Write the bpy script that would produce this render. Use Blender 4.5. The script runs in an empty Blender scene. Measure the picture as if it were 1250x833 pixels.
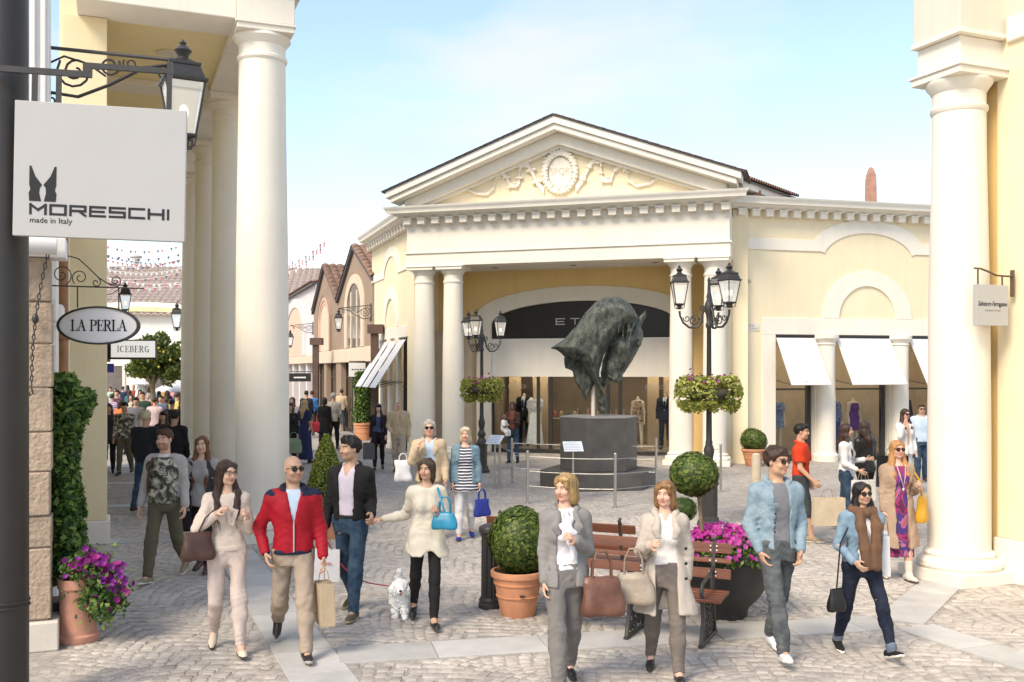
import bpy, bmesh, math, random
import numpy as np
from mathutils import Vector, Matrix
random.seed(7); RNG = np.random.default_rng(7)
R = math.radians
scn = bpy.context.scene
col = scn.collection
# ------------------------------------------------------------------ camera, sky, sun, exposure
FPX, HOR, CAMH = 1210.0, 452.0, 2.54          # focal length and horizon row in photo pixels, eye height
cam_d = bpy.data.cameras.new('camera'); cam = bpy.data.objects.new('camera', cam_d); col.objects.link(cam)
cam.location = (0, 0, CAMH); cam.rotation_euler = (R(90), 0, 0)
cam_d.sensor_width = 36.0; cam_d.lens = FPX/1250*36; cam_d.shift_y = (HOR-416.5)/1250
cam_d.clip_end = 2000; cam_d.clip_start = 0.05
scn.camera = cam
SUN_EL, SUN_AZ = R(47), math.atan2(-0.60, -0.80)      # sun stands to the left, a little behind the camera
sdir = Vector((math.sin(SUN_AZ)*math.cos(SUN_EL), math.cos(SUN_AZ)*math.cos(SUN_EL), math.sin(SUN_EL)))
sun_d = bpy.data.lights.new('sun', 'SUN'); sun = bpy.data.objects.new('sun', sun_d); col.objects.link(sun)
sun_d.energy = 2.1; sun_d.angle = R(22); sun_d.color = (1.0, 0.86, 0.66)
sun.rotation_euler = (-sdir).to_track_quat('-Z', 'Y').to_euler(); sun.location = (-10, -10, 30)
world = bpy.data.worlds.new('World'); scn.world = world; world.use_nodes = True
wn, wl = world.node_tree.nodes, world.node_tree.links
wn.clear()
w_out = wn.new('ShaderNodeOutputWorld'); w_bg = wn.new('ShaderNodeBackground'); w_sky = wn.new('ShaderNodeTexSky')
w_sky.sky_type = 'NISHITA'; w_sky.sun_disc = False; w_sky.sun_elevation = SUN_EL; w_sky.sun_rotation = SUN_AZ
w_sky.air_density = 1.15; w_sky.dust_density = 1.0; w_sky.ozone_density = 1.2
w_tc = wn.new('ShaderNodeTexCoord'); w_mp = wn.new('ShaderNodeMapping'); w_mp.inputs['Scale'].default_value = (1.0, 1.0, 3.2)
w_nz = wn.new('ShaderNodeTexNoise'); w_nz.inputs['Scale'].default_value = 3.0; w_nz.inputs['Detail'].default_value = 7; w_nz.inputs['Roughness'].default_value = 0.52
w_mp.inputs['Location'].default_value = (3.1, 0.4, 1.7)
w_cr = wn.new('ShaderNodeValToRGB'); w_cr.color_ramp.elements[0].position = 0.44; w_cr.color_ramp.elements[1].position = 0.66
w_cr.color_ramp.elements[0].color = (0.10, 0.10, 0.10, 1); w_cr.color_ramp.elements[1].color = (0.8, 0.8, 0.8, 1)
w_mx = wn.new('ShaderNodeMixRGB'); w_mx.inputs['Color2'].default_value = (3.3, 3.32, 3.36, 1)      # thin bright cloud
wl.new(w_tc.outputs['Generated'], w_mp.inputs['Vector']); wl.new(w_mp.outputs['Vector'], w_nz.inputs['Vector'])
wl.new(w_nz.outputs['Fac'], w_cr.inputs['Fac']); wl.new(w_cr.outputs['Color'], w_mx.inputs['Fac'])
wl.new(w_sky.outputs['Color'], w_mx.inputs['Color1']); wl.new(w_mx.outputs['Color'], w_bg.inputs['Color'])
w_bg.inputs['Strength'].default_value = 0.145
wl.new(w_bg.outputs['Background'], w_out.inputs['Surface'])
scn.view_settings.view_transform = 'Standard'; scn.view_settings.look = 'None'; scn.view_settings.gamma = 1
scn.view_settings.use_curve_mapping = False; scn.view_settings.exposure = 1.03
# ------------------------------------------------------------------ helpers
def G(px, py, z=0.0):
    "photo pixel -> point at height z (what stands on the ground)"
    d = FPX*(CAMH-z)/(py-HOR); return np.array([(px-625)/FPX*d, d, z])
def D(px, d, z=0.0): return np.array([(px-625)/FPX*d, d, z])
def ZA(py, d): return CAMH+(HOR-py)*d/FPX
class Frame:
    def __init__(s, o, ang): s.o = np.array([o[0], o[1], o[2] if len(o) > 2 else 0.0]); s.a = ang; s.c, s.s = math.cos(ang), math.sin(ang)
    def w(s, v):
        v = np.asarray(v, float).reshape(-1, 3)
        return np.stack([s.o[0]+v[:, 0]*s.c-v[:, 1]*s.s, s.o[1]+v[:, 0]*s.s+v[:, 1]*s.c, s.o[2]+v[:, 2]], 1)
    def inv(s, v):
        v = np.asarray(v, float).reshape(-1, 3)-s.o
        return np.stack([v[:, 0]*s.c+v[:, 1]*s.s, -v[:, 0]*s.s+v[:, 1]*s.c, v[:, 2]], 1)
    def pix(s, px, py, y=0.0):
        "photo pixel -> (along, up) on this frame's vertical plane at depth y"
        k = (px-625)/FPX
        ox, oy = s.o[0]-s.s*y, s.o[1]+s.c*y
        t = (k*oy-ox)/(s.c-k*s.s); d = oy+s.s*t
        return t, ZA(py, d)
WORLD = Frame((0, 0, 0), 0)
PF = {}                                     # root object -> its frame
def tag(o, label=None, cat=None, group=None, kind=None):
    if label: o['label'] = label
    if cat: o['category'] = cat
    if group: o['group'] = group
    if kind: o['kind'] = kind
    return o
def thing(name, fr, label, cat, group=None, kind=None):
    o = bpy.data.objects.new(name, None); col.objects.link(o); o.empty_display_size = 0.2
    o.location = fr.o; o.rotation_euler = (0, 0, fr.a); PF[o] = fr
    return tag(o, label, cat, group, kind)
def link(name, me, mat=None, parent=None, loc=None, rz=0.0):
    o = bpy.data.objects.new(name, me); col.objects.link(o)
    if mat is not None and len(me.materials) == 0: me.materials.append(mat)
    if parent is not None: o.parent = parent; PF[o] = PF.get(parent, WORLD)
    if loc is not None: o.location = loc
    if rz: o.rotation_euler = (0, 0, rz)
    return o
def set_origin_base(o):
    "top-level mesh: move the origin to the middle of its base"
    n = len(o.data.vertices); a = np.empty(n*3); o.data.vertices.foreach_get('co', a); a = a.reshape(-1, 3)
    c = np.array([(a[:, 0].min()+a[:, 0].max())/2, (a[:, 1].min()+a[:, 1].max())/2, a[:, 2].min()])
    o.data.vertices.foreach_set('co', (a-c).ravel()); o.location = c; return o
class MB:
    def __init__(s, fr=WORLD): s.V = []; s.F = []; s.n = 0; s.fr = fr
    def add(s, v, f):
        v = np.asarray(v, float).reshape(-1, 3); s.V.append(v); s.F += [tuple(i+s.n for i in q) for q in f]; s.n += len(v); return s
    def box(s, x0, x1, y0, y1, z0, z1):
        v = [(x, y, z) for z in (z0, z1) for y in (y0, y1) for x in (x0, x1)]
        return s.add(v, [(0, 2, 3, 1), (4, 5, 7, 6), (0, 1, 5, 4), (2, 6, 7, 3), (0, 4, 6, 2), (1, 3, 7, 5)])
    def obox(s, c, ax, ay, az, hx, hy, hz):
        c, ax, ay, az = map(np.asarray, (c, ax, ay, az))
        v = [c+i*hx*ax+j*hy*ay+k*hz*az for k in (-1, 1) for j in (-1, 1) for i in (-1, 1)]
        return s.add(v, [(0, 2, 3, 1), (4, 5, 7, 6), (0, 1, 5, 4), (2, 6, 7, 3), (0, 4, 6, 2), (1, 3, 7, 5)])
    def prism(s, pts, y0, y1):
        "polygon in (x,z), extruded along y"
        n = len(pts); v = [(p[0], y0, p[1]) for p in pts]+[(p[0], y1, p[1]) for p in pts]
        area = sum(pts[i][0]*pts[(i+1) % n][1]-pts[(i+1) % n][0]*pts[i][1] for i in range(n))
        f = [tuple(range(n)), tuple(range(2*n-1, n-1, -1))]+[(i, n+i, n+(i+1) % n, (i+1) % n) for i in range(n)]
        if area < 0: f = [q[::-1] for q in f]
        return s.add(v, f)
    def slab(s, pts, z0, z1):
        "polygon in (x,y), extruded along z"
        n = len(pts); v = [(p[0], p[1], z0) for p in pts]+[(p[0], p[1], z1) for p in pts]
        area = sum(pts[i][0]*pts[(i+1) % n][1]-pts[(i+1) % n][0]*pts[i][1] for i in range(n))
        f = [tuple(range(n-1, -1, -1)), tuple(range(n, 2*n))]+[(i, (i+1) % n, n+(i+1) % n, n+i) for i in range(n)]
        if area < 0: f = [q[::-1] for q in f]
        return s.add(v, f)
    def band(s, outer, inner, y0, y1, closed=False):
        "strip between two (x,z) polylines, extruded along y"
        n = len(outer); v = []
        for y in (y0, y1):
            v += [(p[0], y, p[1]) for p in outer]+[(p[0], y, p[1]) for p in inner]
        f = []; m = n if closed else n-1
        for i in range(m):
            j = (i+1) % n
            f += [(i, n+i, n+j, j), (2*n+i, 2*n+j, 3*n+j, 3*n+i), (i, j, 2*n+j, 2*n+i), (n+i, 3*n+i, 3*n+j, n+j)]
        if not closed: f += [(0, 2*n, 3*n, n), (n-1, 2*n-1, 4*n-1, 3*n-1)]
        return s.add(v, f)
    def lathe(s, prof, cx=0, cy=0, n=24, cz=0, cap=True, a0=0.0, sx=1, sy=1):
        v = []; f = []; m = len(prof)
        for (r, z) in prof:
            for k in range(n):
                a = a0+2*math.pi*k/n; v.append((cx+r*math.cos(a)*sx, cy+r*math.sin(a)*sy, cz+z))
        for i in range(m-1):
            for k in range(n):
                k2 = (k+1) % n; f.append((i*n+k, i*n+k2, (i+1)*n+k2, (i+1)*n+k))
        if cap: f += [tuple(range(n-1, -1, -1)), tuple(range((m-1)*n, m*n))]
        return s.add(v, f)
    def tube(s, pts, r, n=6, closed=False):
        P = [np.asarray(p, float) for p in pts]; m = len(P); rs = r if hasattr(r, '__len__') else [r]*m
        up = None; v = []; f = []
        for i in range(m):
            a = P[i-1] if (i > 0 or closed) else P[i]; b = P[(i+1) % m] if (i < m-1 or closed) else P[i]
            t = b-a; t = t/(np.linalg.norm(t)+1e-9)
            if up is None: up = np.array([0, 0, 1.0]) if abs(t[2]) < 0.9 else np.array([1.0, 0, 0])
            e1 = np.cross(t, up); e1 /= np.linalg.norm(e1)+1e-9; e2 = np.cross(e1, t); up = e2
            for k in range(n):
                q = 2*math.pi*k/n; v.append(P[i]+rs[i]*(math.cos(q)*e1+math.sin(q)*e2))
        mm = m if closed else m-1
        for i in range(mm):
            j = (i+1) % m
            for k in range(n):
                k2 = (k+1) % n; f.append((i*n+k, i*n+k2, j*n+k2, j*n+k))
        if not closed: f += [tuple(range(n-1, -1, -1)), tuple(range((m-1)*n, m*n))]
        return s.add(v, f)
    def ell(s, c, r, n=14, m=9):
        v = []; f = []
        for i in range(1, m):
            t = math.pi*i/m
            for k in range(n):
                a = 2*math.pi*k/n; v.append((c[0]+r[0]*math.sin(t)*math.cos(a), c[1]+r[1]*math.sin(t)*math.sin(a), c[2]-r[2]*math.cos(t)))
        v += [(c[0], c[1], c[2]-r[2]), (c[0], c[1], c[2]+r[2])]; b, tp = (m-1)*n, (m-1)*n+1
        for i in range(m-2):
            for k in range(n): k2 = (k+1) % n; f.append((i*n+k, i*n+k2, (i+1)*n+k2, (i+1)*n+k))
        for k in range(n): k2 = (k+1) % n; f.append((b, k2, k)); f.append((tp, (m-2)*n+k, (m-2)*n+k2))
        return s.add(v, f)
    def mesh(s, name, to=None):
        v = np.concatenate(s.V) if s.V else np.zeros((0, 3))
        v = s.fr.w(v)
        if to is not None: v = to.inv(v)
        me = bpy.data.meshes.new(name); me.from_pydata(v.tolist(), [], s.F); me.update(); return me
    def build(s, name, mat, parent=None, smooth=None, bevel=0, kind=None, fix=False):
        me = s.mesh(name, PF.get(parent, WORLD) if parent is not None else None)
        if fix:
            bm = bmesh.new(); bm.from_mesh(me); bmesh.ops.recalc_face_normals(bm, faces=bm.faces); bm.to_mesh(me); bm.free()
        if smooth: me.shade_smooth(); me.set_sharp_from_angle(angle=R(smooth))
        o = link(name, me, mat, parent)
        if bevel:
            b = o.modifiers.new('bevel', 'BEVEL'); b.width = bevel; b.segments = 2; b.limit_method = 'ANGLE'; b.angle_limit = R(40); b.use_clamp_overlap = True
        if parent is None and s.n: set_origin_base(o)
        if kind: o['kind'] = kind
        return o
def copy_tree(o, parent=None):
    c = o.copy(); col.objects.link(c); c.parent = parent; PF[c] = PF.get(parent, WORLD) if parent else Frame(o.location, o.rotation_euler.z)
    for ch in list(o.children): copy_tree(ch, c)
    return c
# ------------------------------------------------------------------ materials
MATS = {}
def lin(h):
    "sRGB 0-255 triple -> linear"
    return tuple(((c/255/12.92) if c/255 <= 0.04045 else ((c/255+0.055)/1.055)**2.4) for c in h)
def mat(name, c=(.5, .5, .5), rough=.7, var=.12, vs=3.0, bump=0.0, bs=40.0, metal=0.0, spec=.4, c2=None, trans=0.0, sss=0.0, emit=None, es=0.0, vcol=False, stretch=None, coat=0, hue=0.0, sheen=0, alpha=1.0, bdist=.01, fold=0.0):
    if name in MATS: return MATS[name]
    m = bpy.data.materials.new(name); m.use_nodes = True; MATS[name] = m
    nt = m.node_tree; N, L = nt.nodes, nt.links; b = N['Principled BSDF']
    b.inputs['Roughness'].default_value = rough; b.inputs['Metallic'].default_value = metal; b.inputs['Specular IOR Level'].default_value = spec
    b.inputs['Base Color'].default_value = (*c, 1)
    if trans: b.inputs['Transmission Weight'].default_value = trans
    if coat: b.inputs['Coat Weight'].default_value = coat; b.inputs['Coat Roughness'].default_value = .15
    if sheen: b.inputs['Sheen Weight'].default_value = sheen
    if sss: b.inputs['Subsurface Weight'].default_value = sss; b.inputs['Subsurface Radius'].default_value = (.012, .005, .003); b.inputs['Subsurface Scale'].default_value = 1.0
    if emit: b.inputs['Emission Color'].default_value = (*emit, 1); b.inputs['Emission Strength'].default_value = es
    if alpha < 1: b.inputs['Alpha'].default_value = alpha
    tc = N.new('ShaderNodeTexCoord'); vec = tc.outputs['Object']
    if stretch:
        mp = N.new('ShaderNodeMapping'); mp.inputs['Scale'].default_value = stretch; L.new(vec, mp.inputs['Vector']); vec = mp.outputs['Vector']
    src = None
    if vcol:
        at = N.new('ShaderNodeAttribute'); at.attribute_name = 'Col'; src = at.outputs['Color']
    if var or c2 is not None:
        nz = N.new('ShaderNodeTexNoise'); nz.inputs['Scale'].default_value = vs; nz.inputs['Detail'].default_value = 6; nz.inputs['Roughness'].default_value = .6
        L.new(vec, nz.inputs['Vector'])
        if c2 is not None:
            cr = N.new('ShaderNodeValToRGB'); cr.color_ramp.elements[0].position = .38; cr.color_ramp.elements[1].position = .62
            cr.color_ramp.elements[0].color = (*c, 1); cr.color_ramp.elements[1].color = (*c2, 1); L.new(nz.outputs['Fac'], cr.inputs['Fac']); L.new(cr.outputs['Color'], b.inputs['Base Color'])
        else:
            mr = N.new('ShaderNodeMapRange'); mr.inputs['From Min'].default_value = .3; mr.inputs['From Max'].default_value = .7
            mr.inputs['To Min'].default_value = 1-var; mr.inputs['To Max'].default_value = 1+var; L.new(nz.outputs['Fac'], mr.inputs['Value'])
            hs = N.new('ShaderNodeHueSaturation'); L.new(mr.outputs['Result'], hs.inputs['Value'])
            if src is not None: L.new(src, hs.inputs['Color'])
            else: hs.inputs['Color'].default_value = (*c, 1)
            if hue:
                oi = N.new('ShaderNodeObjectInfo'); m2 = N.new('ShaderNodeMapRange'); m2.inputs['To Min'].default_value = 1-hue; m2.inputs['To Max'].default_value = 1+hue
                L.new(oi.outputs['Random'], m2.inputs['Value']); mu = N.new('ShaderNodeMath'); mu.operation = 'MULTIPLY'
                L.new(mr.outputs['Result'], mu.inputs[0]); L.new(m2.outputs['Result'], mu.inputs[1]); L.new(mu.outputs[0], hs.inputs['Value'])
            L.new(hs.outputs['Color'], b.inputs['Base Color'])
    elif src is not None: L.new(src, b.inputs['Base Color'])
    if fold:
        n3 = N.new('ShaderNodeTexNoise'); n3.inputs['Scale'].default_value = 9; n3.inputs['Detail'].default_value = 3; n3.inputs['Distortion'].default_value = 1.6; mp3 = N.new('ShaderNodeMapping'); mp3.inputs['Scale'].default_value = (1.5, 1.5, .8); mp3.inputs['Rotation'].default_value = (.5, .4, .3); L.new(tc.outputs['Object'], mp3.inputs[0]); L.new(mp3.outputs[0], n3.inputs['Vector'])
        ab = N.new('ShaderNodeMath'); ab.operation = 'PINGPONG'; ab.inputs[1].default_value = .11; L.new(n3.outputs['Fac'], ab.inputs[0])
        bp3 = N.new('ShaderNodeBump'); bp3.inputs['Strength'].default_value = fold; bp3.inputs['Distance'].default_value = .11; L.new(ab.outputs[0], bp3.inputs['Height']); L.new(bp3.outputs['Normal'], b.inputs['Normal'])
    if bump:
        n2 = N.new('ShaderNodeTexNoise'); n2.inputs['Scale'].default_value = bs; n2.inputs['Detail'].default_value = 4; L.new(vec, n2.inputs['Vector'])
        bp = N.new('ShaderNodeBump'); bp.inputs['Strength'].default_value = bump; bp.inputs['Distance'].default_value = bdist
        L.new(n2.outputs['Fac'], bp.inputs['Height']); L.new(bp.outputs['Normal'], b.inputs['Normal'])
        if fold: L.new(bp3.outputs['Normal'], bp.inputs['Normal'])
    return m
def plaster(name, c, streak=.03):
    m = mat(name, c, rough=.85, var=.05, vs=.7, bump=.25, bs=60, spec=.2)
    if m.get('done'): return m
    m['done'] = 1
    N, L = m.node_tree.nodes, m.node_tree.links; b = N['Principled BSDF']      # rain streaks: noise stretched downwards
    tc = N.new('ShaderNodeTexCoord'); mp = N.new('ShaderNodeMapping'); mp.inputs['Scale'].default_value = (2.6, 2.6, .22); L.new(tc.outputs['Object'], mp.inputs['Vector'])
    nz = N.new('ShaderNodeTexNoise'); nz.inputs['Scale'].default_value = 1.6; nz.inputs['Detail'].default_value = 8; nz.inputs['Roughness'].default_value = .65; L.new(mp.outputs['Vector'], nz.inputs['Vector'])
    mr = N.new('ShaderNodeMapRange'); mr.inputs['From Min'].default_value = .42; mr.inputs['From Max'].default_value = .75; mr.inputs['To Min'].default_value = 1; mr.inputs['To Max'].default_value = 1-streak*2
    L.new(nz.outputs['Fac'], mr.inputs['Value'])
    old = b.inputs['Base Color'].links[0].from_socket
    hs = N.new('ShaderNodeHueSaturation'); L.new(old, hs.inputs['Color']); L.new(mr.outputs['Result'], hs.inputs['Value']); L.new(hs.outputs['Color'], b.inputs['Base Color'])
    return m
YEL = plaster('yellow_plaster', (.81, .70, .49)); YEL2 = plaster('deep_yellow_plaster', (.80, .58, .26)); CRM = plaster('cream_stucco', (.80, .745, .645)); WHT = plaster('white_stucco', (.77, .73, .65))
IRON = mat('black_iron', (.035, .032, .03), rough=.45, var=.2, vs=20, bump=.15, bs=80, spec=.5)
DARK = mat('dark_frame', (.03, .028, .027), rough=.4, var=.1)
GLASS = mat('window_glass', (.9, .95, .95), rough=.02, var=0, spec=.5, trans=1.0)
GLASS.node_tree.nodes['Principled BSDF'].inputs['IOR'].default_value = 1.25
STEEL = mat('brushed_steel', (.5, .48, .45), rough=.35, var=.08, metal=.9)
AWN = mat('awning_cloth', (.66, .65, .65), rough=.8, var=.03, vs=8, bump=.1, bs=200)
SIGNW = mat('sign_panel_white', (.74, .73, .73), rough=.35, var=.03, vs=2)
SIGN_SHADED = mat('sign_panel_shaded', (.44, .43, .42), rough=.4, var=.03, vs=2)  # shade on the two big hanging signs, put into a darker base colour
INK = mat('black_lettering', (.012, .012, .012), rough=.5, var=0)
TILE = mat('roof_tile', (.22, .13, .09), rough=.85, var=.4, vs=6, bump=.4, bs=40, hue=.3)
# ------------------------------------------------------------------ ground
U = np.array([-0.4066, 1.0]); U = U/np.linalg.norm(U)             # direction of the left street
UA = math.atan2(U[1], U[0])-math.pi/2                             # rotation whose +y runs along the street
def ground_mat():
    m = mat('cobbled_ground', (.405, .368, .33), rough=.8, var=.14, vs=.35, spec=.3)
    N, L = m.node_tree.nodes, m.node_tree.links; b = N['Principled BSDF']
    tc = N.new('ShaderNodeTexCoord'); nz = N.new('ShaderNodeTexNoise'); nz.inputs['Scale'].default_value = 1.5
    vo = N.new('ShaderNodeTexVoronoi'); vo.inputs['Scale'].default_value = 9.6; vo.inputs['Randomness'].default_value = .55
    ve = N.new('ShaderNodeTexVoronoi'); ve.feature = 'DISTANCE_TO_EDGE'; ve.inputs['Scale'].default_value = 9.6; ve.inputs['Randomness'].default_value = .55
    for v in (vo, ve): L.new(tc.outputs['Object'], v.inputs['Vector'])
    old = b.inputs['Base Color'].links[0].from_socket
    sx = N.new('ShaderNodeSeparateColor'); L.new(vo.outputs['Color'], sx.inputs['Color'])
    mr = N.new('ShaderNodeMapRange'); mr.inputs['To Min'].default_value = .86; mr.inputs['To Max'].default_value = 1.12; L.new(sx.outputs['Red'], mr.inputs['Value'])
    me_ = N.new('ShaderNodeMapRange'); me_.inputs['From Max'].default_value = .12; me_.inputs['To Min'].default_value = .74; me_.inputs['To Max'].default_value = 1.0; L.new(ve.outputs['Distance'], me_.inputs['Value'])
    mu = N.new('ShaderNodeMath'); mu.operation = 'MULTIPLY'; L.new(mr.outputs['Result'], mu.inputs[0]); L.new(me_.outputs['Result'], mu.inputs[1])
    hs = N.new('ShaderNodeHueSaturation'); L.new(old, hs.inputs['Color']); L.new(mu.outputs[0], hs.inputs['Value']); L.new(hs.outputs['Color'], b.inputs['Base Color'])
    bp = N.new('ShaderNodeBump'); bp.inputs['Strength'].default_value = .5; bp.inputs['Distance'].default_value = .012; L.new(me_.outputs['Result'], bp.inputs['Height']); L.new(bp.outputs['Normal'], b.inputs['Normal'])
    return m
GROUND = ground_mat()
COB = [mat('cobble_stone_%s' % n, c, rough=.6, var=.16, vs=9, bump=.35, bs=45, spec=.35, hue=.16) for n, c in
       (('grey', (.405, .368, .33)), ('warm', (.44, .40, .355)), ('dark', (.35, .315, .285)), ('rose', (.42, .372, .332)))]
SLAB = mat('grey_paving_slab', (.47, .46, .44), rough=.55, var=.12, vs=2.5, bump=.2, bs=30, hue=.10)
b = MB(); b.slab([(-220, -60), (220, -60), (220, 320), (-220, 320)], -.5, 0.0)
ground = b.build('ground', GROUND); tag(ground, kind='structure')
ground.location.z = -.5; PF[ground] = Frame(ground.location, 0)
# paving slab bands, given by their edge lines on the ground
bands = [((-3.90, 13.9), (-1.42, 7.8), .52), ((-1.55, 8.80), (3.72, 9.95), .52), ((3.92, 10.02), (5.35, 12.15), .47), ((3.98, 9.78), (4.95, 7.4), .46)]
slab_polys = []
def in_slab(P):
    k = np.zeros(len(P), bool)
    for (o, t, n, L_, w) in slab_polys:
        q = P-o; a = q@t; c = q@n; k |= (a > -.03) & (a < L_+.03) & (abs(c) < w/2+.045)
    return k
def lay_band(a, bb, w, seg=.82, skip=0.0):
    a = np.array(a, float); bb = np.array(bb, float); t = bb-a; L_ = np.linalg.norm(t); t /= L_; n = np.array([-t[1], t[0]])
    slab_polys.append((a, t, n, L_, w)); x = 0.0
    while x < L_-.05:
        l = min(seg*random.uniform(.8, 1.25), L_-x)
        if L_-x-l < .25: l = L_-x
        g = .005; p = [a+t*(x+g)-n*w/2, a+t*(x+l-g)-n*w/2, a+t*(x+l-g)+n*w/2, a+t*(x+g)+n*w/2]
        mb = MB(); mb.slab(p, -.02, .013+random.uniform(0, .004)); mb.build('paving_slab', SLAB, ground, bevel=.004); x += l
for bnd in bands: lay_band(*bnd)
for i in range(4):                                  # threshold strips under the arcade
    d = 15.05+3.75*i; c0 = np.array([-3.78-.4066*3.75*i, d])
    lay_band(c0-np.array([.45, .1]), c0-np.array([2.6, .45]), .42)
# cobbles in fan courses
def cobbles():
    cell = .102; fan = 1.15; pts = []
    ca, sa = math.cos(UA+.35), math.sin(UA+.35)
    xs = np.arange(-14, 26, cell); rows = np.arange(-16, 30, cell*.94)
    X, Rw = np.meshgrid(xs, rows); X = X+((np.arange(len(rows)) % 2)*cell/2)[:, None]
    t = (X/fan) % 1.0; Y = Rw+0.37*(1-(2*t-1)**2); slope = .37*(-4*(2*t-1))/fan
    X = X.ravel(); Y = Y.ravel(); S = slope.ravel()
    X += RNG.normal(0, .006, X.shape); Y += RNG.normal(0, .006, Y.shape)
    wx, wy = X*ca-Y*sa, X*sa+Y*ca+4; ang = np.arctan(S)+UA+.35
    P = np.stack([wx, wy], 1); dd = wy
    keep = (dd > 7.0) & (dd < 17.2) & (abs(wx) < dd*.517+1.2) & ~in_slab(P)
    keep &= ~((wx < -4.02-.4066*(dd-9)))                 # left building
    keep &= ~((wx > 5.7+(-.4066)*(dd-12.0)) )            # right building
    return P[keep], ang[keep]
for m_ in COB+[SLAB, GROUND]:          # broad grime patches running over many stones (world-sized noise)
    N, L = m_.node_tree.nodes, m_.node_tree.links; b_ = N['Principled BSDF']; old = b_.inputs['Base Color'].links[0].from_socket
    gm = N.new('ShaderNodeNewGeometry'); nz = N.new('ShaderNodeTexNoise'); nz.inputs['Scale'].default_value = .55; nz.inputs['Detail'].default_value = 7; nz.inputs['Roughness'].default_value = .65; L.new(gm.outputs['Position'], nz.inputs['Vector'])
    mr = N.new('ShaderNodeMapRange'); mr.inputs['From Min'].default_value = .35; mr.inputs['From Max'].default_value = .65; mr.inputs['To Min'].default_value = .80; mr.inputs['To Max'].default_value = 1.10; L.new(nz.outputs['Fac'], mr.inputs['Value'])
    hs = N.new('ShaderNodeHueSaturation'); L.new(old, hs.inputs['Color']); L.new(mr.outputs['Result'], hs.inputs['Value']); L.new(hs.outputs['Color'], b_.inputs['Base Color'])
CP, CA_ = cobbles()
def cob_template(seed):
    r = np.random.default_rng(seed); a, c, h = .0478+r.uniform(-.003, .002), .0462+r.uniform(-.003, .002), .011+r.uniform(-.002, .003)
    j = lambda: r.uniform(-.004, .004)
    base = [(-a+j(), -c+j()), (a+j(), -c+j()), (a+j(), c+j()), (-a+j(), c+j())]
    v = [(x, y, 0.0) for x, y in base]+[(x*.97, y*.97, h*.62) for x, y in base]+[(x*.80+j()*.4, y*.80+j()*.4, h+r.uniform(-.0015, .0015)) for x, y in base]
    f = [(i, (i+1) % 4, 4+(i+1) % 4, 4+i) for i in range(4)]+[(4+i, 4+(i+1) % 4, 8+(i+1) % 4, 8+i) for i in range(4)]+[(8, 9, 10, 11)]
    return np.array(v), f
TMP = [cob_template(i) for i in range(12)]
inview = (abs(CP[:, 0]) < CP[:, 1]*.515) & (CP[:, 1] > 8.08)
order = np.argsort(np.where(inview, CP[:, 1], 1e9))
near = set(order[:300].tolist()); cob_me = []
for i, (v, f) in enumerate(TMP):
    me = bpy.data.meshes.new('cobble'); me.from_pydata(v.tolist(), [], f); me.materials.append(COB[i % 4]); me.shade_smooth(); me.set_sharp_from_angle(angle=R(50)); cob_me.append(me)
for i in near:
    o = link('cobble', cob_me[RNG.integers(12)], None, ground); o.location = (CP[i, 0], CP[i, 1], .5-.004+RNG.uniform(-.003, .003)); o.rotation_euler = (0, 0, CA_[i])
    o.location.x -= ground.location.x; o.location.y -= ground.location.y
rest = np.array([i for i in range(len(CP)) if i not in near])
kind_ = RNG.integers(0, 12, len(rest)); VV = []; FF = []; MI = []; n0 = 0
for k in range(12):
    ids = rest[kind_ == k]; v, f = TMP[k]; n = len(ids); c, s = np.cos(CA_[ids]), np.sin(CA_[ids])
    x = CP[ids, 0][:, None]+c[:, None]*v[:, 0]-s[:, None]*v[:, 1]; y = CP[ids, 1][:, None]+s[:, None]*v[:, 0]+c[:, None]*v[:, 1]
    z = v[:, 2][None, :]+RNG.uniform(-.007, -.001, n)[:, None]; VV.append(np.stack([x, y, z], 2).reshape(-1, 3))
    fa = np.array(f)[None]+(n0+12*np.arange(n))[:, None, None]; FF.append(fa.reshape(-1, 4)); mi = RNG.choice(4, n, p=[.42, .28, .12, .18]); MI.append(np.repeat(mi, len(f))); n0 += 12*n
def np_mesh(name, v, f, mats=(), mi=None, smooth=None):
    me = bpy.data.meshes.new(name); v = np.asarray(v, np.float32); f = np.asarray(f, np.int32)
    me.vertices.add(len(v)); me.vertices.foreach_set('co', v.ravel()); k = f.shape[1]
    me.loops.add(f.size); me.loops.foreach_set('vertex_index', f.ravel()); me.polygons.add(len(f))
    me.polygons.foreach_set('loop_start', np.arange(0, f.size, k, dtype=np.int32))
    for m in mats: me.materials.append(m)
    if mi is not None: me.polygons.foreach_set('material_index', np.asarray(mi, np.int32))
    me.update(calc_edges=True); me.validate()
    if smooth: me.shade_smooth(); me.set_sharp_from_angle(angle=R(smooth))
    return me
me = np_mesh('cobblestones', np.concatenate(VV)-np.array(ground.location), np.concatenate(FF), COB, np.concatenate(MI), 50)
o = link('cobblestones', me, None, ground); o['kind'] = 'stuff'
# drain grate
gp = G(755, 752); fr = Frame((gp[0], gp[1], .0), .12)
dg = thing('drain_grate', fr, 'blue-grey iron drain grate let into the cobbles in front of the bench', 'drain grate')
b = MB(fr); b.box(-.30, .30, -.15, -.125, 0, .021); b.box(-.30, .30, .125, .15, 0, .021); b.box(-.3, -.275, -.125, .125, 0, .021); b.box(.275, .3, -.125, .125, 0, .021); b.build('frame', STEEL, dg)
for k in range(9): x = -.24+k*.06; MB(fr).box(x-.012, x+.012, -.125, .125, .0, .018).build('bar', mat('grate_iron', (.22, .25, .3), rough=.5), dg)
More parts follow.
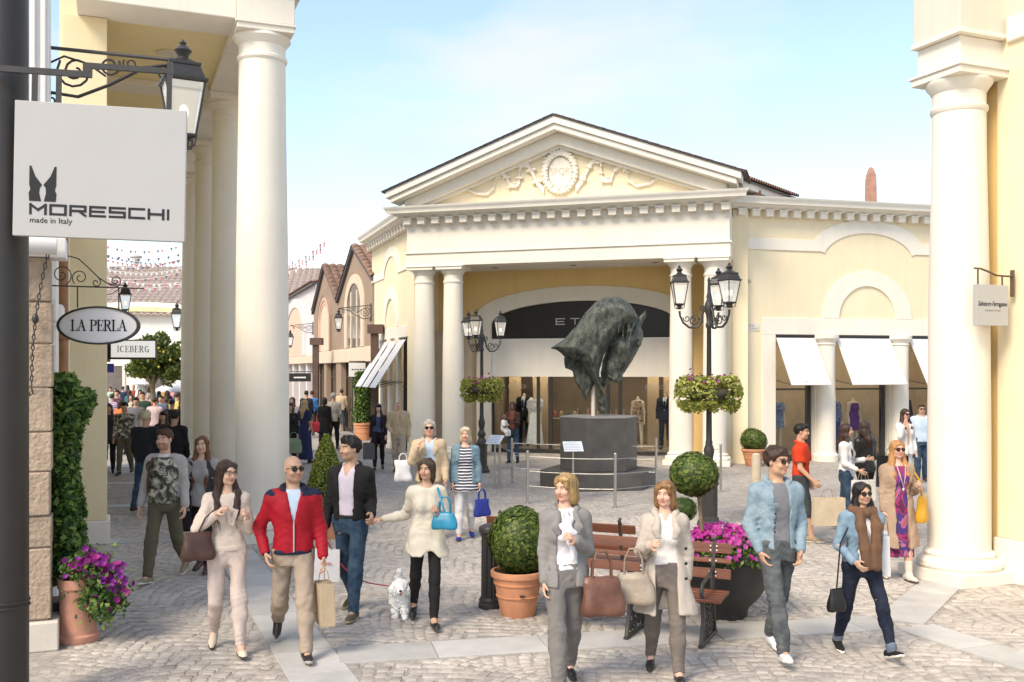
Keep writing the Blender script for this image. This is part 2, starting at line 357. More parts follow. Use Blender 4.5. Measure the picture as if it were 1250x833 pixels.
# ------------------------------------------------------------------ main shop building with temple portico
FA = math.atan2(-.298, .955)
FM = Frame((1.43, 27.75, 0), FA)
main = thing('portico_shop', FM, 'yellow shop building with white temple portico, pediment and paired columns behind the bronze sculpture', 'building')
def arc(cx, cz, r, a0, a1, n=24, rz=None):
    rz = rz or r
    return [(cx+r*math.cos(R(a0+(a1-a0)*i/n)), cz+rz*math.sin(R(a0+(a1-a0)*i/n))) for i in range(n+1)]
def col_meshes(h, r0, r1, key, ab=1.46):
    sh = [(r0, .30*r0/.31), (r0*.995, h*.3), (r0*.96, h*.55), (r1*1.02, h*.82), (r1, h-.50)]
    a = MB(); a.lathe(sh, n=36); shaft = a.mesh('column')
    b = MB(); p = r0*1.36; b.box(-p, p, -p, p, 0, r0*.42)
    z = r0*.42; prof = [(r0*1.30, z), (r0*1.36, z+r0*.10), (r0*1.34, z+r0*.24), (r0*1.22, z+r0*.34), (r0*1.12, z+r0*.37), (r0*1.12, z+r0*.44), (r0*1.16, z+r0*.48), (r0*1.10, z+r0*.56), (r0*1.0, z+r0*.62), (r0*.9, z+r0*.62)]
    b.lathe(prof, n=36); base = b.mesh('base')
    c = MB(); z = h-.50; c.lathe([(r1, z), (r1*1.02, z), (r1*1.08, z+.03), (r1*1.08, z+.07), (r1*1.0, z+.09), (r1, z+.24), (r1*1.04, z+.25), (r1*1.09, z+.28), (r1*1.24, z+.34), (r1*min(1.34, ab), z+.37), (r1*min(1.36, ab), z+.39)], n=36)
    q = r1*ab; c.box(-q, q, -q, q, z+.385, z+.47); c.box(-q*1.06, q*1.06, -q*1.06, q*1.06, z+.467, h); cap = c.mesh('capital')
    for m_ in (shaft, base, cap): m_.materials.append(key); m_.shade_smooth(); m_.set_sharp_from_angle(angle=R(32))
    return shaft, base, cap
def put_column(ms, parent, fr, x, y, rz=0.0):
    p = PF[parent].inv(fr.w([(x, y, 0)]))[0]; a = fr.a-PF[parent].a
    s = link('column', ms[0], None, parent, p, a); link('base', ms[1], None, s); link('capital', ms[2], None, s)
    for ch in s.children:
        bv = ch.modifiers.new('bevel', 'BEVEL'); bv.width = .008; bv.segments = 2; bv.limit_method = 'ANGLE'; bv.angle_limit = R(60)
    return s
cm = col_meshes(5.54, .32, .275, CRM)
for x in (-4.18, -3.28, 3.28, 4.18): put_column(cm, main, FM, x, 0)
# entablature
b = MB(FM); b.box(-4.62, 4.62, -.33, .33, 5.543, 5.90); b.build('architrave', CRM, main, bevel=.01)
b = MB(FM); b.box(-4.66, 4.66, -.37, .33, 5.902, 5.95); b.build('fillet', CRM, main, bevel=.008)
b = MB(FM); b.box(-4.60, 4.60, -.32, .30, 5.952, 6.70); b.build('frieze', CRM, main, bevel=.01)
for sx in (-1, 1):
    b = MB(FM); x0, x1 = (4.30, 4.60) if sx > 0 else (-4.60, -4.30); b.box(x0, x1, .302, 2.2, 5.56, 6.698); b.build('side_beam', CRM, main, bevel=.01)
b = MB(FM); b.box(-4.29, 4.29, .335, 2.2, 5.60, 5.70); soffit = b.build('portico_ceiling', WHT, main)
for x in (-2.4, 0, 2.4):
    b = MB(FM); b.lathe([(.09, 0), (.09, -.012), (.065, -.014)], x, 1.2, 16, 5.598); b.build('ceiling_spot', mat('spot_metal', (.25, .22, .2), rough=.4), main, smooth=40)
def cornice_prof(z0, p, h):     # (outward, up) moulding profile
    return [(0, z0), (p*.35, z0), (p*.42, z0+h*.12), (p*.55, z0+h*.20), (p*.60, z0+h*.32), (p*.88, z0+h*.36), (p*.90, z0+h*.62), (p*.94, z0+h*.72), (p*1.0, z0+h*.86), (p*1.02, z0+h), (0, z0+h)]
def run_cornice(fr, x0, x1, y, prof, e0=0.0, e1=0.0):
    "profile run along x; e0/e1: mitre growth at the ends per unit of outward projection"
    mb = MB(fr); n = len(prof); v = []
    for (x, e) in ((x0, -e0), (x1, e1)): v += [(x+e*o, y-o, z) for (o, z) in prof]
    mb.add(v, [tuple(range(n)), tuple(range(2*n-1, n-1, -1))]+[(i, n+i, n+(i+1) % n, (i+1) % n) for i in range(n)]); return mb
run_cornice(FM, -4.60, 4.60, -.325, cornice_prof(6.93, .52, .29), 1, 1).build('cornice', WHT, main, smooth=30, fix=True)
b = MB(FM); b.box(-4.60, 4.60, -.325, .3, 6.70, 6.93); b.build('dentil_band', CRM, main)
dm = MB(); dm.box(-.105, .105, -.22, 0, .03, .165); dm.box(-.12, .12, -.24, 0, .167, .21); dent = dm.mesh('dentil'); dent.materials.append(CRM)
def dentils(parent, fr, x0, x1, y, z, n):
    for k in range(n):
        x = x0+(x1-x0)*(k+.5)/n; p = PF[parent].inv(fr.w([(x, y, z)]))[0]; link('dentil', dent, None, parent, p, fr.a-PF[parent].a)
dentils(main, FM, -4.72, 4.72, -.326, 6.71, 22)
# pediment
PW, ZE, ZP = 4.95, 7.62, 9.42
def chev(dt, db, w): 
    sl = (ZP-ZE)/PW
    return [(-w, ZE+sl*(PW-w)-dt), (0, ZP-dt), (w, ZE+sl*(PW-w)-dt)], [(-w, ZE+sl*(PW-w)-db), (0, ZP-db), (w, ZE+sl*(PW-w)-db)]
o_, i_ = chev(0, .20, PW); b = MB(FM); b.band(o_, i_, -1.05, -.30); b.build('raking_cornice', WHT, main, bevel=.015, fix=True)
o_, i_ = chev(.203, .36, PW-.12); b = MB(FM); b.band(o_, i_, -.98, -.30); b.build('raking_moulding', CRM, main, bevel=.02, fix=True)
o_, i_ = chev(.363, .68, 4.55); b = MB(FM); b.band(o_, i_, -.62, -.30); b.build('raking_soffit', CRM, main, bevel=.02, fix=True)
o_, i_ = chev(.683, .76, 4.2); b = MB(FM); b.band(o_, i_, -.45, -.30); b.build('raking_bead', WHT, main, bevel=.01, fix=True)
b = MB(FM); b.prism([(-4.6, 7.225), (4.6, 7.225), (4.6, 7.5), (0, ZP-.3), (-4.6, 7.5)], -.302, .2); b.build('tympanum', YEL, main)
# wreath, monogram and ribbons of the tympanum
ORN = mat('relief_stucco', (.80, .73, .62), rough=.8, var=.1, vs=14, bump=.2, bs=60)
wz = 8.02; b = MB(FM)
b.tube([(.53*math.cos(a)*.82, -.34, wz+.53*math.sin(a)*1.0) for a in np.linspace(0, 2*math.pi, 40, endpoint=False)], .085, 8, closed=True)
for k in range(64):
    a = 2*math.pi*k/64; r_ = .53+(.06 if k % 2 else -.06); b.ell((r_*.82*math.cos(a), -.41+.02*(k % 3), wz+r_*math.sin(a)), (.055, .04, .04), 6, 4)
b.build('wreath', ORN, main, smooth=50)
b = MB(FM); b.lathe([(.0, 0), (.36, 0), (.36, .03), (0, .03)], n=24); v = b.V[0].copy(); v = np.stack([v[:, 0]*.9, -.305-v[:, 2], wz+v[:, 1]*1.15], 1); b.V[0] = v; b.build('medallion', CRM, main, fix=True)
def ribbon(sx):
    P = [(.42, -.36), (.62, -.16), (.72, .02), (.86, .20), (1.02, .22), (1.10, .06), (1.06, -.12), (1.18, -.22), (1.34, -.20), (1.42, -.02), (1.58, .06), (1.74, -.04), (1.78, -.24), (1.98, -.36), (2.3, -.33), (2.55, -.22), (2.9, -.30), (3.2, -.40)]
    mb = MB(FM); pts = []
    for i in range(len(P)-1):
        for t in (0, .33, .66): pts.append((sx*(P[i][0]*(1-t)+P[i+1][0]*t)*1.08, (P[i][1]*(1-t)+P[i+1][1]*t)*1.35-.02))
    n = len(pts); up = [(x, wz+z+.075*(1-i/n)+.018) for i, (x, z) in enumerate(pts)]; dn = [(x, wz+z-.075*(1-i/n)-.018) for i, (x, z) in enumerate(pts)]
    dz = [(-.02 if (i//3) % 2 else .02) for i in range(n)]
    mb.band(up, dn, -.38, -.303); mb.build('ribbon', ORN, main, fix=True)
    lf = MB(FM)
    for i in range(2, n-2, 2):
        x, z = pts[i]; s_ = 1 if i % 4 else -1; lf.ell((x+.03*s_, -.37, wz+z+s_*.09*(1.2-i/n)), (.075*(1.15-i/n), .05, .05*(1.15-i/n)), 7, 5)
    lf.build('relief_leaves', ORN, main, smooth=50)['kind'] = 'stuff'
ribbon(1); ribbon(-1)
# roof over the portico
def roof_tiles(fr, quad, parent, nx, nz, up=.03, name='roof_tiles', m=TILE):
    "barrel tiles over a sloping quad: a=eave left, b=eave right, c=ridge right, d=ridge left"
    a, b_, c, d = [np.array(q, float) for q in quad]; V = []; F = []
    nrm = np.cross(b_-a, d-a); nrm /= np.linalg.norm(nrm)
    if nrm[2] < 0: nrm = -nrm
    seg = 5; n0 = 0
    for i in range(nx):
        for j in range(nz):
            u0, u1 = i/nx, (i+1)/nx; w0, w1 = j/nz, (j+1.12)/nz
            for (w, lift) in ((w0, 1.35), (min(w1, 1.0), 1.0)):
                for k in range(seg):
                    t = k/(seg-1); u = u0+(u1-u0)*t; p = (a*(1-u)+b_*u)*(1-w)+(d*(1-u)+c*u)*w
                    V.append(p+nrm*up*lift*(math.sin(math.pi*t)*1.4+.3))
            F += [(n0+k, n0+k+1, n0+seg+k+1, n0+seg+k) for k in range(seg-1)]; n0 += 2*seg
    me = np_mesh(name, PF[parent].inv(fr.w(V)), F, [m], None, 60); o = link(name, me, None, parent); o['kind'] = 'stuff'; return o
sl = (ZP-ZE)/PW
b = MB(FM); b.band([(-PW-.1, ZE-sl*.1+.03), (0, ZP+.03), (PW+.1, ZE-sl*.1+.03)], [(-PW-.1, ZE-sl*.1+.003), (0, ZP+.003), (PW+.1, ZE-sl*.1+.003)], -1.10, 2.0); rf = b.build('roof', mat('roof_edge_slate', (.10, .09, .09), rough=.8, var=.3, vs=12), main, fix=True)
roof_tiles(FM, [(PW+.14, -1.12, ZE-.02), (PW+.14, 2.0, ZE-.02), (0, 2.0, ZP+.03), (0, -1.12, ZP+.03)], main, 15, 18, up=.02)
roof_tiles(FM, [(-PW-.14, 2.0, ZE-.02), (-PW-.14, -1.12, ZE-.02), (0, -1.12, ZP+.03), (0, 2.0, ZP+.03)], main, 15, 18, up=.02)
# rear roof running back to the right, its white eave and brown down pipe
pa, pb = FM.inv([(5.95, 26.2, 7.62), (8.6, 30.0, 7.72)]); pa, pb = pa, pb
b = MB(FM); q = np.array([pa, pb]); t = (q[1]-q[0]); t[2] = 0; t /= np.linalg.norm(t); nn = np.array([-t[1], t[0], 0])
b.obox((pa+pb)/2+nn*.35-np.array([0, 0, .10]), t, nn, (0, 0, 1), np.linalg.norm(pb-pa)/2, .35, .12); b.build('rear_eave', WHT, main, bevel=.02)
rr = [pa-nn*.08+(0, 0, .03), pb-nn*.08+(0, 0, .03), pb+nn*3.2+(0, 0, 1.1), pa+nn*3.2+(0, 0, 1.1)]
roof_tiles(FM, rr, main, 26, 10, up=.045)
b = MB(FM); b.add([x-(0, 0, .02) for x in rr]+[x-(0, 0, .07) for x in rr], [(0, 1, 2, 3), (7, 6, 5, 4), (0, 4, 5, 1), (1, 5, 6, 2), (2, 6, 7, 3), (3, 7, 4, 0)]); b.build('rear_roof', MATS['roof_edge_slate'], main, fix=True)
cpm = mat('copper_brown', (.30, .15, .07), rough=.5, var=.2, vs=8, metal=.3)
b = MB(FM); e = pa+t*1.6-nn*.02; b.tube([e+(0, 0, -.1), e+(0, 0, -.2), e+t*(-.5)+nn*.2+(0, 0, -.33), e+t*(-.9)+nn*.35+(0, 0, -.42)], .035, 8); b.build('down_pipe', cpm, main, smooth=60)
b = MB(FM); b.box(pa[0]-.05, pa[0]+.14, pa[1]-.1, pa[1]+.1, pa[2]-.22, pa[2]+.05); b.build('gutter_box', mat('gutter_grey', (.28, .25, .2), rough=.6), main)
# portico back wall with the arched shop opening
YB = 2.2
ax0, ax1 = 3.33, 2.86
arch_o = arc(0, 4.22, 3.33, 180, 0, 28, .86); arch_i = arc(0, 3.95, 2.86, 180, 0, 28, .68)
b = MB(FM); top = [(-4.6, 5.62), (4.6, 5.62)]
ptsw = [(-4.6, 0), (-4.6, 6.6), (4.6, 6.6), (4.6, 0), (2.9, 0), (2.9, 3.95)]+arc(0, 3.95, 2.9, 0, 180, 28, .71)[1:-1]+[(-2.9, 3.95), (-2.9, 0)]
b.prism(ptsw, YB, YB+.25); b.build('portico_wall', YEL2, main)
b = MB(FM); b.band([(-3.33, 0), (-3.33, 2.1)]+arch_o+[(3.33, 2.1), (3.33, 0)], [(-2.86, 0), (-2.86, 2.1)]+arch_i+[(2.86, 2.1), (2.86, 0)], YB-.05, YB+.20); b.build('arch_surround', CRM, main, bevel=.01, fix=True)
fas = mat('fascia_black', (.022, .019, .018), rough=.35, var=.1)
b = MB(FM); b.prism([(-2.858, 3.505), (2.858, 3.505)]+arc(0, 3.952, 2.858, 0, 180, 28, .676), YB+.08, YB+.16); b.build('shop_fascia', fas, main)
b = MB(FM); b.box(-2.858, 2.858, YB+.06, YB+.20, 2.34, 3.50); b.build('shop_band', WHT, main)
# shop interior behind glass
INT = mat('shop_interior_wall', (.45, .36, .26), rough=.7, var=.1); INTD = mat('shop_interior_dark', (.07, .055, .05), rough=.6, var=.2, vs=2); FLR = mat('shop_floor', (.35, .28, .22), rough=.3, var=.15, vs=4)
def room(fr, x0, x1, y0, y1, z1, parent, wall=INT):
    b = MB(fr); b.box(x0, x1, y1, y1+.1, .0, z1); b.build('shop_back_wall', wall, parent)
    b = MB(fr); b.box(x0-.1, x0, y0, y1, 0, z1); b.build('shop_side_wall', wall, parent)
    b = MB(fr); b.box(x1, x1+.1, y0, y1, 0, z1); b.build('shop_side_wall', wall, parent)
    b = MB(fr); b.box(x0, x1, y0, y1, z1, z1+.1); b.build('shop_ceiling', INT, parent)
    b = MB(fr); b.box(x0, x1, y0, y1, .02, .14); b.build('shop_floor', FLR, parent)
room(FM, -2.95, 2.95, YB+.26, 5.0, 2.75, main, mat('shop_taupe', (.22, .17, .13), rough=.7, var=.2, vs=1.5))
for (x0, x1) in ((-2.86, -2.80), (-1.42, -1.33), (-1.05, -.93), (.75, .85), (1.12, 1.22), (2.79, 2.86)):
    b = MB(FM); b.box(x0, x1, YB+.08, YB+.16, .001, 2.338); b.build('mullion', DARK, main)
b = MB(FM); b.box(-2.86, 2.86, YB+.07, YB+.17, .0, .12); b.build('shop_sill', DARK, main)
for (x0, x1) in ((-2.80, -1.42), (-1.33, -1.05), (-.93, .75), (.85, 1.12), (1.22, 2.79)):
    b = MB(FM); b.box(x0, x1, YB+.11, YB+.12, .12, 2.336); b.build('pane', GLASS, main)
pan = mat('display_panel', (.42, .32, .21), rough=.6, var=.08)
for (x0, x1) in ((-2.75, -2.35), (-1.95, -1.45), (1.75, 2.1), (2.25, 2.76)):
    b = MB(FM); b.box(x0, x1, YB+1.5, YB+1.55, .14, 2.5); b.build('display_panel', pan, main)
shelfm = mat('shelf_metal', (.5, .45, .38), rough=.35, metal=.5)
for (x, w) in ((-.75, .42), (.35, .35), (1.0, .12)):      # shelf stands with goods in the doorway
    b = MB(FM)
    for sx in (-1, 1): b.box(x+sx*w-.012, x+sx*w+.012, YB+.9, YB+.93, .14, 1.35)
    b.box(x-w, x+w, YB+.8, YB+1.1, 1.02, 1.04); b.build('display_stand', shelfm, main)
    for k in range(4):
        xx = x-w+.1+k*(2*w-.2)/3; b = MB(FM); b.ell((xx, YB+.95, 1.16), (.07, .05, .11), 8, 6); b.build('display_bag', mat('goods_%d' % (k % 4), [(.35, .08, .05), (.3, .22, .1), (.1, .12, .06), (.4, .3, .12)][k % 4], rough=.5), main, smooth=60)
# right wing
FW = Frame((5.93, 26.98, 0), math.atan2(.258, .966))
b = MB(FW); b.box(-.35, 8.6, 0, .4, 3.62, 6.72); b.build('wing_wall', YEL, main)
wp = lambda px, py, y=0: FW.pix(px, py, y)
xw0 = wp(946, 410)[0]; xw1 = wp(995, 410)[0]; xp1 = wp(1019, 410)[0]; xw2 = wp(1086, 410)[0]; xp2 = wp(1108, 410)[0]; xs = wp(930, 410)[0]
xw3 = xp2+(xw2-xp1); zt = 3.52
b = MB(FW); b.box(-.35, xs, 0, .4, 0, 3.618); b.build('wing_wall_lower', YEL, main)
b = MB(FW); b.box(xw3+.3, 8.6, 0, .4, 0, 3.618); b.build('wing_wall_lower', YEL, main)
b = MB(FW); b.box(xs-.003, xw0, -.05, .4, 0, zt); b.build('window_surround', CRM, main, bevel=.01)
b = MB(FW); b.box(xs-.003, xw3+.3, -.05, .395, zt+.002, 3.98); b.build('window_lintel', CRM, main, bevel=.01)
for (x0, x1) in ((xw1, xp1), (xw2, xp2), (xw3, xw3+.3)):
    b = MB(FW); b.box(x0+.02, x1-.02, .02, .38, 0, zt); b.build('window_pier', CRM, main)
    b = MB(FW); c_ = (x0+x1)/2; r_ = (x1-x0)/2-.03; b.lathe([(r_*1.25, 0), (r_*1.25, .18), (r_*1.05, .24), (r_, .3), (r_*.94, zt-.3), (r_*1.05, zt-.26), (r_*.96, zt-.22), (r_*1.2, zt-.12), (r_*1.3, zt-.1), (r_*1.3, zt-.002)], c_, -.02, 24); b.build('half_column', CRM, main, smooth=35)
room(FW, xw0-.1, xw3+.1, .42, 2.2, 3.6, main, INT)
for (x0, x1) in ((xw0, xw1), (xp1, xw2), (xp2, xw3)):
    b = MB(FW); b.box(x0, x1, .20, .28, .001, .16); b.build('window_sill', DARK, main)
    b = MB(FW); b.box(x0, x0+.035, .20, .28, .162, zt); b.box(x1-.14, x1-.02, .20, .30, .162, zt); b.box(x0, x1-.14, .2, .28, 1.98, 2.03); b.build('window_frame', DARK, main)
    b = MB(FW); b.box(x0+.036, x1-.141, .235, .245, .162, zt); b.build('pane', GLASS, main)
    # awning: sloping sheet, valance, arms
    p = .82; zb = 2.16; b = MB(FW); e = .02
    v = [(x0+e, -.02, zt-.06), (x1-e, -.02, zt-.06), (x1-e, -p, zb), (x0+e, -p, zb)]
    b.add(v+[(x, y, z-.02) for (x, y, z) in v], [(3, 2, 1, 0), (4, 5, 6, 7), (0, 1, 5, 4), (2, 3, 7, 6), (1, 2, 6, 5), (3, 0, 4, 7)])
    aw = b.build('awning', AWN, main, fix=True)
    b = MB(FW); b.tube([(x0+e, -p, zb-.01), (x1-e, -p, zb-.01)], .02, 6); b.build('awning_bar', mat('white_metal', (.75, .74, .72), rough=.4), aw)
    for xx in (x0+.04, x1-.04): b = MB(FW); b.tube([(xx, .0, 2.25), (xx, -p, zb-.02)], .012, 5); b.build('awning_arm', IRON, aw)
    b = MB(FW); b.tube([(x0+.02, -.02, zt-.04), (x1-.02, -.02, zt-.04)], .045, 8); b.build('awning_roller', DARK, aw)
# printed marks on the awnings
for (x0, x1) in ((xw0, xw1), (xp1, xw2)):
    for k in range(4):
        xx = x0+(x1-x0)*(.22+.19*k); t0, t1 = .93, .965; f = lambda t: (-.02+(-.80)*t-.003, zt-.06+(2.16-zt+.06)*t+.003)
        y0, z0 = f(t0); y1, z1 = f(t1); b = MB(FW); b.add([(xx-.06, y0, z0), (xx+.06, y0, z0), (xx+.06, y1, z1), (xx-.06, y1, z1)], [(0, 3, 2, 1)]); b.build('awning_print', mat('pale_print', (.55, .52, .5), rough=.8), main)
run_cornice(FW, -.45, 8.6, -.002, cornice_prof(6.93, .52, .29), 0, 0).build('cornice', WHT, main, smooth=30, fix=True)
b = MB(FW); b.box(-.35, 8.6, -.003, .39, 6.722, 6.93); b.build('dentil_band', YEL, main)
dentils(main, FW, .05, 8.4, -.004, 6.71, 20)
b = MB(FW); b.box(-.35, 8.6, .1, 3.5, 7.0, 7.16); b.build('wing_roof', TILE, main)
# string band with its arch, and the blind arch
axc, _ = wp(1060, 300); zb0, zb1 = wp(930, 305)[1], wp(930, 291)[1]
hw = wp(1128, 300)[0]-axc; Ro = hw+.02
up = [(-.1, zb1), (axc-hw*1.02, zb1)]+arc(axc, zb1-.25, hw*.98, 165, 15, 20, .62+.25)+[(axc+hw*1.02, zb1), (8.5, zb1)]
dn = [(-.1, zb0), (axc-hw*.82, zb0)]+arc(axc, zb0-.25, hw*.80, 165, 15, 20, .56+.25)+[(axc+hw*.82, zb0), (8.5, zb0)]
b = MB(FW); b.band(up, dn, -.035, -.001); b.build('string_band', CRM, main, fix=True, bevel=.008)
bxc, zsp = wp(1058, 392); ro = wp(1112, 392)[0]-bxc; ri = wp(1092, 392)[0]-bxc
b = MB(FW); b.band(arc(bxc, 3.982, ro, 180, 0, 28, 1.36), arc(bxc, 3.982, ri, 180, 0, 28, .93), -.05, -.001); b.build('blind_arch', CRM, main, fix=True, bevel=.008)
# left flank
FL = Frame((-2.93, 29.35, 0), math.atan2(-.944, .33))
b = MB(FL); b.box(-6.2, .15, 0, .4, 3.72, 6.92); b.build('flank_wall', YEL, main)
lp = lambda px, py, y=0: FL.pix(px, py, y)
la0, la1 = -4.3, -.75
b = MB(FL); b.box(-6.2, la0, 0, .4, 0, 3.718); b.build('flank_wall_lower', YEL, main)
b = MB(FL); b.box(la1, .15, 0, .4, 0, 3.718); b.build('flank_wall_lower', YEL, main)
b = MB(FL); b.box(la0-.15, la1+.15, -.05, .38, 3.55, 3.9); b.build('flank_lintel', CRM, main, bevel=.01)
room(FL, la0-.05, la1+.05, .42, 2.0, 3.6, main, INT)
lw = (la1-la0)/3
for k in range(3):
    x0, x1 = la0+k*lw+.12, la0+(k+1)*lw-.12
    b = MB(FL); b.lathe([(.16, 0), (.16, .2), (.12, .26), (.11, 3.3), (.15, 3.42), (.15, 3.55)], x0-.12, .02, 16); b.build('half_column', CRM, main, smooth=35)
    b = MB(FL); b.box(x0, x0+.04, .2, .27, .1, 3.55); b.box(x1-.04, x1, .2, .27, .1, 3.55); b.box(x0, x1, .2, .27, 0, .1); b.box(x0+.04, x1-.04, .2, .27, 2.0, 2.05); b.build('window_frame', DARK, main)
    b = MB(FL); b.box(x0+.041, x1-.041, .23, .24, .1, 3.55); b.build('pane', GLASS, main)
    p = .95; zb = 2.02; v = [(x0, -.02, 3.48), (x1, -.02, 3.48), (x1, -p, zb), (x0, -p, zb)]
    b = MB(FL); b.add(v+[(x, y, z-.02) for (x, y, z) in v], [(3, 2, 1, 0), (4, 5, 6, 7), (0, 1, 5, 4), (2, 3, 7, 6), (1, 2, 6, 5), (3, 0, 4, 7)]); aw = b.build('awning', AWN, main, fix=True)
    for xx in (x0+.03, x1-.03): b = MB(FL); b.tube([(xx, .0, 2.2), (xx, -p, zb-.02)], .012, 5); b.build('awning_arm', IRON, aw)
run_cornice(FL, -6.2, -.0, -.002, cornice_prof(6.93, .52, .29), 0, .3).build('cornice', WHT, main, smooth=30, fix=True)
dentils(main, FL, -6.1, -.1, -.004, 6.71, 15)
b = MB(FL); b.band([(-6.1, 5.85), (-4.3, 5.85)]+arc(-3.0, 5.6, 1.35, 165, 15, 16, .95)+[(-1.7, 5.85), (0.1, 5.85)], [(-6.1, 5.6), (-4.1, 5.6)]+arc(-3.0, 5.35, 1.1, 165, 15, 16, .88)+[(-1.9, 5.6), (0.1, 5.6)], -.035, -.001); b.build('string_band', CRM, main, fix=True)
b = MB(FL); b.band(arc(-3.0, 3.91, 1.2, 180, 0, 20, 1.35), arc(-3.0, 3.91, .8, 180, 0, 20, .95), -.05, -.001); b.build('blind_arch', CRM, main, fix=True)
b = MB(FL); b.box(-6.2, 0, .1, 4.5, 7.0, 7.16); b.build('flank_roof', TILE, main)
# corner piece between portico and wings
b = MB(FM); b.box(4.602, 5.0, .6, 3.0, 0, 6.9); b.build('corner_wall', YEL, main)
b = MB(FM); b.box(-4.95, -4.602, .9, 3.0, 0, 6.9); b.build('corner_wall', YEL, main)
# roof body closing the building behind the pediment
b = MB(FM); b.box(-4.5, 4.5, 1.5, 8, 6.7, 7.3); b.build('roof_body', YEL, main)
# ------------------------------------------------------------------ left arcade
FAr = Frame((-3.78, 15.0, 0), UA)           # +y runs down the street, +x to the right
arcade = thing('arcade_building', FAr, 'tall cream arcade of round columns with yellow ceiling along the left street', 'building')
HC = 7.67; SP = 4.05
ca_ = col_meshes(HC, .40, .345, CRM, 1.2)
for i in range(4): put_column(ca_, arcade, FAr, 0, i*SP)
b = MB(FAr); b.box(-.42, .42, -.42, 3*SP+.42, HC+.002, HC+.42); b.build('beam', CRM, arcade, bevel=.015)
b = MB(FAr); b.box(-.46, .46, -.46, 3*SP+.46, HC+.422, HC+.52); b.build('fillet', CRM, arcade, bevel=.01)
b = MB(FAr); b.box(-.40, .40, -.40, 3*SP+.40, HC+.522, HC+1.3); b.build('frieze', CRM, arcade)
b = MB(FAr); b.box(-.95, .95, -.95, 3*SP+.95, HC+1.302, HC+1.6); b.build('cornice', WHT, arcade, bevel=.05)
pl = FAr.inv([D(104, 14.62)])[0]
b = MB(FAr); b.box(pl[0]-.1, -.422, -.40, .42, HC+.004, HC+1.3); b.build('end_beam', CRM, arcade, bevel=.015)
b = MB(FAr); b.box(pl[0]-.1, -.44, -.44, -.402, HC+.42, HC+.52); b.build('end_fillet', CRM, arcade, bevel=.01)
b = MB(FAr); b.box(pl[0]-.1, -.424, .424, 3*SP+.4, HC+.12, HC+.3); b.build('ceiling', plaster('ceiling_yellow', (.88, .74, .42)), arcade)
for i in range(1, 4): b = MB(FAr); b.box(pl[0], -.423, i*SP-.3, i*SP+.3, HC+.006, HC+.118); b.build('ceiling_beam', CRM, arcade, bevel=.01)
for i in range(3):
    b = MB(FAr); b.lathe([(.19, 0), (.19, -.03), (.14, -.05), (.0, -.055)], pl[0]*.5, i*SP+2.0, 20, HC+.118); b.build('ceiling_lamp', mat('lamp_cover', (.7, .62, .5), rough=.4), arcade, smooth=40)
hw = .30
b = MB(FAr); b.box(pl[0]-hw, pl[0]+hw, pl[1]-.3, pl[1]+.3, .35, HC+.0); b.build('pilaster', plaster('pilaster_cream', (.80, .68, .44)), arcade, bevel=.012)
b = MB(FAr); b.box(pl[0]-hw-.04, pl[0]+hw+.04, pl[1]-.34, pl[1]+.34, 0, .348); b.build('pilaster_base', CRM, arcade, bevel=.02)
b = MB(FAr); b.box(pl[0]-hw-.06, pl[0]+hw-.3, pl[1]+.32, 3*SP+.5, 0, HC+1.2); b.build('arcade_wall', YEL, arcade)
# shop fronts of the near left building (edge on) between the pier and the arcade
FN = Frame((-4.18, 9.0, 0), UA)
nearb = thing('corner_shop', FN, 'white corner shop with rough stone pier, seen edge on at the left', 'building')
STONE = mat('tuff_block', (.40, .31, .23), rough=.9, var=.22, vs=7, bump=.9, bs=28, hue=.12, bdist=.02)
zcut = [.28, .93, 1.22, 1.62, 1.98, 2.38, 2.78, 3.16, 3.56]
for i in range(len(zcut)-1):
    z0, z1 = zcut[i], zcut[i+1]; r_ = random.uniform(-.012, .012)
    b = MB(FN); b.box(-1.3, r_-.005, -.004+r_, .30+r_, z0+.006, z1-.006); b.build('stone_block', STONE, nearb, bevel=.012)
b = MB(FN); b.box(-1.3, -.03, .02, .28, .27, 3.56); b.build('pier_core', mat('mortar', (.3, .25, .2), rough=.9), nearb)
b = MB(FN); b.box(-1.3, .06, -.06, .36, 0, .268); b.build('pier_plinth', mat('travertine', (.62, .57, .50), rough=.6, var=.08, vs=3, bump=.2), nearb, bevel=.015)
WP = mat('white_painted_wood', (.80, .79, .77), rough=.5, var=.04)
b = MB(FN); b.box(-1.3, -.02, .0, .3, 3.75, 6.3)
for k in range(9): x = -.06-k*.085; b.box(x-.03, x+.012, -.03-.012*(k % 2), -.002, 3.80, 6.25)
b.build('panelled_front', WP, nearb, bevel=.006)
b = MB(FN); b.tube([(-1.2, -.12, 3.66), (.05, -.12, 3.66)], .085, 14); b.build('awning_roll', AWN, nearb, smooth=50)
b = MB(FN); b.box(-1.3, .12, .0, .34, 3.563, 3.745); b.build('lintel', WP, nearb, bevel=.01)
LWALL = plaster('pale_wall', (.80, .75, .66))
b = MB(FN); b.box(-1.0, -.16, .32, 5.6, 0, 4.9); b.build('side_wall', LWALL, nearb)
for (y0, y1, o_) in ((.9, 1.25, .0), (1.9, 2.3, .02), (3.6, 4.2, .03), (4.9, 5.4, .03)):
    b = MB(FN); b.box(-.158, -.06+o_, y0, y1, 0, 4.55); b.build('pilaster', WP, nearb, bevel=.01)
    b = MB(FN); b.box(-.158, -.0+o_, y0-.06, y1+.06, 3.02, 3.25); b.build('pilaster_band', WP, nearb, bevel=.015)
b = MB(FN); b.box(-.158, .35, .4, 5.5, 4.85, 5.05); b.build('cornice', WP, nearb, bevel=.03)
for k in range(16): b = MB(FN); y = .6+k*.3; b.box(-.158, .27, y-.06, y+.06, 4.6, 4.848); b.build('cornice_bracket', WP, nearb, bevel=.01)
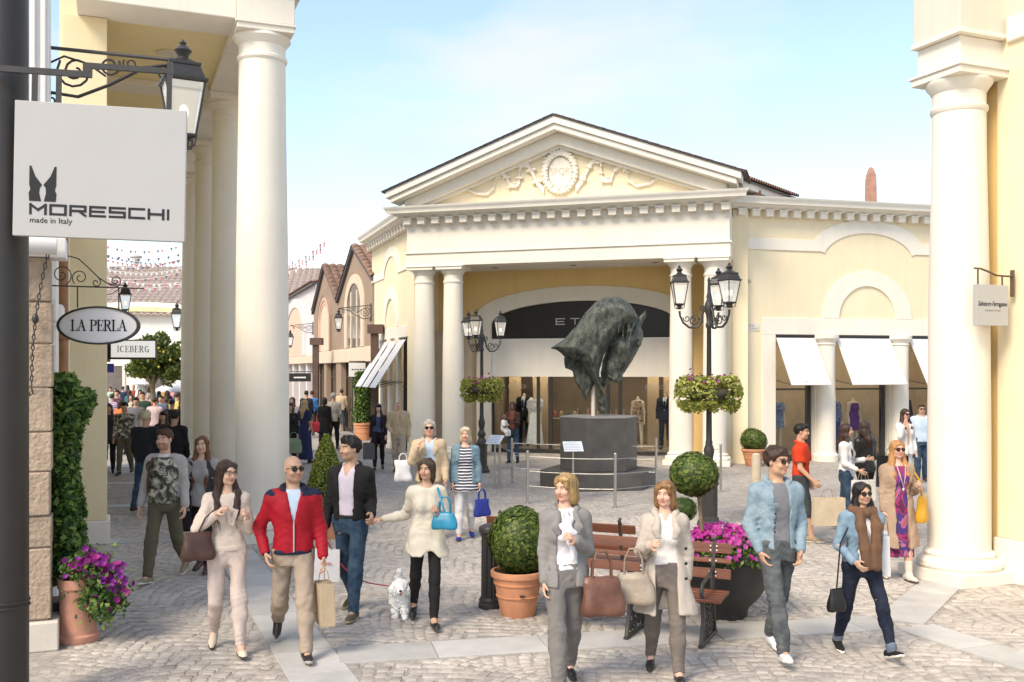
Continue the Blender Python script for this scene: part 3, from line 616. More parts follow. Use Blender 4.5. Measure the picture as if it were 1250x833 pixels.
b = MB(FN); b.tube([(-.02, 3.1, .02), (-.02, 3.1, 4.84)], .055, 10); dp = b.build('down_pipe', cpm, nearb, smooth=60)
for z in (1.4, 2.9, 4.3): b = MB(FN); b.lathe([(.058, 0), (.072, .01), (.072, .05), (.058, .06)], -.02, 3.1, 12, z); b.build('pipe_clip', cpm, dp, smooth=60)
# chain and hook hanging on the pier
ch = thing('hanging_chain', Frame((*FN.w([(-.13, -.16, 0)])[0][:2], 2.35), FN.a), 'dark iron chain hanging on the rough stone pier', 'chain')
cf = FN
for k in range(26):
    z = 2.42+k*.046; x = -.16+.07*(k/26)**2*2; b = MB(cf); a = np.linspace(0, 2*math.pi, 10, endpoint=False)
    if k % 2: b.tube([(x+.011*math.cos(t), -.06, z+.03*math.sin(t)) for t in a], .0055, 5, closed=True)
    else: b.tube([(x, -.06+.011*math.cos(t), z+.03*math.sin(t)) for t in a], .0055, 5, closed=True)
    b.build('chain_link', IRON, ch)
b = MB(cf); b.ell((-.13, -.06, 3.0), (.03, .03, .045), 10, 7); b.build('ball', IRON, ch, smooth=60)
b = MB(cf); b.tube([(-.16, -.06, 2.38), (-.15, -.06, 2.33), (-.17, -.06, 2.31), (-.18, -.06, 2.34)], .009, 6); b.build('hook', IRON, ch)
# ------------------------------------------------------------------ right building
cx = (5.88, 12.02); FR = Frame((cx[0], cx[1], 0), UA)      # its street wall is local x = 0, facing -x; y toward the street end
rightb = thing('right_arcade_building', FR, 'yellow plaster building with one big cream column beside the script-lettered sign', 'building')
b = MB(FR); b.box(.0, 1.2, -4.5, -.0, .52, 9.5); b.build('wall', plaster('pale_yellow_plaster', (.78, .68, .48)), rightb, bevel=.01)
b = MB(FR); b.box(-.03, 1.2, -4.5, .03, 0, .518); b.build('wall_base', CRM, rightb, bevel=.012)
cr_ = col_meshes(6.15, .36, .305, CRM, 1.26)
cp = FR.inv([D(1170.5, 12.08)])[0]
put_column(cr_, rightb, FR, cp[0], cp[1])
b = MB(FR); b.box(cp[0]-.30, .55, cp[1]-.30, cp[1]+.36, 6.152, 6.5); b.build('architrave_block', CRM, rightb, bevel=.012)
b = MB(FR); b.box(cp[0]-.38, .56, cp[1]-.38, cp[1]+.40, 6.502, 6.56); b.build('fillet', CRM, rightb, bevel=.01)
b = MB(FR); b.box(cp[0]-.35, .55, cp[1]-.35, cp[1]+.38, 6.562, 9.0); b.build('upper_block', plaster('grey_cream_stucco', (.66, .60, .51)), rightb, bevel=.012)
b = MB(FR); b.box(-.05, .3, -4.4, cp[1]-.39, 6.45, 6.75); b.build('string_moulding', CRM, rightb, bevel=.02)
b = MB(FR); b.box(.05, 1.0, .032, .9, 0, 6.1); b.build('rear_pilaster', YEL2, rightb, bevel=.01)
b = MB(FR); b.box(.0, 1.0, .034, .96, 0, .5) if False else b.box(.02, 1.0, .9, 1.0, 0, 6.1); b.build('rear_return', YEL2, rightb)
# ------------------------------------------------------------------ houses of the far street (right side), line continues the flank
BRN = plaster('brown_plaster', (.34, .25, .185)); SLIN = plaster('pale_stone_lintel', (.68, .55, .42)); PINK = plaster('pink_reveal', (.62, .42, .32)); PALE = plaster('pale_lilac_wall', (.66, .62, .62))
def sp(px): return FL.pix(px, 450)[0]
def gable_house(x0, x1, zeave_l, zpk, zeave_r, label, style):
    fr = Frame(FL.w([((x0+x1)/2, 0, 0)])[0], FL.a); h = thing('gabled_house', fr, label, 'house', 'gabled houses of the far street')
    b = MB(FL); xm = x0+(x1-x0)*.5
    b.prism([(x0, 3.4), (x1, 3.4), (x1, zeave_r), (xm, zpk), (x0, zeave_l)], 0, .5); b.build('wall', BRN, h)
    b = MB(FL); b.box(x0+.02, x1-.02, -.06, .4, 2.85, 3.398); b.build('lintel', SLIN, h, bevel=.02)
    w = x1-x0
    for xx in (x0, x0+w*.5-.3, x1-.6): b = MB(FL); b.box(xx+.01, xx+.6, 0, .45, 0, 2.85); b.build('pier', BRN, h, bevel=.015)
    for (a0, a1) in ((x0+.62, x0+w*.5-.32), (x0+w*.5+.32, x1-.62)):
        b = MB(FL); b.box(a0, a1, .22, .30, .0, .12); b.box(a0, a0+.1, .22, .3, .12, 2.85); b.box(a1-.1, a1, .22, .3, .12, 2.85); b.box((a0+a1)/2-.05, (a0+a1)/2+.05, .22, .3, .12, 2.85); b.box(a0+.1, a1-.1, .22, .3, 2.2, 2.3); b.build('shop_frame', DARK, h)
        b = MB(FL); b.box(a0+.1, a1-.1, .25, .26, .12, 2.85); b.build('pane', GLASS, h)
        b = MB(FL); b.box(a0-.2, a1+.2, 1.6, 1.7, 0, 2.9); b.build('shop_back_wall', mat('warm_interior', (.35, .24, .14), rough=.7, var=.4, vs=1.5), h)
        b = MB(FL); b.box(a0-.2, a1+.2, .5, 1.6, 2.86, 2.95); b.build('shop_ceiling', INT, h)
    for (a, z0, c_, z1) in ((x0, zeave_l, xm, zpk), (x1, zeave_r, xm, zpk)):
        roof_tiles(FL, [(a, -.15, z0+.03), (a, 4.5, z0+.03), (c_, 4.5, z1+.03), (c_, -.15, z1+.03)] if a > c_ else [(a, 4.5, z0+.03), (a, -.15, z0+.03), (c_, -.15, z1+.03), (c_, 4.5, z1+.03)], h, 14, 9, up=.05)
        b = MB(FL); q = [(a, -.12, z0), (a, 4.5, z0), (c_, 4.5, z1), (c_, -.12, z1)]; b.add(q+[(x, y, z-.12) for x, y, z in q], [(0, 1, 2, 3), (7, 6, 5, 4), (0, 4, 5, 1), (1, 5, 6, 2), (2, 6, 7, 3), (3, 7, 4, 0)]); b.build('roof', MATS['roof_edge_slate'], h, fix=True)
    ac = xm; aw = w*.27
    if style == 'window':
        po = [(ac-aw, 3.42)]+arc(ac, 4.9, aw, 180, 0, 16, 1.35)+[(ac+aw, 3.42)]; pi_ = [(ac-aw*.72, 3.42)]+arc(ac, 4.9, aw*.72, 180, 0, 16, 1.0)+[(ac+aw*.72, 3.42)]
        b = MB(FL); b.band(po, pi_, -.06, .0-.001); b.build('arch_surround', SLIN, h, fix=True)
        b = MB(FL); b.prism(pi_, -.02, -.002); b.build('pane', mat('dull_glass', (.16, .14, .13), rough=.1, var=.3, vs=1), h)
        for xx in (ac-aw*.3, ac+aw*.3): b = MB(FL); b.box(xx-.09, xx+.09, -.05, -.02, 3.42, 5.6); b.build('mullion', SLIN, h)
    else:
        for (k0, k1, mm, y) in ((1.0, .88, BRN, -.10), (.88, .74, PINK, -.07), (.74, .60, PINK, -.04)):
            po = [(ac-aw*k0, 3.42)]+arc(ac, 4.7, aw*k0, 180, 0, 16, 1.4*k0)+[(ac+aw*k0, 3.42)]; pi_ = [(ac-aw*k1, 3.42)]+arc(ac, 4.7, aw*k1, 180, 0, 16, 1.4*k1)+[(ac+aw*k1, 3.42)]
            b = MB(FL); b.band(po, pi_, y, -.001); b.build('arch_order', mm, h, fix=True)
        b = MB(FL); b.prism(pi_, -.02, -.001); b.build('blind_panel', SLIN, h)
    return h
x_a, x_b, x_c = sp(457), sp(413), sp(383)
gable_house(x_b, x_a, 5.5, 7.35, 5.8, 'brown gabled house with tall arched window next to the portico shop', 'window')
gable_house(x_c, x_b, 5.4, 7.35, 5.5, 'brown gabled house with a blind pink recessed arch in the far street', 'blind')
fr = Frame(FL.w([((x_c+sp(348))/2, 0, 0)])[0], FL.a); x_d = sp(340)
h = thing('arched_house', fr, 'pale lilac house with a big blind arch and ball finial in the far street', 'house')
b = MB(FL); b.prism([(x_d, 3.3), (x_c-.02, 3.3), (x_c-.02, 6.9), (x_d, 6.9)], .1, .6); b.build('wall', PALE, h)
axm = (x_d+x_c)/2; b = MB(FL); b.band([(axm-4.6, 3.32)]+arc(axm, 4.6, 4.6, 180, 0, 16, 2.0)+[(axm+4.6, 3.32)], [(axm-3.6, 3.32)]+arc(axm, 4.6, 3.6, 180, 0, 16, 1.5)+[(axm+3.6, 3.32)], 0, .099); b.build('arch_surround', PALE, h, fix=True)
b = MB(FL); b.prism([(axm-3.58, 3.32)]+arc(axm, 4.6, 3.58, 180, 0, 16, 1.48)+[(axm+3.58, 3.32)], .05, .098); b.build('blind_panel', plaster('peach_panel', (.72, .5, .38)), h)
for k in range(6): b = MB(FL); xx = x_d+.5+k*(x_c-x_d-1.4)/5; b.box(xx, xx+.55, .12, .5, 0, 2.9); b.build('pier', PALE, h)
b = MB(FL); b.box(x_d, x_c-.03, .0, .5, 2.9, 3.298); b.build('lintel', SLIN, h)
b = MB(FL); b.box(x_d, x_c-.03, 1.5, 1.6, 0, 2.9); b.build('shop_back_wall', mat('warm_interior'), h)
roof_tiles(FL, [(x_d, -.1, 6.9), (x_c, -.1, 6.9), (x_c, 6.5, 8.4), (x_d, 6.5, 8.4)], h, 40, 14, up=.05)
b = MB(FL); q = [(x_d, -.1, 6.88), (x_c, -.1, 6.88), (x_c, 6.5, 8.38), (x_d, 6.5, 8.38)]; b.add(q+[(x, y, z-.12) for x, y, z in q], [(0, 1, 2, 3), (7, 6, 5, 4), (0, 4, 5, 1), (1, 5, 6, 2), (2, 6, 7, 3), (3, 7, 4, 0)]); b.build('roof', MATS['roof_edge_slate'], h, fix=True)
fp_ = FL.inv([D(387, 52)])[0]; b = MB(FL); b.lathe([(.3, 0), (.3, .5), (.2, .55), (.14, .7), (.3, .85), (.42, 1.1), (.42, 1.3), (.3, 1.6), (.1, 1.75), (0.02, 1.8)], fp_[0], 3.2, 14, 7.5); b.build('finial', WHT, h, smooth=40)
# ------------------------------------------------------------------ the far end of the left street, seen under the arcade
fe = Frame((*D(170, 62)[:2], 0), R(6))
far = thing('street_end_building', fe, 'white building with a wide low arch and big tiled roof closing the left street', 'building')
W_ = plaster('far_white_wall', (.84, .80, .73))
b = MB(fe); b.prism([(-16, 0), (-16, 5.3), (-7, 5.3)]+arc(0, 5.3, 7, 180, 0, 20, 1.5)+[(7, 5.3), (20, 5.3), (20, 0)], 0, .5); b.build('wall', W_, far)
b = MB(fe); b.band(arc(0, 5.3, 6.2, 180, 0, 20, 1.2), arc(0, 5.3, 5.6, 180, 0, 20, .9), -.12, -.001); b.build('arch_moulding', plaster('cream_moulding', (.75, .66, .4)), far, fix=True)
b = MB(fe); b.box(-16, 20, -.15, -.001, 3.6, 4.0); b.build('string_band', MATS['cream_moulding'], far)
for k in range(9):
    x = -14+k*3.6; b = MB(fe); b.box(x, x+2.2, -.05, -.001, .05, 2.8); wv = b.build('shop_opening', mat('dull_glass'), far)
    b = MB(fe); b.band([(x-.15, .05), (x-.15, 2.95), (x+2.35, 2.95), (x+2.35, .05)], [(x, .05), (x, 2.8), (x+2.2, 2.8), (x+2.2, .05)], -.09, -.001); b.build('opening_frame', WHT, wv, fix=True)
roof_tiles(fe, [(-16, -.4, 5.9), (20, -.4, 5.9), (20, 9, 9.9), (-16, 9, 9.9)], far, 90, 18, up=.06, m=mat('grey_roof_tile', (.36, .29, .25), rough=.9, var=.3, vs=5))
b = MB(fe); q = [(-16, .5, 6.0), (20, .5, 6.0), (20, 9, 9.86), (-16, 9, 9.86)]; b.add(q+[(x, y, z-.12) for x, y, z in q], [(0, 1, 2, 3), (7, 6, 5, 4), (0, 4, 5, 1), (1, 5, 6, 2), (2, 6, 7, 3), (3, 7, 4, 0)]); b.build('roof', MATS['roof_edge_slate'], far, fix=True)
for (x, y) in ((-7.0, 8.5),):
    p = fe.inv([D(165, 70)])[0]; b = MB(fe); b.lathe([(.14, 0), (.14, .4), (.2, .42), (.3, .85), (.42, .9), (.42, 1.02), (.25, 1.05), (.0, 1.08)], p[0], 8.5, 12, 9.6); b.build('roof_vent', mat('vent_grey', (.45, .45, .43), rough=.6), far, smooth=40)
b = MB(WORLD); p = G(1063, 243, 0) if False else D(1063, 42); zo0, zo1 = 6.4, ZA(204, 42)
b.lathe([(.40, zo0), (.40, zo0+.3), (.30, zo1-.55), (.27, zo1-.35), (.16, zo1-.1), (.03, zo1)], p[0], p[1], 4, 0, a0=.5)
ob = b.build('roof_obelisk', mat('red_stone', (.38, .21, .16), rough=.85, var=.25, vs=3, bump=.4, bs=15), bevel=.02); tag(ob, 'small tapering red stone obelisk above the roofline of the right wing', 'obelisk')
b = MB(WORLD); b.box(p[0]-4, p[0]+6, p[1]-2, p[1]+3, 0, 6.42); rb = b.build('rear_block', YEL); tag(rb, 'plain yellow block behind the wing that carries the stone obelisk', 'building')
# bunting strings over the far streets
BUN = [mat('bunting_white', (.8, .78, .75), var=.05), mat('bunting_red', (.55, .20, .20), var=.05), mat('bunting_navy', (.10, .10, .18), var=.05)]
def bunting(a, c, n, sag, cs, lab):
    a = np.array(a); c = np.array(c); fr = Frame((a+c)/2, 0); t = thing('bunting_string', fr, lab, 'bunting', 'bunting strings over the street')
    P = [a*(1-s)+c*s-np.array([0, 0, sag*4*s*(1-s)]) for s in np.linspace(0, 1, n+1)]
    b = MB(); b.tube(P, .012, 4); b.build('cord', BUN[0], t)
    for i in range(n):
        p = (P[i]+P[i+1])/2; e = (P[i+1]-P[i])*.3; b = MB(); dn = np.array([0, 0, -.16]); w = np.array([.0, .02, 0])
        b.add([p-e, p+e, p+dn, p-e+w, p+e+w, p+dn+w], [(0, 1, 2), (5, 4, 3), (0, 3, 4, 1), (1, 4, 5, 2), (2, 5, 3, 0)]); b.build('flag', BUN[cs[i % len(cs)]], t)
labs = ('red and white', 'plain white', 'navy and white', 'all red', 'red, white and navy', 'white with every third flag red', 'navy and red', 'navy with every third flag white', 'all navy')
csl = [(1, 0), (0,), (2, 0), (1,), (1, 0, 2), (0, 0, 1), (2, 1), (2, 2, 0), (2,)]
for k in range(9):
    z = 6.6+.38*(k % 5)+.1*k; d0, d1 = 44+1.5*k, 46+1.2*k
    cs = csl[k]
    bunting(D(105+6*k % 30, d0, z+(k % 3)*.3), D(250, d1, z+.8*((k*7) % 5)/4+.3), 22, .5, cs, '%s pennant bunting before the big tiled roof' % labs[k])
for k in range(4):
    bunting(D(340, 44+3*k, 6.9+.45*k), D(398, 40+2*k, 7.6+.35*k), 14, .35, [(1, 0), (2, 1), (1, 1), (2, 0)][k], '%s pennant bunting strung before the pale lilac house' % ('red and white', 'navy and red', 'all red', 'navy and white')[k])
# ------------------------------------------------------------------ smooth solids: blended distance fields turned into meshes
class SDF:
    def __init__(s, lo, hi, h):
        s.h = h; s.lo = np.array(lo, float)-3*h; n = np.ceil((np.array(hi, float)+3*h-s.lo)/h).astype(int)+1
        s.n = n; s.F = np.full(n, 9.0, np.float32); s.ax = [s.lo[i]+h*np.arange(n[i]) for i in range(3)]
    def blk(s, lo, hi):
        sl = []
        for i in range(3):
            a = max(0, int((lo[i]-s.lo[i])/s.h)-1); b = min(int(s.n[i]), int((hi[i]-s.lo[i])/s.h)+2)
            if b <= a: return None, None
            sl.append(slice(a, b))
        g = np.ix_(*[s.ax[i][sl[i]] for i in range(3)]); return tuple(sl), g
    def mix(s, sl, d, k, sub=False):
        a = s.F[sl]
        if sub: d = -d; hh = np.maximum(k-abs(a-d), 0)/max(k, 1e-6); s.F[sl] = np.maximum(a, d)+hh*hh*k*.25
        else: hh = np.maximum(k-abs(a-d), 0)/max(k, 1e-6); s.F[sl] = np.minimum(a, d)-hh*hh*k*.25
        return s
    def cone(s, a, b, ra, rb, k=.03, sub=False, flat=None):
        a = np.array(a, float); b = np.array(b, float); m = max(ra, rb)+k+2*s.h
        sl, g = s.blk(np.minimum(a, b)-m, np.maximum(a, b)+m)
        if sl is None: return s
        x, y, z = g[0]-a[0], g[1]-a[1], g[2]-a[2]; v = b-a; L2 = float(v@v)+1e-9
        t = np.clip((x*v[0]+y*v[1]+z*v[2])/L2, 0, 1)
        dx, dy, dz = x-t*v[0], y-t*v[1], z-t*v[2]
        if flat is not None:                       # flatten along a unit axis by a factor
            f, ax = flat; pr = dx*ax[0]+dy*ax[1]+dz*ax[2]; q = np.sqrt(np.maximum(dx*dx+dy*dy+dz*dz-pr*pr, 0)+(pr*f)**2); d = (q-(ra+(rb-ra)*t))/(1+.35*(f-1))
        else: d = np.sqrt(dx*dx+dy*dy+dz*dz)-(ra+(rb-ra)*t)
        return s.mix(sl, d.astype(np.float32), k, sub)
    def chain(s, pts, rs, k=.03, flat=None):
        for i in range(len(pts)-1): s.cone(pts[i], pts[i+1], rs[i], rs[i+1], k, flat=flat)
        return s
    def ell(s, c, r, k=.03, rot=None, sub=False):
        c = np.array(c, float); r = np.array(r, float); m = max(r)+k+2*s.h if rot is not None else r+k+2*s.h
        sl, g = s.blk(c-m, c+m)
        if sl is None: return s
        x, y, z = g[0]-c[0], g[1]-c[1], g[2]-c[2]
        if rot is not None:
            Q = np.array(rot).T; x, y, z = Q[0, 0]*x+Q[0, 1]*y+Q[0, 2]*z, Q[1, 0]*x+Q[1, 1]*y+Q[1, 2]*z, Q[2, 0]*x+Q[2, 1]*y+Q[2, 2]*z
        k0 = np.sqrt((x/r[0])**2+(y/r[1])**2+(z/r[2])**2); k1 = np.sqrt((x/r[0]**2)**2+(y/r[1]**2)**2+(z/r[2]**2)**2)+1e-6
        return s.mix(sl, (k0*(k0-1)/k1).astype(np.float32), k, sub)
    def box(s, c, hs, r=.0, k=.0, rot=None, sub=False):
        c = np.array(c, float); hs = np.array(hs, float); m = np.linalg.norm(hs)+k+2*s.h if rot is not None else hs+k+2*s.h
        sl, g = s.blk(c-m, c+m)
        if sl is None: return s
        x, y, z = g[0]-c[0], g[1]-c[1], g[2]-c[2]
        if rot is not None:
            Q = np.array(rot).T; x, y, z = Q[0, 0]*x+Q[0, 1]*y+Q[0, 2]*z, Q[1, 0]*x+Q[1, 1]*y+Q[1, 2]*z, Q[2, 0]*x+Q[2, 1]*y+Q[2, 2]*z
        qx, qy, qz = abs(x)-hs[0]+r, abs(y)-hs[1]+r, abs(z)-hs[2]+r
        d = np.sqrt(np.maximum(qx, 0)**2+np.maximum(qy, 0)**2+np.maximum(qz, 0)**2)+np.minimum(np.maximum(qx, np.maximum(qy, qz)), 0)-r
        return s.mix(sl, d.astype(np.float32), k, sub)
    def loft(s, rows, k=.03, p=2.4, sub=False):
        "rows (z, cx, cy, rx, ry): stacked superellipse sections"
        rows = sorted(rows); A = np.array(rows, float); m = k+2*s.h
        sl, g = s.blk((min(A[:, 1]-A[:, 3])-m, min(A[:, 2]-A[:, 4])-m, A[0, 0]-m), (max(A[:, 1]+A[:, 3])+m, max(A[:, 2]+A[:, 4])+m, A[-1, 0]+m))
        if sl is None: return s
        z = g[2].ravel()
        def smooth(zq, col_):
            t = np.interp(zq, A[:, 0], np.arange(len(A))); i = np.clip(t.astype(int), 0, len(A)-2); f = t-i
            c = A[:, col_]; m_ = np.gradient(c); return (2*f**3-3*f**2+1)*c[i]+(f**3-2*f**2+f)*m_[i]+(-2*f**3+3*f**2)*c[i+1]+(f**3-f**2)*m_[i+1]
        cx, cy, rx, ry = [smooth(z, i)[None, None, :] for i in (1, 2, 3, 4)]
        q = ((abs(g[0]-cx)/rx)**p+(abs(g[1]-cy)/ry)**p)**(1/p); d = (q-1)*np.minimum(rx, ry)
        dz = np.maximum(A[0, 0]-g[2], g[2]-A[-1, 0]); d = np.maximum(d, dz)
        return s.mix(sl, d.astype(np.float32), k, sub)
    def cut(s, fn):
        "keep where fn <= 0"
        g = np.ix_(*s.ax); s.F = np.maximum(s.F, fn(g[0], g[1], g[2]).astype(np.float32)); return s
    def carve(s, fn):
        g = np.ix_(*s.ax); s.F = np.maximum(s.F, -fn(g[0], g[1], g[2]).astype(np.float32)); return s
    def noise(s, amp, f, seed=0, n=5):
        r = np.random.default_rng(seed); idx = np.where(abs(s.F) < 3*s.h+amp*2)
        if not len(idx[0]): return s
        P = np.stack([s.ax[i][idx[i]] for i in range(3)], 1)
        v = np.zeros(len(P)); f = np.asarray(f, float)*np.ones(3)
        for j in range(n):
            w = r.normal(size=3); w /= np.linalg.norm(w); ph = r.uniform(0, 6.28, 2); sc = r.uniform(.7, 1.7)
            w2 = r.normal(size=3); w2 /= np.linalg.norm(w2)
            v += np.sin((P*f)@w*sc+ph[0]+1.5*np.sin((P*f)@w2*.6+ph[1]))
        s.F[idx] += (amp*v/n**.5).astype(np.float32); return s
    def folds(s, c, ax, amp, wl, rad, seed=0):
        "cloth creases: ripples across a limb axis, fading out with distance from c"
        c = np.asarray(c, float); ax = np.asarray(ax, float)/np.linalg.norm(ax); sl, g = s.blk(c-rad, c+rad)
        if sl is None: return s
        x, y, z = g[0]-c[0], g[1]-c[1], g[2]-c[2]; q = x*ax[0]+y*ax[1]+z*ax[2]; r = np.sqrt(x*x+y*y+z*z)
        f = np.clip(1-r/rad, 0, 1); ph = 2.2*np.sin(x*31+seed)+2.0*np.sin(y*27+seed*1.7)+1.2*np.sin(z*19+seed*.6)
        w = np.sin(2*np.pi*q/wl+ph); s.F[sl] += (amp*np.sign(w)*np.abs(w)**.7*np.sqrt(f)).astype(np.float32); return s
    def mesh(s):
        F = s.F; neg = F < 0
        c = [neg[i:F.shape[0]-1+i, j:F.shape[1]-1+j, k:F.shape[2]-1+k] for i in (0, 1) for j in (0, 1) for k in (0, 1)]
        cnt = np.zeros(c[0].shape, np.int8)
        for q in c: cnt += q
        act = (cnt > 0) & (cnt < 8); I = np.argwhere(act); n = len(I)
        if n == 0: return np.zeros((0, 3)), np.zeros((0, 4), int)
        val = {o: F[I[:, 0]+o[0], I[:, 1]+o[1], I[:, 2]+o[2]] for o in [(i, j, k) for i in (0, 1) for j in (0, 1) for k in (0, 1)]}
        S = np.zeros((n, 3)); C = np.zeros(n)
        for o in val:
            for ax in range(3):
                if o[ax] == 0:
                    o2 = list(o); o2[ax] = 1; a, b = val[o], val[tuple(o2)]; m = (a < 0) != (b < 0)
                    t = np.where(m, a/np.where(m, a-b, 1), 0); p = np.tile(np.array(o, float), (n, 1)); p[:, ax] += t
                    S[m] += p[m]; C[m] += 1
        V = s.lo+s.h*(I+S/C[:, None]); idx = -np.ones(act.shape, np.int64); idx[act] = np.arange(n)
        Q = []
        for ax in range(3):
            u, w = (ax+1) % 3, (ax+2) % 3
            a = [slice(None)]*3; b = [slice(None)]*3; a[ax] = slice(0, -1); b[ax] = slice(1, None)
            ch = neg[tuple(a)] != neg[tuple(b)]; J = np.argwhere(ch)
            J = J[(J[:, u] > 0) & (J[:, w] > 0) & (J[:, u] < F.shape[u]-1) & (J[:, w] < F.shape[w]-1)]
            def at(du, dw):
                K = J.copy(); K[:, u] += du; K[:, w] += dw; return idx[K[:, 0], K[:, 1], K[:, 2]]
            q = np.stack([at(-1, -1), at(0, -1), at(0, 0), at(-1, 0)], 1); inside = neg[J[:, 0], J[:, 1], J[:, 2]]
            q[~inside] = q[~inside][:, ::-1]; Q.append(q)
        return V, np.concatenate(Q)
    def smoothed(s, it=1):
        V, Q = s.mesh()
        for _ in range(it):
            A = np.zeros_like(V); C = np.zeros(len(V))
            for i in range(4):
                a, b = Q[:, i], Q[:, (i+1) % 4]; np.add.at(A, a, V[b]); np.add.at(C, a, 1)
            V = V*.5+.5*A/np.maximum(C, 1)[:, None]
        return V, Q
def stuff(*a, **k):
    o = link(*a, **k); o['kind'] = 'stuff'; return o
# ------------------------------------------------------------------ sculpture, pedestal, rope fence
sc_o = D(731, 21.9)
PED = mat('pedestal_slate', (.085, .08, .075), rough=.5, var=.25, vs=2.5, bump=.15, bs=50)
fr = Frame((sc_o[0], sc_o[1], 0), R(8)); ped = thing('sculpture_pedestal', fr, 'dark slate octagonal pedestal on a low stepped base under the bronze horse head', 'pedestal')
def ngon(r, n, a0, sx=1, sy=1): return [(r*sx*math.cos(a0+2*math.pi*k/n), r*sy*math.sin(a0+2*math.pi*k/n)) for k in range(n)]
b = MB(fr); b.slab(ngon(1.32, 6, 0), 0, .36); b.build('step', PED, ped, bevel=.012)
b = MB(fr); b.slab(ngon(.87, 6, 0), .362, 1.50); b.build('block', PED, ped, bevel=.012)
b = MB(fr); b.slab(ngon(.88, 6, 0), 1.502, 1.53); b.build('cap', mat('pedestal_top', (.25, .24, .23), rough=.5, var=.15), ped, bevel=.006)
fs = Frame((sc_o[0]-.1, sc_o[1], 1.53), 0)
sculp = thing('horse_head_sculpture', fs, 'weathered green-black bronze horse head, nose down, on a slim pole above the pedestal', 'sculpture')
BRZ = mat('weathered_bronze', (.032, .038, .031), rough=.45, c2=(.115, .125, .10), vs=7, bump=.8, bs=34, metal=.35, spec=.5, bdist=.025, stretch=(1.6, 1.6, .7))
def poly_sdf(X, Z, pts):
    d = np.full(X.shape, 1e9); ins = np.zeros(X.shape, bool); n = len(pts)
    for i in range(n):
        a, b_ = np.array(pts[i]), np.array(pts[(i+1) % n]); e = b_-a; wx, wz_ = X-a[0], Z-a[1]; t = np.clip((wx*e[0]+wz_*e[1])/(e@e), 0, 1); d = np.minimum(d, (wx-e[0]*t)**2+(wz_-e[1]*t)**2)
        c = ((a[1] > Z) != (b_[1] > Z)) & (X < (b_[0]-a[0])*(Z-a[1])/(b_[1]-a[1]+1e-12)+a[0]); ins ^= c
    return np.where(ins, -np.sqrt(d), np.sqrt(d))
ZC = lambda L: [((x-380)*.00384, (745-y)*.00384) for x, y in L]
def pillow(S, outline, Rr, yc, k, tmax=9.0):
    X, Z = np.meshgrid(S.ax[0], S.ax[2], indexing='ij'); d = poly_sdf(X, Z, ZC(outline)); q = np.clip(-d, 0, Rr); T = np.minimum(np.sqrt(np.maximum(q*(2*Rr-q), 0)), tmax); YC = yc(X, Z)
    f = np.maximum(d[:, None, :], (np.abs(S.ax[1][None, :, None]-YC[:, None, :])-T[:, None, :])*.62); S.mix((slice(None),)*3, f.astype(np.float32), k)
cape = [(125, 355), (150, 338), (200, 308), (260, 245), (330, 150), (380, 95), (430, 68), (500, 62), (560, 82), (600, 125), (628, 185), (600, 215), (560, 240), (510, 280), (465, 335), (430, 400), (408, 470), (405, 520), (420, 580), (442, 655), (402, 600), (365, 540), (330, 482), (300, 440), (282, 424), (262, 434), (235, 410), (205, 406), (188, 384), (160, 366), (130, 362)]
face = [(540, 230), (618, 190), (640, 202), (662, 260), (662, 305), (640, 360), (600, 430), (560, 492), (515, 553), (490, 545), (470, 562), (440, 585), (418, 572), (424, 540), (418, 500), (430, 430), (450, 370), (480, 300)]
S = SDF((-1.05, -.62, -.02), (1.25, .62, 2.70), .0228)
pillow(S, cape, .46, lambda X, Z: -.10-.10*np.clip(1.6-Z, 0, 1), .05, .40)
S.ell((-.28, .18, 1.10), (.42, .34, .40), .05, sub=True)
pillow(S, face, .30, lambda X, Z: .10+0*X, .05, .30)
S.ell((.62, -.10, 1.50), (.24, .16, .30), .06); S.ell((.93, -.12, 1.62), (.10, .12, .13), .05); S.ell((.94, -.22, 1.63), (.05, .05, .05), .03, sub=True)      # cheek, brow, eye
S.ell((.50, -.10, .86), (.13, .10, .13), .05); S.ell((.545, -.20, .83), (.045, .05, .06), .03, sub=True); S.chain([(.30, -.16, .88), (.42, -.18, .78)], [.02, .015], .02)       # muzzle
S.chain([(.98, .0, 2.02), (1.06, .0, 2.18), (1.15, .0, 2.35)], [.10, .075, .012], .05, flat=(1.5, (.6, 0, -.8))); S.chain([(.84, .16, 2.18), (.88, .16, 2.42)], [.08, .012], .05)
pillow(S, [(205, 412), (222, 395), (300, 392), (362, 470), (378, 560), (352, 620), (332, 664), (300, 600), (270, 552), (250, 490), (214, 470)], .06, lambda X, Z: .02+.05*np.sin(9*X)+0*Z, .05)
for k in range(16):      # locks of the mane running over the crest
    a = k/15; x0, z0 = .92-1.05*a, 2.20+.42*math.sin(math.pi*min(a*1.15, 1))-.42*max(a-.55, 0); S.chain([(x0, -.10, z0-.02), (x0-.16+.03*math.sin(k*2.1), -.38, z0-.34), (x0-.24+.05*math.sin(k), -.46, z0-.72-.05*math.cos(k*3))], [.03, .038, .008], .035)
S.noise(.008, (13, 13, 9), 3, 6); S.noise(.0035, (48, 48, 24), 5, 6)
V, Q = S.smoothed(1); me = np_mesh('head', V, Q, [BRZ]); me.shade_smooth(); link('head', me, None, sculp)
S = SDF((-.15, -.3, -.02), (.5, .3, .7), .016); pillow(S, [(395, 600), (420, 585), (442, 640), (458, 690), (446, 738), (412, 728), (396, 680)], .09, lambda X, Z: .05+0*X, .02); S.noise(.010, 25, 4)
V, Q = S.mesh(); me = np_mesh('broken_piece', V, Q, [BRZ]); me.shade_smooth(); link('broken_piece', me, None, sculp)
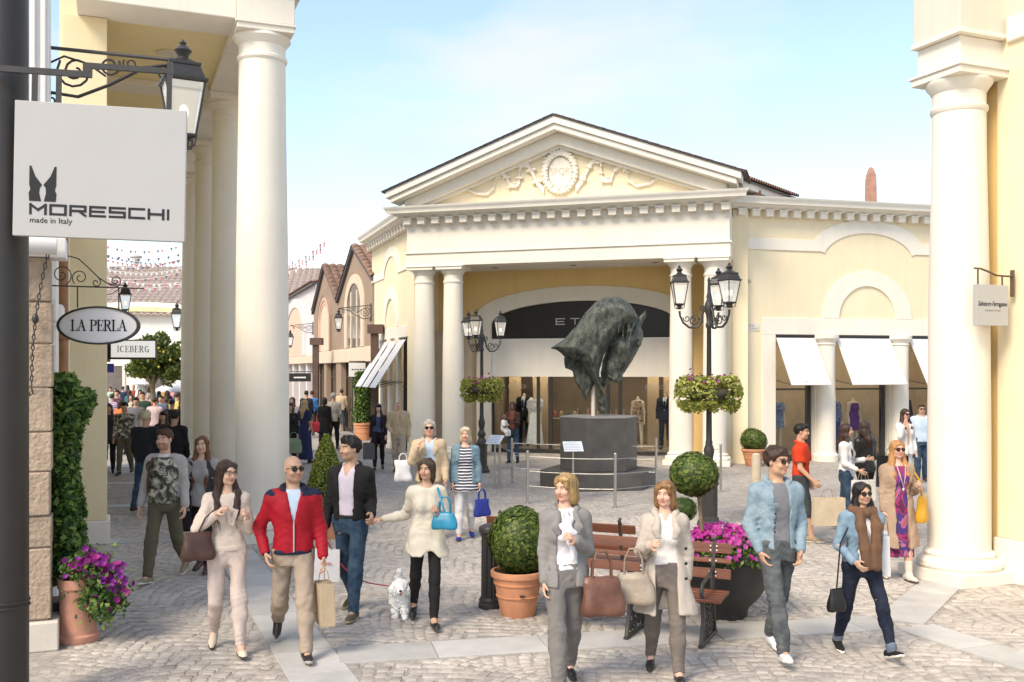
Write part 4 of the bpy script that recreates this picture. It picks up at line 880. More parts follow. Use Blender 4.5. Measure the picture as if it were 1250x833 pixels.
b = MB(fs); b.lathe([(.055, -.001), (.045, .02), (.045, 1.3)], -.02, .05, 14); b.build('pole', mat('pole_stone', (.62, .58, .52), rough=.4), sculp, smooth=40)
# posts and cables round the pedestal
pst = {}
for nm, px, py, dd in (('a', 610, 596, 0), ('b', 625, 590, 0), ('c', 644, 615, 0), ('d', 751, 620, 0), ('e', 801, 596, 0), ('f', 880, 601, 0)): pst[nm] = G(px, py)
plab = {'a': 'steel post under the tilted information panel beside the left lamp post', 'b': 'slim steel rope-fence post behind the left of the bronze pedestal', 'c': 'steel rope-fence post by the left front of the bronze pedestal', 'd': 'steel rope-fence post straight in front of the pedestal step', 'e': 'steel rope-fence post by the right rear of the pedestal step', 'f': 'steel rope-fence post beside the right lamp post'}
for nm, p in pst.items():
    t = thing('fence_post', Frame(p, 0), plab[nm], 'post', 'steel posts of the rope fence')
    hh = .98 if nm != 'e' else 1.05
    b = MB(Frame(p, 0)); b.lathe([(.06, 0), (.06, .012), (.028, .016), (.026, hh)], n=14); b.build('shaft', STEEL, t, smooth=40)
    b = MB(Frame(p, 0)); b.lathe([(.028, hh), (.030, hh+.012), (.018, hh+.03), (0.002, hh+.034)], n=14); b.build('cap', STEEL, t, smooth=40)
for (i, j) in (('a', 'c'), ('c', 'd'), ('d', 'f'), ('b', 'e')):
    for z in (.9, .62, .34):
        m_ = (pst[i]+pst[j])/2; fz = Frame((m_[0], m_[1], z), 0); P = [pst[i]*(1-s)+pst[j]*s+np.array([0, 0, z-.02*4*s*(1-s)]) for s in np.linspace(0, 1, 9)]
        b = MB(); b.tube(P, .0055, 5); o = b.build('fence_cable', STEEL)
        hn = {.9: 'top', .62: 'middle', .34: 'bottom'}[z]; sn = {'ac': 'left of the pedestal', 'cd': 'in front of the pedestal', 'df': 'between pedestal and right lamp post', 'be': 'behind the pedestal'}[i+j]
        tag(o, '%s steel cable of the rope fence %s' % (hn, sn), 'cable', 'cables of the rope fence')
def lectern(p, lab, w, rz):
    fr = Frame(p, rz); t = thing('information_panel', fr, lab, 'info panel', 'information panels at the sculpture')
    b = MB(fr); b.lathe([(.07, 0), (.07, .012), (.022, .016), (.02, 1.02)], n=12); b.build('post', STEEL, t, smooth=40)
    b = MB(fr); n = np.array([0, -math.sin(R(35)), math.cos(R(35))]); u_ = np.array([0, math.cos(R(35)), math.sin(R(35))]); b.obox((0, 0, 1.05), (1, 0, 0), u_, n, w, .15, .008); pn = b.build('panel', mat('panel_print', (.62, .66, .72), rough=.4, var=.15, vs=20), t, bevel=.003)
    b = MB(fr)
    for k in range(5): b.obox(np.array([-.02, 0, 1.05])+u_*(.10-.05*k)+n*.0095, (1, 0, 0), u_, n, w*(.8 if k else .55), .008, .0008)
    b.build('text_lines', mat('faint_print', (.3, .32, .36), rough=.6), pn)
lectern(G(699.5, 611), 'small white tilted information panel in front of the pedestal', .19, .1)
pa_ = pst['a']; lectern(pa_+np.array([-.1, -.12, 0]), 'dark-edged tilted information panel beside the left lamp post', .17, -.5)
# ------------------------------------------------------------------ lamp posts with lanterns and flower rings
LGL = mat('lantern_glass', (.95, .93, .88), rough=.25, var=0, trans=.75, spec=.5, emit=(1, .95, .85), es=.05)
def lantern(parent, fr, x, y, z, s=1.0, rz=0.0):
    "tapered four-sided lantern standing on (x,y,z)"
    f2 = Frame(fr.w([(x, y, z)])[0], fr.a+rz)
    r0, r1, h = .115*s, .20*s, .40*s; q = math.pi/4; sq = math.sqrt(2)
    b = MB(f2); b.lathe([(r0*.3, -.10*s), (r0*.45, -.07*s), (r0*.5, -.03*s), (r0*1.05, -.012*s), (r0*1.12, .0), (r0*1.0, .012*s)], n=4, a0=q); 
    for k in range(4):
        a = q+k*math.pi/2; c, s_ = math.cos(a), math.sin(a)
        b.tube([(r0*c, r0*s_, 0), (r1*c, r1*s_, h)], .010*s, 5)
        b.tube([(r0*.35*c, r0*.35*s_, -.09*s), (r0*.9*c, r0*.9*s_, -.075*s), (r0*1.05*c, r0*1.05*s_, -.005*s)], .007*s, 5)
        a2 = q+(k+1)*math.pi/2; b.tube([(r1*c, r1*s_, h), (r1*math.cos(a2), r1*math.sin(a2), h)], .010*s, 5)
    fmo = b.build('lantern_frame', IRON, parent)
    b = MB(f2); b.lathe([(r0*.95, .013*s), (r1*.95, h-.003)], n=4, a0=q); b.build('lantern_glass', LGL, fmo)
    b = MB(f2); b.lathe([(r1*1.12, h), (r1*1.14, h+.02*s), (r1*1.0, h+.03*s), (r1*.78, h+.12*s), (r1*.82, h+.125*s), (r1*.82, h+.145*s), (r1*.60, h+.155*s), (r1*.36, h+.18*s)], n=4, a0=q)
    b.lathe([(r1*.3, h+.178*s), (r1*.2, h+.20*s), (r1*.24, h+.225*s), (r1*.34, h+.25*s), (r1*.2, h+.28*s), (r1*.1, h+.295*s), (r1*.14, h+.31*s), (.001, h+.34*s)], n=10); b.build('lantern_roof', IRON, fmo, smooth=30)
    b = MB(f2); b.ell((0, 0, h*.45), (.035*s, .035*s, .06*s), 8, 6); b.build('bulb', mat('bulb', (.9, .9, .85), rough=.3, emit=(1, .9, .7), es=.6, var=0), fmo, smooth=60)
    return fmo
def spiral(cx, cz, r, a0, turns, sgn=1, n=22): return [(cx+r*(1-.8*i/n)*math.cos(a0+sgn*turns*2*math.pi*i/n), cz+r*(1-.8*i/n)*math.sin(a0+sgn*turns*2*math.pi*i/n)) for i in range(n+1)]
def lamp_post(p, rot, H, label):
    fr = Frame(p, rot); t = thing('lamp_post', fr, label, 'lamp post', 'cast iron lamp posts of the square'); s = H/4.2
    b = MB(fr); b.lathe([(.20, 0), (.20, .06), (.17, .10), (.16, .16), (.14, .17), (.14, .66), (.16, .69), (.16, .73), (.12, .77)], n=8, a0=math.pi/8); b.build('pedestal', IRON, t, bevel=.006)
    b = MB(fr); b.lathe([(.12, .765), (.115, .80), (.08, .84), (.075, .88), (.10, .92), (.105, .96), (.075, 1.02), (.06, 1.06), (.065, 1.10), (.085, 1.2), (.085, 1.26), (.055, 1.34), (.06, 1.37), (.05, 1.40), (.043, 2.2), (.037, H-.95), (.055, H-.93), (.055, H-.88), (.04, H-.85), (.05, H-.74), (.075, H-.66), (.07, H-.56), (.035, H-.48), (.045, H-.44), (.03, H-.38), (.022, H-.2), (.03, H-.17), (.001, H-.10)], n=16); b.build('shaft', IRON, t, smooth=50)
    for k in range(3):
        a = 2*math.pi*k/3; c, s_ = math.cos(a), math.sin(a); T = lambda q, z: (c*q, s_*q, z); zA = H-.72
        ctrl = [(.05, zA+.12), (.10, zA+.02), (.12, zA-.12), (.20, zA-.22), (.32, zA-.22), (.42, zA-.14), (.47, zA-.03), (.48, zA+.05)]
        b = MB(fr); b.tube([T(*q) for q in ctrl], [.02, .02, .02, .02, .019, .018, .017, .02], 6)
        b.tube([T(*q) for q in spiral(.25, zA-.10, .085, 2.6, 1.3)], .010, 5); b.tube([T(*q) for q in spiral(.36, zA-.07, .06, .3, 1.2, -1)], .009, 5); b.tube([T(*q) for q in spiral(.10, zA+.10, .05, -1.2, 1.1)], .012, 5)
        b.tube([T(.14, zA-.1), T(.2, zA-.02), T(.3, zA-.05)], .009, 5)
        arm = b.build('arm', IRON, t, smooth=60); lantern(t, fr, c*.48, s_*.48, zA+.16, .86, a)
    return t
def leaf_cloud(P, Nn, size, mats, mi=None, seed=1, asp=1.6, jit=.8):
    "one small folded leaf at each point, facing roughly along the given normals"
    r = np.random.default_rng(seed); n = len(P); Nn = Nn+r.normal(0, jit, (n, 3)); Nn /= np.linalg.norm(Nn, axis=1)[:, None]+1e-9
    t = np.cross(Nn, r.normal(size=(n, 3))); t /= np.linalg.norm(t, axis=1)[:, None]+1e-9; bt = np.cross(Nn, t)
    s = size*r.uniform(.65, 1.3, n)[:, None]; L_ = t*s*asp*.5; W = bt*s*.5
    v = np.stack([P-L_, P-W*.9+Nn*s*.12, P+L_, P+W*.9+Nn*s*.12], 1).reshape(-1, 3)
    f = np.arange(4*n).reshape(-1, 4); return v, f, (mi if mi is not None else r.integers(0, len(mats), n))
def leafm(name, c, tr=.35): 
    m = mat(name, c, rough=.5, var=.25, vs=9, spec=.35)
    if not m.get('lf'):
        m['lf'] = 1; N, L = m.node_tree.nodes, m.node_tree.links; b = N['Principled BSDF']; out = N['Material Output']
        tl = N.new('ShaderNodeBsdfTranslucent'); mx = N.new('ShaderNodeMixShader'); mx.inputs['Fac'].default_value = tr; tl.inputs['Color'].default_value = (c[0]*1.6, c[1]*1.5, c[2]*.7, 1)
        L.new(b.outputs['BSDF'], mx.inputs[1]); L.new(tl.outputs['BSDF'], mx.inputs[2]); L.new(mx.outputs['Shader'], out.inputs['Surface'])
    return m
BOX_L = [leafm('box_leaf_dark', (.045, .085, .020)), leafm('box_leaf_mid', (.085, .13, .028)), leafm('box_leaf_light', (.19, .23, .05))]
IVY_L = [leafm('ivy_leaf_dark', (.03, .075, .018)), leafm('ivy_leaf_mid', (.06, .13, .03)), leafm('ivy_leaf_light', (.20, .30, .07))]
LIME_L = [leafm('lime_leaf', (.32, .34, .07)), leafm('lime_leaf_pale', (.46, .46, .16)), leafm('lime_leaf_dark', (.14, .18, .04))]
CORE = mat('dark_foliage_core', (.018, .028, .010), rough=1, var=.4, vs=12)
PETM = [leafm('petal_magenta', (.42, .03, .30), .3), leafm('petal_purple', (.20, .015, .24), .3), leafm('petal_pink', (.55, .09, .42), .3)]
def sph(n, r): p = r.normal(size=(n, 3)); return p/np.linalg.norm(p, axis=1)[:, None]
def ball_foliage(parent, fr, c, rad, n, size, mats, seed, name='foliage', shape=None, rough=.06):
    r = np.random.default_rng(seed); d = sph(n, r); lump = 1+rough*np.sin(d@r.normal(size=3)*5+1)+rough*.7*np.sin(d@r.normal(size=3)*9)
    k = (r.uniform(0, 1, n)**.25)*.26+.78+np.abs(r.normal(0, .02, n)); P = d*np.array(rad)*lump[:, None]*k[:, None]+np.array(c)
    v, f, mi = leaf_cloud(fr.w(P), d, size, mats, None, seed); to = PF[parent]
    me = np_mesh(name, to.inv(v), f, mats, mi); o = stuff(name, me, None, parent)
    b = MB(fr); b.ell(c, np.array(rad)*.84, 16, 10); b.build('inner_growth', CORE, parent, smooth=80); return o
def flowers(parent, fr, P, Nn, size, seed, name='flowers', mats=PETM):
    r = np.random.default_rng(seed); V = []; F = []; MI = []; n0 = 0
    for p, nn in zip(P, Nn):
        nn = np.array(nn)+r.normal(0, .35, 3); nn /= np.linalg.norm(nn); t = np.cross(nn, (0.3, .2, 1)); t /= np.linalg.norm(t); bt = np.cross(nn, t); s = size*r.uniform(.75, 1.2); m = r.integers(len(mats))
        V.append(p-nn*s*.25); 
        for k in range(10):
            a = 2*math.pi*k/10; rr = s*(.5 if k % 2 == 0 else .40); V.append(p+rr*(math.cos(a)*t+math.sin(a)*bt)+nn*s*(.04 if k % 2 else .1))
        F += [(n0, n0+1+k, n0+1+(k+1) % 10) for k in range(10)]; MI += [m]*10; n0 += 11
    me = np_mesh(name, PF[parent].inv(fr.w(V)), F, mats, MI); return stuff(name, me, None, parent)
def flower_ring(fr, zc, gap, label, seed):
    t = thing('hanging_flower_basket', Frame((fr.o[0], fr.o[1], zc-.3), fr.a), label, 'flower basket', 'flower rings on the lamp posts')
    r = np.random.default_rng(seed); f2 = Frame((fr.o[0], fr.o[1], zc), 0)
    b = MB(f2); b.tube([(.34*math.cos(a), .34*math.sin(a), -.06) for a in np.linspace(0, 2*math.pi, 24, endpoint=False)], .085, 8, closed=True); b.tube([(-.3, 0, -.05), (.3, 0, -.05)], .012, 5); b.build('trough', mat('basket_dark', (.05, .045, .03), rough=.8), t, smooth=60)
    n = 4600; a = r.uniform(0, 2*math.pi, n); a = a[abs(((a-gap+math.pi) % (2*math.pi))-math.pi) > .16]; n = len(a); q = r.uniform(0, 2*math.pi, n); rr = r.uniform(.6, 1.08, n)
    ra = .37+.17*rr*np.cos(q)+.02*np.sin(5*a); z = .25*rr*np.sin(q)-.04-.07*(rr*np.sin(q) < -.3)*np.abs(np.sin(4*a+1)); P = np.stack([ra*np.cos(a), ra*np.sin(a), z], 1); Nn = np.stack([np.cos(q)*np.cos(a), np.cos(q)*np.sin(a), np.sin(q)], 1)
    v, f, mi = leaf_cloud(f2.w(P), Nn, .045, LIME_L, None, seed); me = np_mesh('foliage', PF[t].inv(v), f, LIME_L, mi); stuff('foliage', me, None, t)
    n = 70; a = r.uniform(0, 2*math.pi, n); P = np.stack([.36*np.cos(a), .36*np.sin(a), r.uniform(.12, .20, n)], 1)+r.normal(0, .05, (n, 3)); flowers(t, f2, P, np.tile([0, 0, 1.0], (n, 1))+np.stack([np.cos(a), np.sin(a), 0*a], 1)*.7, .06, seed)
pR = G(865.5, 643); pL = G(588, 577)
lamp_post(pR, R(180), 4.17, 'black cast iron three-lantern lamp post with flower ring, beside the ball topiary')
lamp_post(pL, R(15), 3.95, 'black cast iron three-lantern lamp post standing before the left pair of portico columns')
flower_ring(Frame(pR, 0), ZA(476, pR[1]), -1.35, 'ring of lime foliage and magenta flowers on the lamp post by the ball topiary', 5)
flower_ring(Frame(pL, 0), ZA(473, pL[1]), -1.9, 'ring of lime foliage round the lamp post before the left portico columns', 6)
# ------------------------------------------------------------------ pots, shrubs, bollard, bench
TERR = mat('terracotta', (.56, .26, .14), rough=.8, var=.16, vs=5, bump=.3, bs=50); TERRP = mat('terracotta_rose', (.50, .25, .18), rough=.8, var=.18, vs=6, bump=.3, bs=50); SOIL = mat('soil', (.04, .03, .02), rough=1)
def pot(t, fr, r0, r1, h, m=TERR):
    b = MB(fr); b.lathe([(r0*.96, 0), (r0, .01), (r0+(r1-r0)*.42, h*.42), (r0+(r1-r0)*.42+.012, h*.43), (r0+(r1-r0)*.46+.012, h*.46), (r0+(r1-r0)*.47, h*.47), (r0+(r1-r0)*.70, h*.70), (r0+(r1-r0)*.70+.012, h*.71), (r0+(r1-r0)*.74+.012, h*.745), (r0+(r1-r0)*.76, h*.755), (r1*.97, h*.86), (r1*1.05, h*.875), (r1*1.07, h*.93), (r1*1.06, h*.99), (r1*1.02, h), (r1*.94, h), (r1*.92, h*.93)], n=32, cap=False); o = b.build('pot', m, t, smooth=40)
    b = MB(fr); b.lathe([(0.001, h*.92), (r1*.93, h*.92)], n=24, cap=False); b.build('soil', SOIL, t); return o
p = G(632, 751); fr = Frame(p, 0); t = thing('potted_box_ball', fr, 'round clipped box bush in an orange terracotta pot beside the black bollard', 'potted shrub', 'potted shrubs'); pot(t, fr, .175, .265, .47)
ball_foliage(t, fr, (0.02, 0, .78), (.30, .30, .33), 9000, .030, BOX_L, 11, rough=.045)
b = MB(fr); b.box(.02, .075, -.245, -.235, .235, .255); b.build('maker_mark', DARK, t)
p = G(401, 656); fr = Frame(p, 0); t = thing('potted_cone_shrub', fr, 'clipped cone-shaped shrub in a square terracotta planter behind the dark-jacketed man', 'potted shrub', 'potted shrubs')
b = MB(fr); b.lathe([(.30, 0), (.33, .40), (.36, .405), (.36, .48), (.31, .48), (.30, .44)], n=4, a0=math.pi/4, cap=False); b.build('pot', TERR, t, bevel=.01); b = MB(fr); b.box(-.2, .2, -.2, .2, .40, .43); b.build('soil', SOIL, t)
r = np.random.default_rng(3); n = 9000; z = r.uniform(0, 1, n)**1.25; a = r.uniform(0, 2*math.pi, n); rad = .33*(1-z)**.7*(1+.06*np.sin(3*a+6*z)+.05*np.sin(7*a-11*z))*r.uniform(.82, 1.06, n)+.015; P = np.stack([rad*np.cos(a)-.03, rad*np.sin(a), .44+z*1.12], 1); Nn = np.stack([np.cos(a), np.sin(a), .4+0*a], 1)
CON_L = [leafm('conifer_dark', (.09, .13, .025)), leafm('conifer_mid', (.17, .21, .04)), leafm('conifer_light', (.26, .29, .06))]
v, f, mi = leaf_cloud(fr.w(P), Nn, .028, CON_L, None, 4); stuff('foliage', np_mesh('foliage', PF[t].inv(v), f, CON_L, mi), None, t)
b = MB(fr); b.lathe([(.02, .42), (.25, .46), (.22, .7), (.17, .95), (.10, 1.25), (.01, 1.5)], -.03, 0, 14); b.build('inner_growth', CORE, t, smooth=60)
p = G(920, 569); fr = Frame(p, 0); t = thing('potted_box_ball', fr, 'round clipped box bush in a terracotta pot against the yellow wing wall', 'potted shrub', 'potted shrubs'); pot(t, fr, .20, .31, .46); ball_foliage(t, fr, (0, 0, .68), (.34, .34, .30), 4000, .035, BOX_L, 12)
# tall ivy column and pot in the far street
p = G(444, 537); fr = Frame(p, 0); t = thing('potted_climber', fr, 'tall narrow climber in a terracotta pot by the awnings of the far street', 'potted shrub', 'potted shrubs'); pot(t, fr, .3, .36, .62)
r = np.random.default_rng(8); n = 5000; z = r.uniform(0, 1, n); a = r.uniform(0, 6.283, n); rad = .34*r.uniform(.7, 1.05, n)*(1+.1*np.sin(9*z+2*a)); P = np.stack([rad*np.cos(a), rad*np.sin(a), .6+z*1.9], 1); v, f, mi = leaf_cloud(fr.w(P), np.stack([np.cos(a), np.sin(a), 0*a], 1), .06, IVY_L, None, 9); stuff('foliage', np_mesh('foliage', PF[t].inv(v), f, IVY_L, mi), None, t)
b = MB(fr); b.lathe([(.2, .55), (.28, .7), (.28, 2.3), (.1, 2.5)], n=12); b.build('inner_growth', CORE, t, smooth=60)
# flower pot with petunias by the pier, climbing hedge
p = G(95, 783); fr = Frame(p, 0); t = thing('petunia_pot', fr, 'tall rose terracotta wall pot with trailing purple petunias by the stone pier', 'potted plant')
b = MB(fr); b.lathe([(.175, 0), (.185, .02), (.185, .07), (.165, .085), (.162, .10), (.158, .48), (.165, .50), (.178, .515), (.178, .60), (.165, .60), (.155, .56)], n=32, cap=False); b.build('pot', TERRP, t, smooth=40); b = MB(fr); b.lathe([(.001, .56), (.16, .56)], n=20, cap=False); b.build('soil', SOIL, t)
r = np.random.default_rng(21); n = 1900; c = r.uniform(0, 1, n); P = np.stack([.02+.34*c+r.normal(0, .08, n), -.02+r.normal(0, .11, n)-.05*c, .66+.10*np.sin(c*3)-.34*c**2.2+r.normal(0, .07, n)-.22*(c > .35)*(c < .75)*r.uniform(0, 1.5, n)], 1)
v, f, mi = leaf_cloud(fr.w(P), np.tile([.2, -.6, .6], (n, 1)), .034, IVY_L, None, 22); stuff('foliage', np_mesh('foliage', PF[t].inv(v), f, IVY_L, mi), None, t)
n = 170; c = r.uniform(0, 1, n); P = np.stack([.04+.40*c+r.normal(0, .05, n), -.10+r.normal(0, .07, n), .72+.08*np.sin(c*3)-.22*c**2+r.normal(0, .06, n)-.30*(c > .4)*(c < .7)*(r.uniform(0, 1, n) > .5)], 1); flowers(t, fr, P, np.tile([.25, -.8, .5], (n, 1)), .072, 23, mats=[PETM[1], PETM[0]])
fr = Frame(FN.w([(.06, .55, 0)])[0], FN.a); t = thing('climbing_hedge', fr, 'tall glossy green climbing plant against the wall behind the petunia pot', 'climbing plant')
r = np.random.default_rng(31); n = 9500; z = r.uniform(0, 1, n); wd = .20+.05*np.sin(9*z)+.03*np.sin(21*z+1); a = r.uniform(-math.pi, math.pi, n); q = r.uniform(.6, 1.05, n); P = np.stack([wd*q*np.cos(a)+.04*np.sin(17*z), .28*q*np.sin(a), .52+z*1.98], 1); P[:, 0] *= np.where(z > .93, .6, 1)
v, f, mi = leaf_cloud(fr.w(P), np.stack([np.cos(a), np.sin(a), .4+0*a], 1), .042, IVY_L, None, 32, asp=1.9); stuff('foliage', np_mesh('foliage', PF[t].inv(v), f, IVY_L, mi), None, t)
b = MB(fr); b.lathe([(.06, .5), (.14, .62), (.15, 2.3), (.06, 2.46)], n=10, sy=1.4); b.build('inner_growth', CORE, t, smooth=60); b = MB(fr); b.tube([(0, 0, 0), (.02, 0, .3), (0, 0, .6)], .025, 7); b.build('stem', mat('stem_brown', (.16, .11, .07), rough=.9), t)
b = MB(fr); b.box(-.16, .16, -.16, .16, .0, .34); b.build('planter', DARK, t, bevel=.01)
# bollard
p = G(598, 742); fr = Frame(p, 0); t = thing('bollard', fr, 'fluted black iron bollard beside the orange terracotta pot', 'bollard')
b = MB(fr); b.lathe([(.125, 0), (.125, .05), (.115, .06), (.118, .09), (.10, .12)], n=24); b.build('base', IRON, t, smooth=35)
V_ = []; F_ = []; nf = 48
for zi, (z, k) in enumerate(((.12, 1), (.76, .96))):
    for i in range(nf): a = 2*math.pi*i/nf; rr = (.094 if (i % 4) < 2 else .082)*k; V_.append((rr*math.cos(a), rr*math.sin(a), z))
F_ = [(i, (i+1) % nf, nf+(i+1) % nf, nf+i) for i in range(nf)]; b = MB(fr); b.add(V_, F_); b.build('shaft', IRON, t)
b = MB(fr); b.lathe([(.09, .76), (.10, .77), (.10, .79), (.118, .81), (.118, .855), (.105, .875), (.06, .895), (.001, .90)], n=24); b.build('cap', IRON, t, smooth=35)
# bench
bA = np.array([2.06, 9.36]); bB = np.array([.46, 10.08]); dv = (bA-bB)/np.linalg.norm(bA-bB); ang = math.atan2(dv[1], dv[0]); mid = (bA+bB)/2
fr = Frame((mid[0], mid[1], 0), ang); BL = np.linalg.norm(bA-bB)/2; BZ = .85
bench = thing('park_bench', fr, 'brown slatted park bench with scrolled cast iron legs behind the woman in the trench coat', 'bench')
WOOD = mat('bench_wood', (.15, .052, .028), rough=.45, var=.22, vs=3, bump=.3, bs=20, stretch=(.4, 6, 6), hue=.1)
for (z, y) in ((.60, .035), (.72, .06), (.835, .085)):
    b = MB(fr); ay = np.array([0, math.sin(R(12)), math.cos(R(12))]); b.obox((0, y, z), (1, 0, 0), ay, (0, -math.cos(R(12)), math.sin(R(12))), BL, .048 if z != .72 else .022, .014); sl_ = b.build('back_slat', WOOD, bench, bevel=.004)
    b = MB(fr)
    for x in (-BL+.14, -BL+.2, 0, BL-.14, BL-.2):
        for dz in ((-.02, .02) if z != .72 else (0,)): q = np.array([x, y-.02-dz*.0, z+dz]); b.ell(q, (.010, .008, .010), 8, 5)
    b.build('bolt', mat('bolt_zinc', (.75, .72, .68), rough=.3, metal=.4), sl_, smooth=60)
for k in range(5): y = -.06-.085*k; b = MB(fr); b.box(-BL, BL, y-.034, y+.034, .432-.01*k*.3, .462-.01*k*.3); b.build('seat_slat', WOOD, bench, bevel=.005)
for x in (-BL+.17, 0, BL-.17):
    b = MB(fr); b.tube([(x, .10, .90), (x, .03, .58), (x, -.01, .45), (x, .05, .22), (x, .10, .03)], .022, 6); b.tube([(x, -.01, .425), (x, -.42, .42)], .022, 6)
    b.tube([(x, -.40, .42), (x, -.36, .25), (x, -.42, .10), (x, -.45, .03)], .022, 6); b.tube([(x, -.48, .025), (x, .14, .025)], .024, 6); b.tube([(x, .10, .9), (x, .12, .93), (x, .09, .94)], .02, 6)
    for (c1, c2, rr, s1) in ((-.28, .27, .10, 1), (-.10, .27, .10, -1), (-.19, .12, .085, 1), (-.32, .12, .06, -1), (-.05, .12, .06, 1)): b.tube([(x, q[0], q[1]) for q in spiral(c1, c2, rr, .5, 1.6, s1)], .012, 5)
    b.build('leg', IRON, bench, smooth=60)
b = MB(fr); b.tube([(BL-.17, -.40, .425), (BL-.17, -.44, .50), (BL-.17, -.40, .58), (BL-.17, -.1, .62), (BL-.17, .04, .66)], .018, 6); b.build('arm_rest', IRON, bench, smooth=60)
b2 = copy_tree(bench); b2.location = (.55, 11.0, 0); b2.rotation_euler = (0, 0, ang+math.pi); tag(b2, 'brown slatted park bench facing the pedestal, back to the bench behind the trench coat')
for o_ in (bench, b2): o_['group'] = 'park benches'
# bowl planter with petunias and a standard topiary
p = G(884, 752); p = np.array([2.20, 10.25, 0]); fr = Frame(p, 0); t = thing('bowl_planter', fr, 'big black bowl planter overflowing with magenta petunias behind the bench', 'planter')
BLK = mat('bowl_black', (.035, .034, .033), rough=.5, var=.2, vs=6, bump=.2)
b = MB(fr); b.lathe([(.22, 0), (.23, .03), (.24, .10), (.34, .20), (.46, .38), (.515, .58), (.53, .64), (.55, .65), (.55, .70), (.50, .70), (.48, .63), (.001, .62)], n=40); b.build('bowl', BLK, t, smooth=40)
b = MB(fr); b.lathe([(.001, .64), (.48, .64)], n=24, cap=False); b.build('soil', SOIL, t)
r = np.random.default_rng(41); n = 3200; a = r.uniform(0, 6.283, n); q = r.uniform(0, 1, n)**.5*.58; P = np.stack([q*np.cos(a), q*np.sin(a), .68+.17*(1-(q/.6)**2)*r.uniform(.3, 1, n)+r.normal(0, .02, n)-.05*(q > .5)], 1); v, f, mi = leaf_cloud(fr.w(P), np.tile([0, -.3, .8], (n, 1)), .036, IVY_L, None, 42); stuff('foliage', np_mesh('foliage', PF[t].inv(v), f, IVY_L, mi), None, t)
n = 420; a = r.uniform(0, 6.283, n); q = r.uniform(0, 1, n)**.5*.60; P = np.stack([q*np.cos(a), q*np.sin(a), .74+.17*(1-(q/.62)**2)+r.normal(0, .022, n)-.06*(q > .52)], 1); flowers(t, fr, P, np.stack([np.cos(a)*q, np.sin(a)*q-.4, .9+0*a], 1), .066, 43, mats=[PETM[0], PETM[2], PETM[0]])
f2 = Frame(p+np.array([-.27, -.05, .6]), 0); t2 = thing('ball_topiary', f2, 'standard topiary tree with one leafy ball on a thin bare trunk', 'topiary')
b = MB(f2); b.tube([(0.02, 0, .0), (.025, 0, .3), (.0, 0, .55), (-.02, 0, .80)], [.022, .02, .019, .017], 8); b.build('trunk', mat('trunk_bark', (.20, .16, .09), rough=.9, var=.3, vs=20, bump=.5), t2, smooth=60)
ball_foliage(t2, f2, (-.05, 0, .87), (.24, .24, .205), 5200, .034, BOX_L, 44, name='crown', rough=.06)
p2 = D(834, 12.2); f2 = Frame((p2[0], p2[1], 0), 0); t3 = thing('ball_topiary', f2, 'smaller dark topiary ball on a short stem behind the bowl planter', 'topiary')
b = MB(f2); b.tube([(0, 0, .3), (.0, 0, .75)], .018, 7); b.build('trunk', MATS['trunk_bark'], t3); pot(t3, f2, .15, .2, .35, BLK); ball_foliage(t3, f2, (0, 0, ZA(622, 12.2)), (.15, .15, .15), 1500, .028, BOX_L[:2], 45, name='crown')
# thick stone bollard by the wing
p = G(923, 597); b = MB(Frame(p, 0)); b.lathe([(.105, 0), (.10, .02), (.095, .70), (.085, .74), (.05, .765), (.001, .77)], n=20); o = b.build('stone_bollard', mat('bollard_stone', (.50, .42, .31), rough=.8, var=.12, vs=6, bump=.3), smooth=40); tag(o, 'thick buff stone bollard in front of the potted box ball', 'bollard')
# ------------------------------------------------------------------ hanging signs, wall lanterns and lettering
SQ = {'M': [[(0, 0), (0, 1), (.5, .42), (1, 1), (1, 0)]], 'O': [[(0, 0), (0, 1), (1, 1), (1, 0), (0, 0)]], 'R': [[(0, 0), (0, 1), (1, 1), (1, .48), (0, .48)], [(.55, .48), (1, 0)]], 'E': [[(1, 1), (0, 1), (0, 0), (1, 0)], [(0, .5), (.9, .5)]],
      'S': [[(1, 1), (0, 1), (0, .52), (1, .52), (1, 0), (0, 0)]], 'C': [[(1, 1), (0, 1), (0, 0), (1, 0)]], 'H': [[(0, 0), (0, 1)], [(1, 0), (1, 1)], [(0, .5), (1, .5)]], 'I': [[(0, 0), (0, 1)]], 'T': [[(0, 1), (1, 1)], [(.5, 1), (.5, 0)]]}
def stroke(b, p, q, w, y0, y1):
    p = np.array(p, float); q = np.array(q, float); t = q-p; L_ = np.linalg.norm(t); t /= L_; n = np.array([-t[1], t[0]])*w/2; e = t*w*.48
    b.prism([tuple(p-e-n), tuple(q+e-n), tuple(q+e+n), tuple(p-e+n)], y0, y1)
def sq_text(fr, par, m, s, x, z, h, w, th, gap, y0):
    k = 0
    for chh in s:
        b = MB(fr); ww = w if chh != 'I' else 0
        for pl_ in SQ[chh]:
            for i in range(len(pl_)-1): stroke(b, (x+pl_[i][0]*ww, z+pl_[i][1]*h), (x+pl_[i+1][0]*ww, z+pl_[i+1][1]*h), th, y0-.0004*(k % 7), y0+.003); k += 1
        b.build('letter', m, par); x += ww+gap+th
    return x
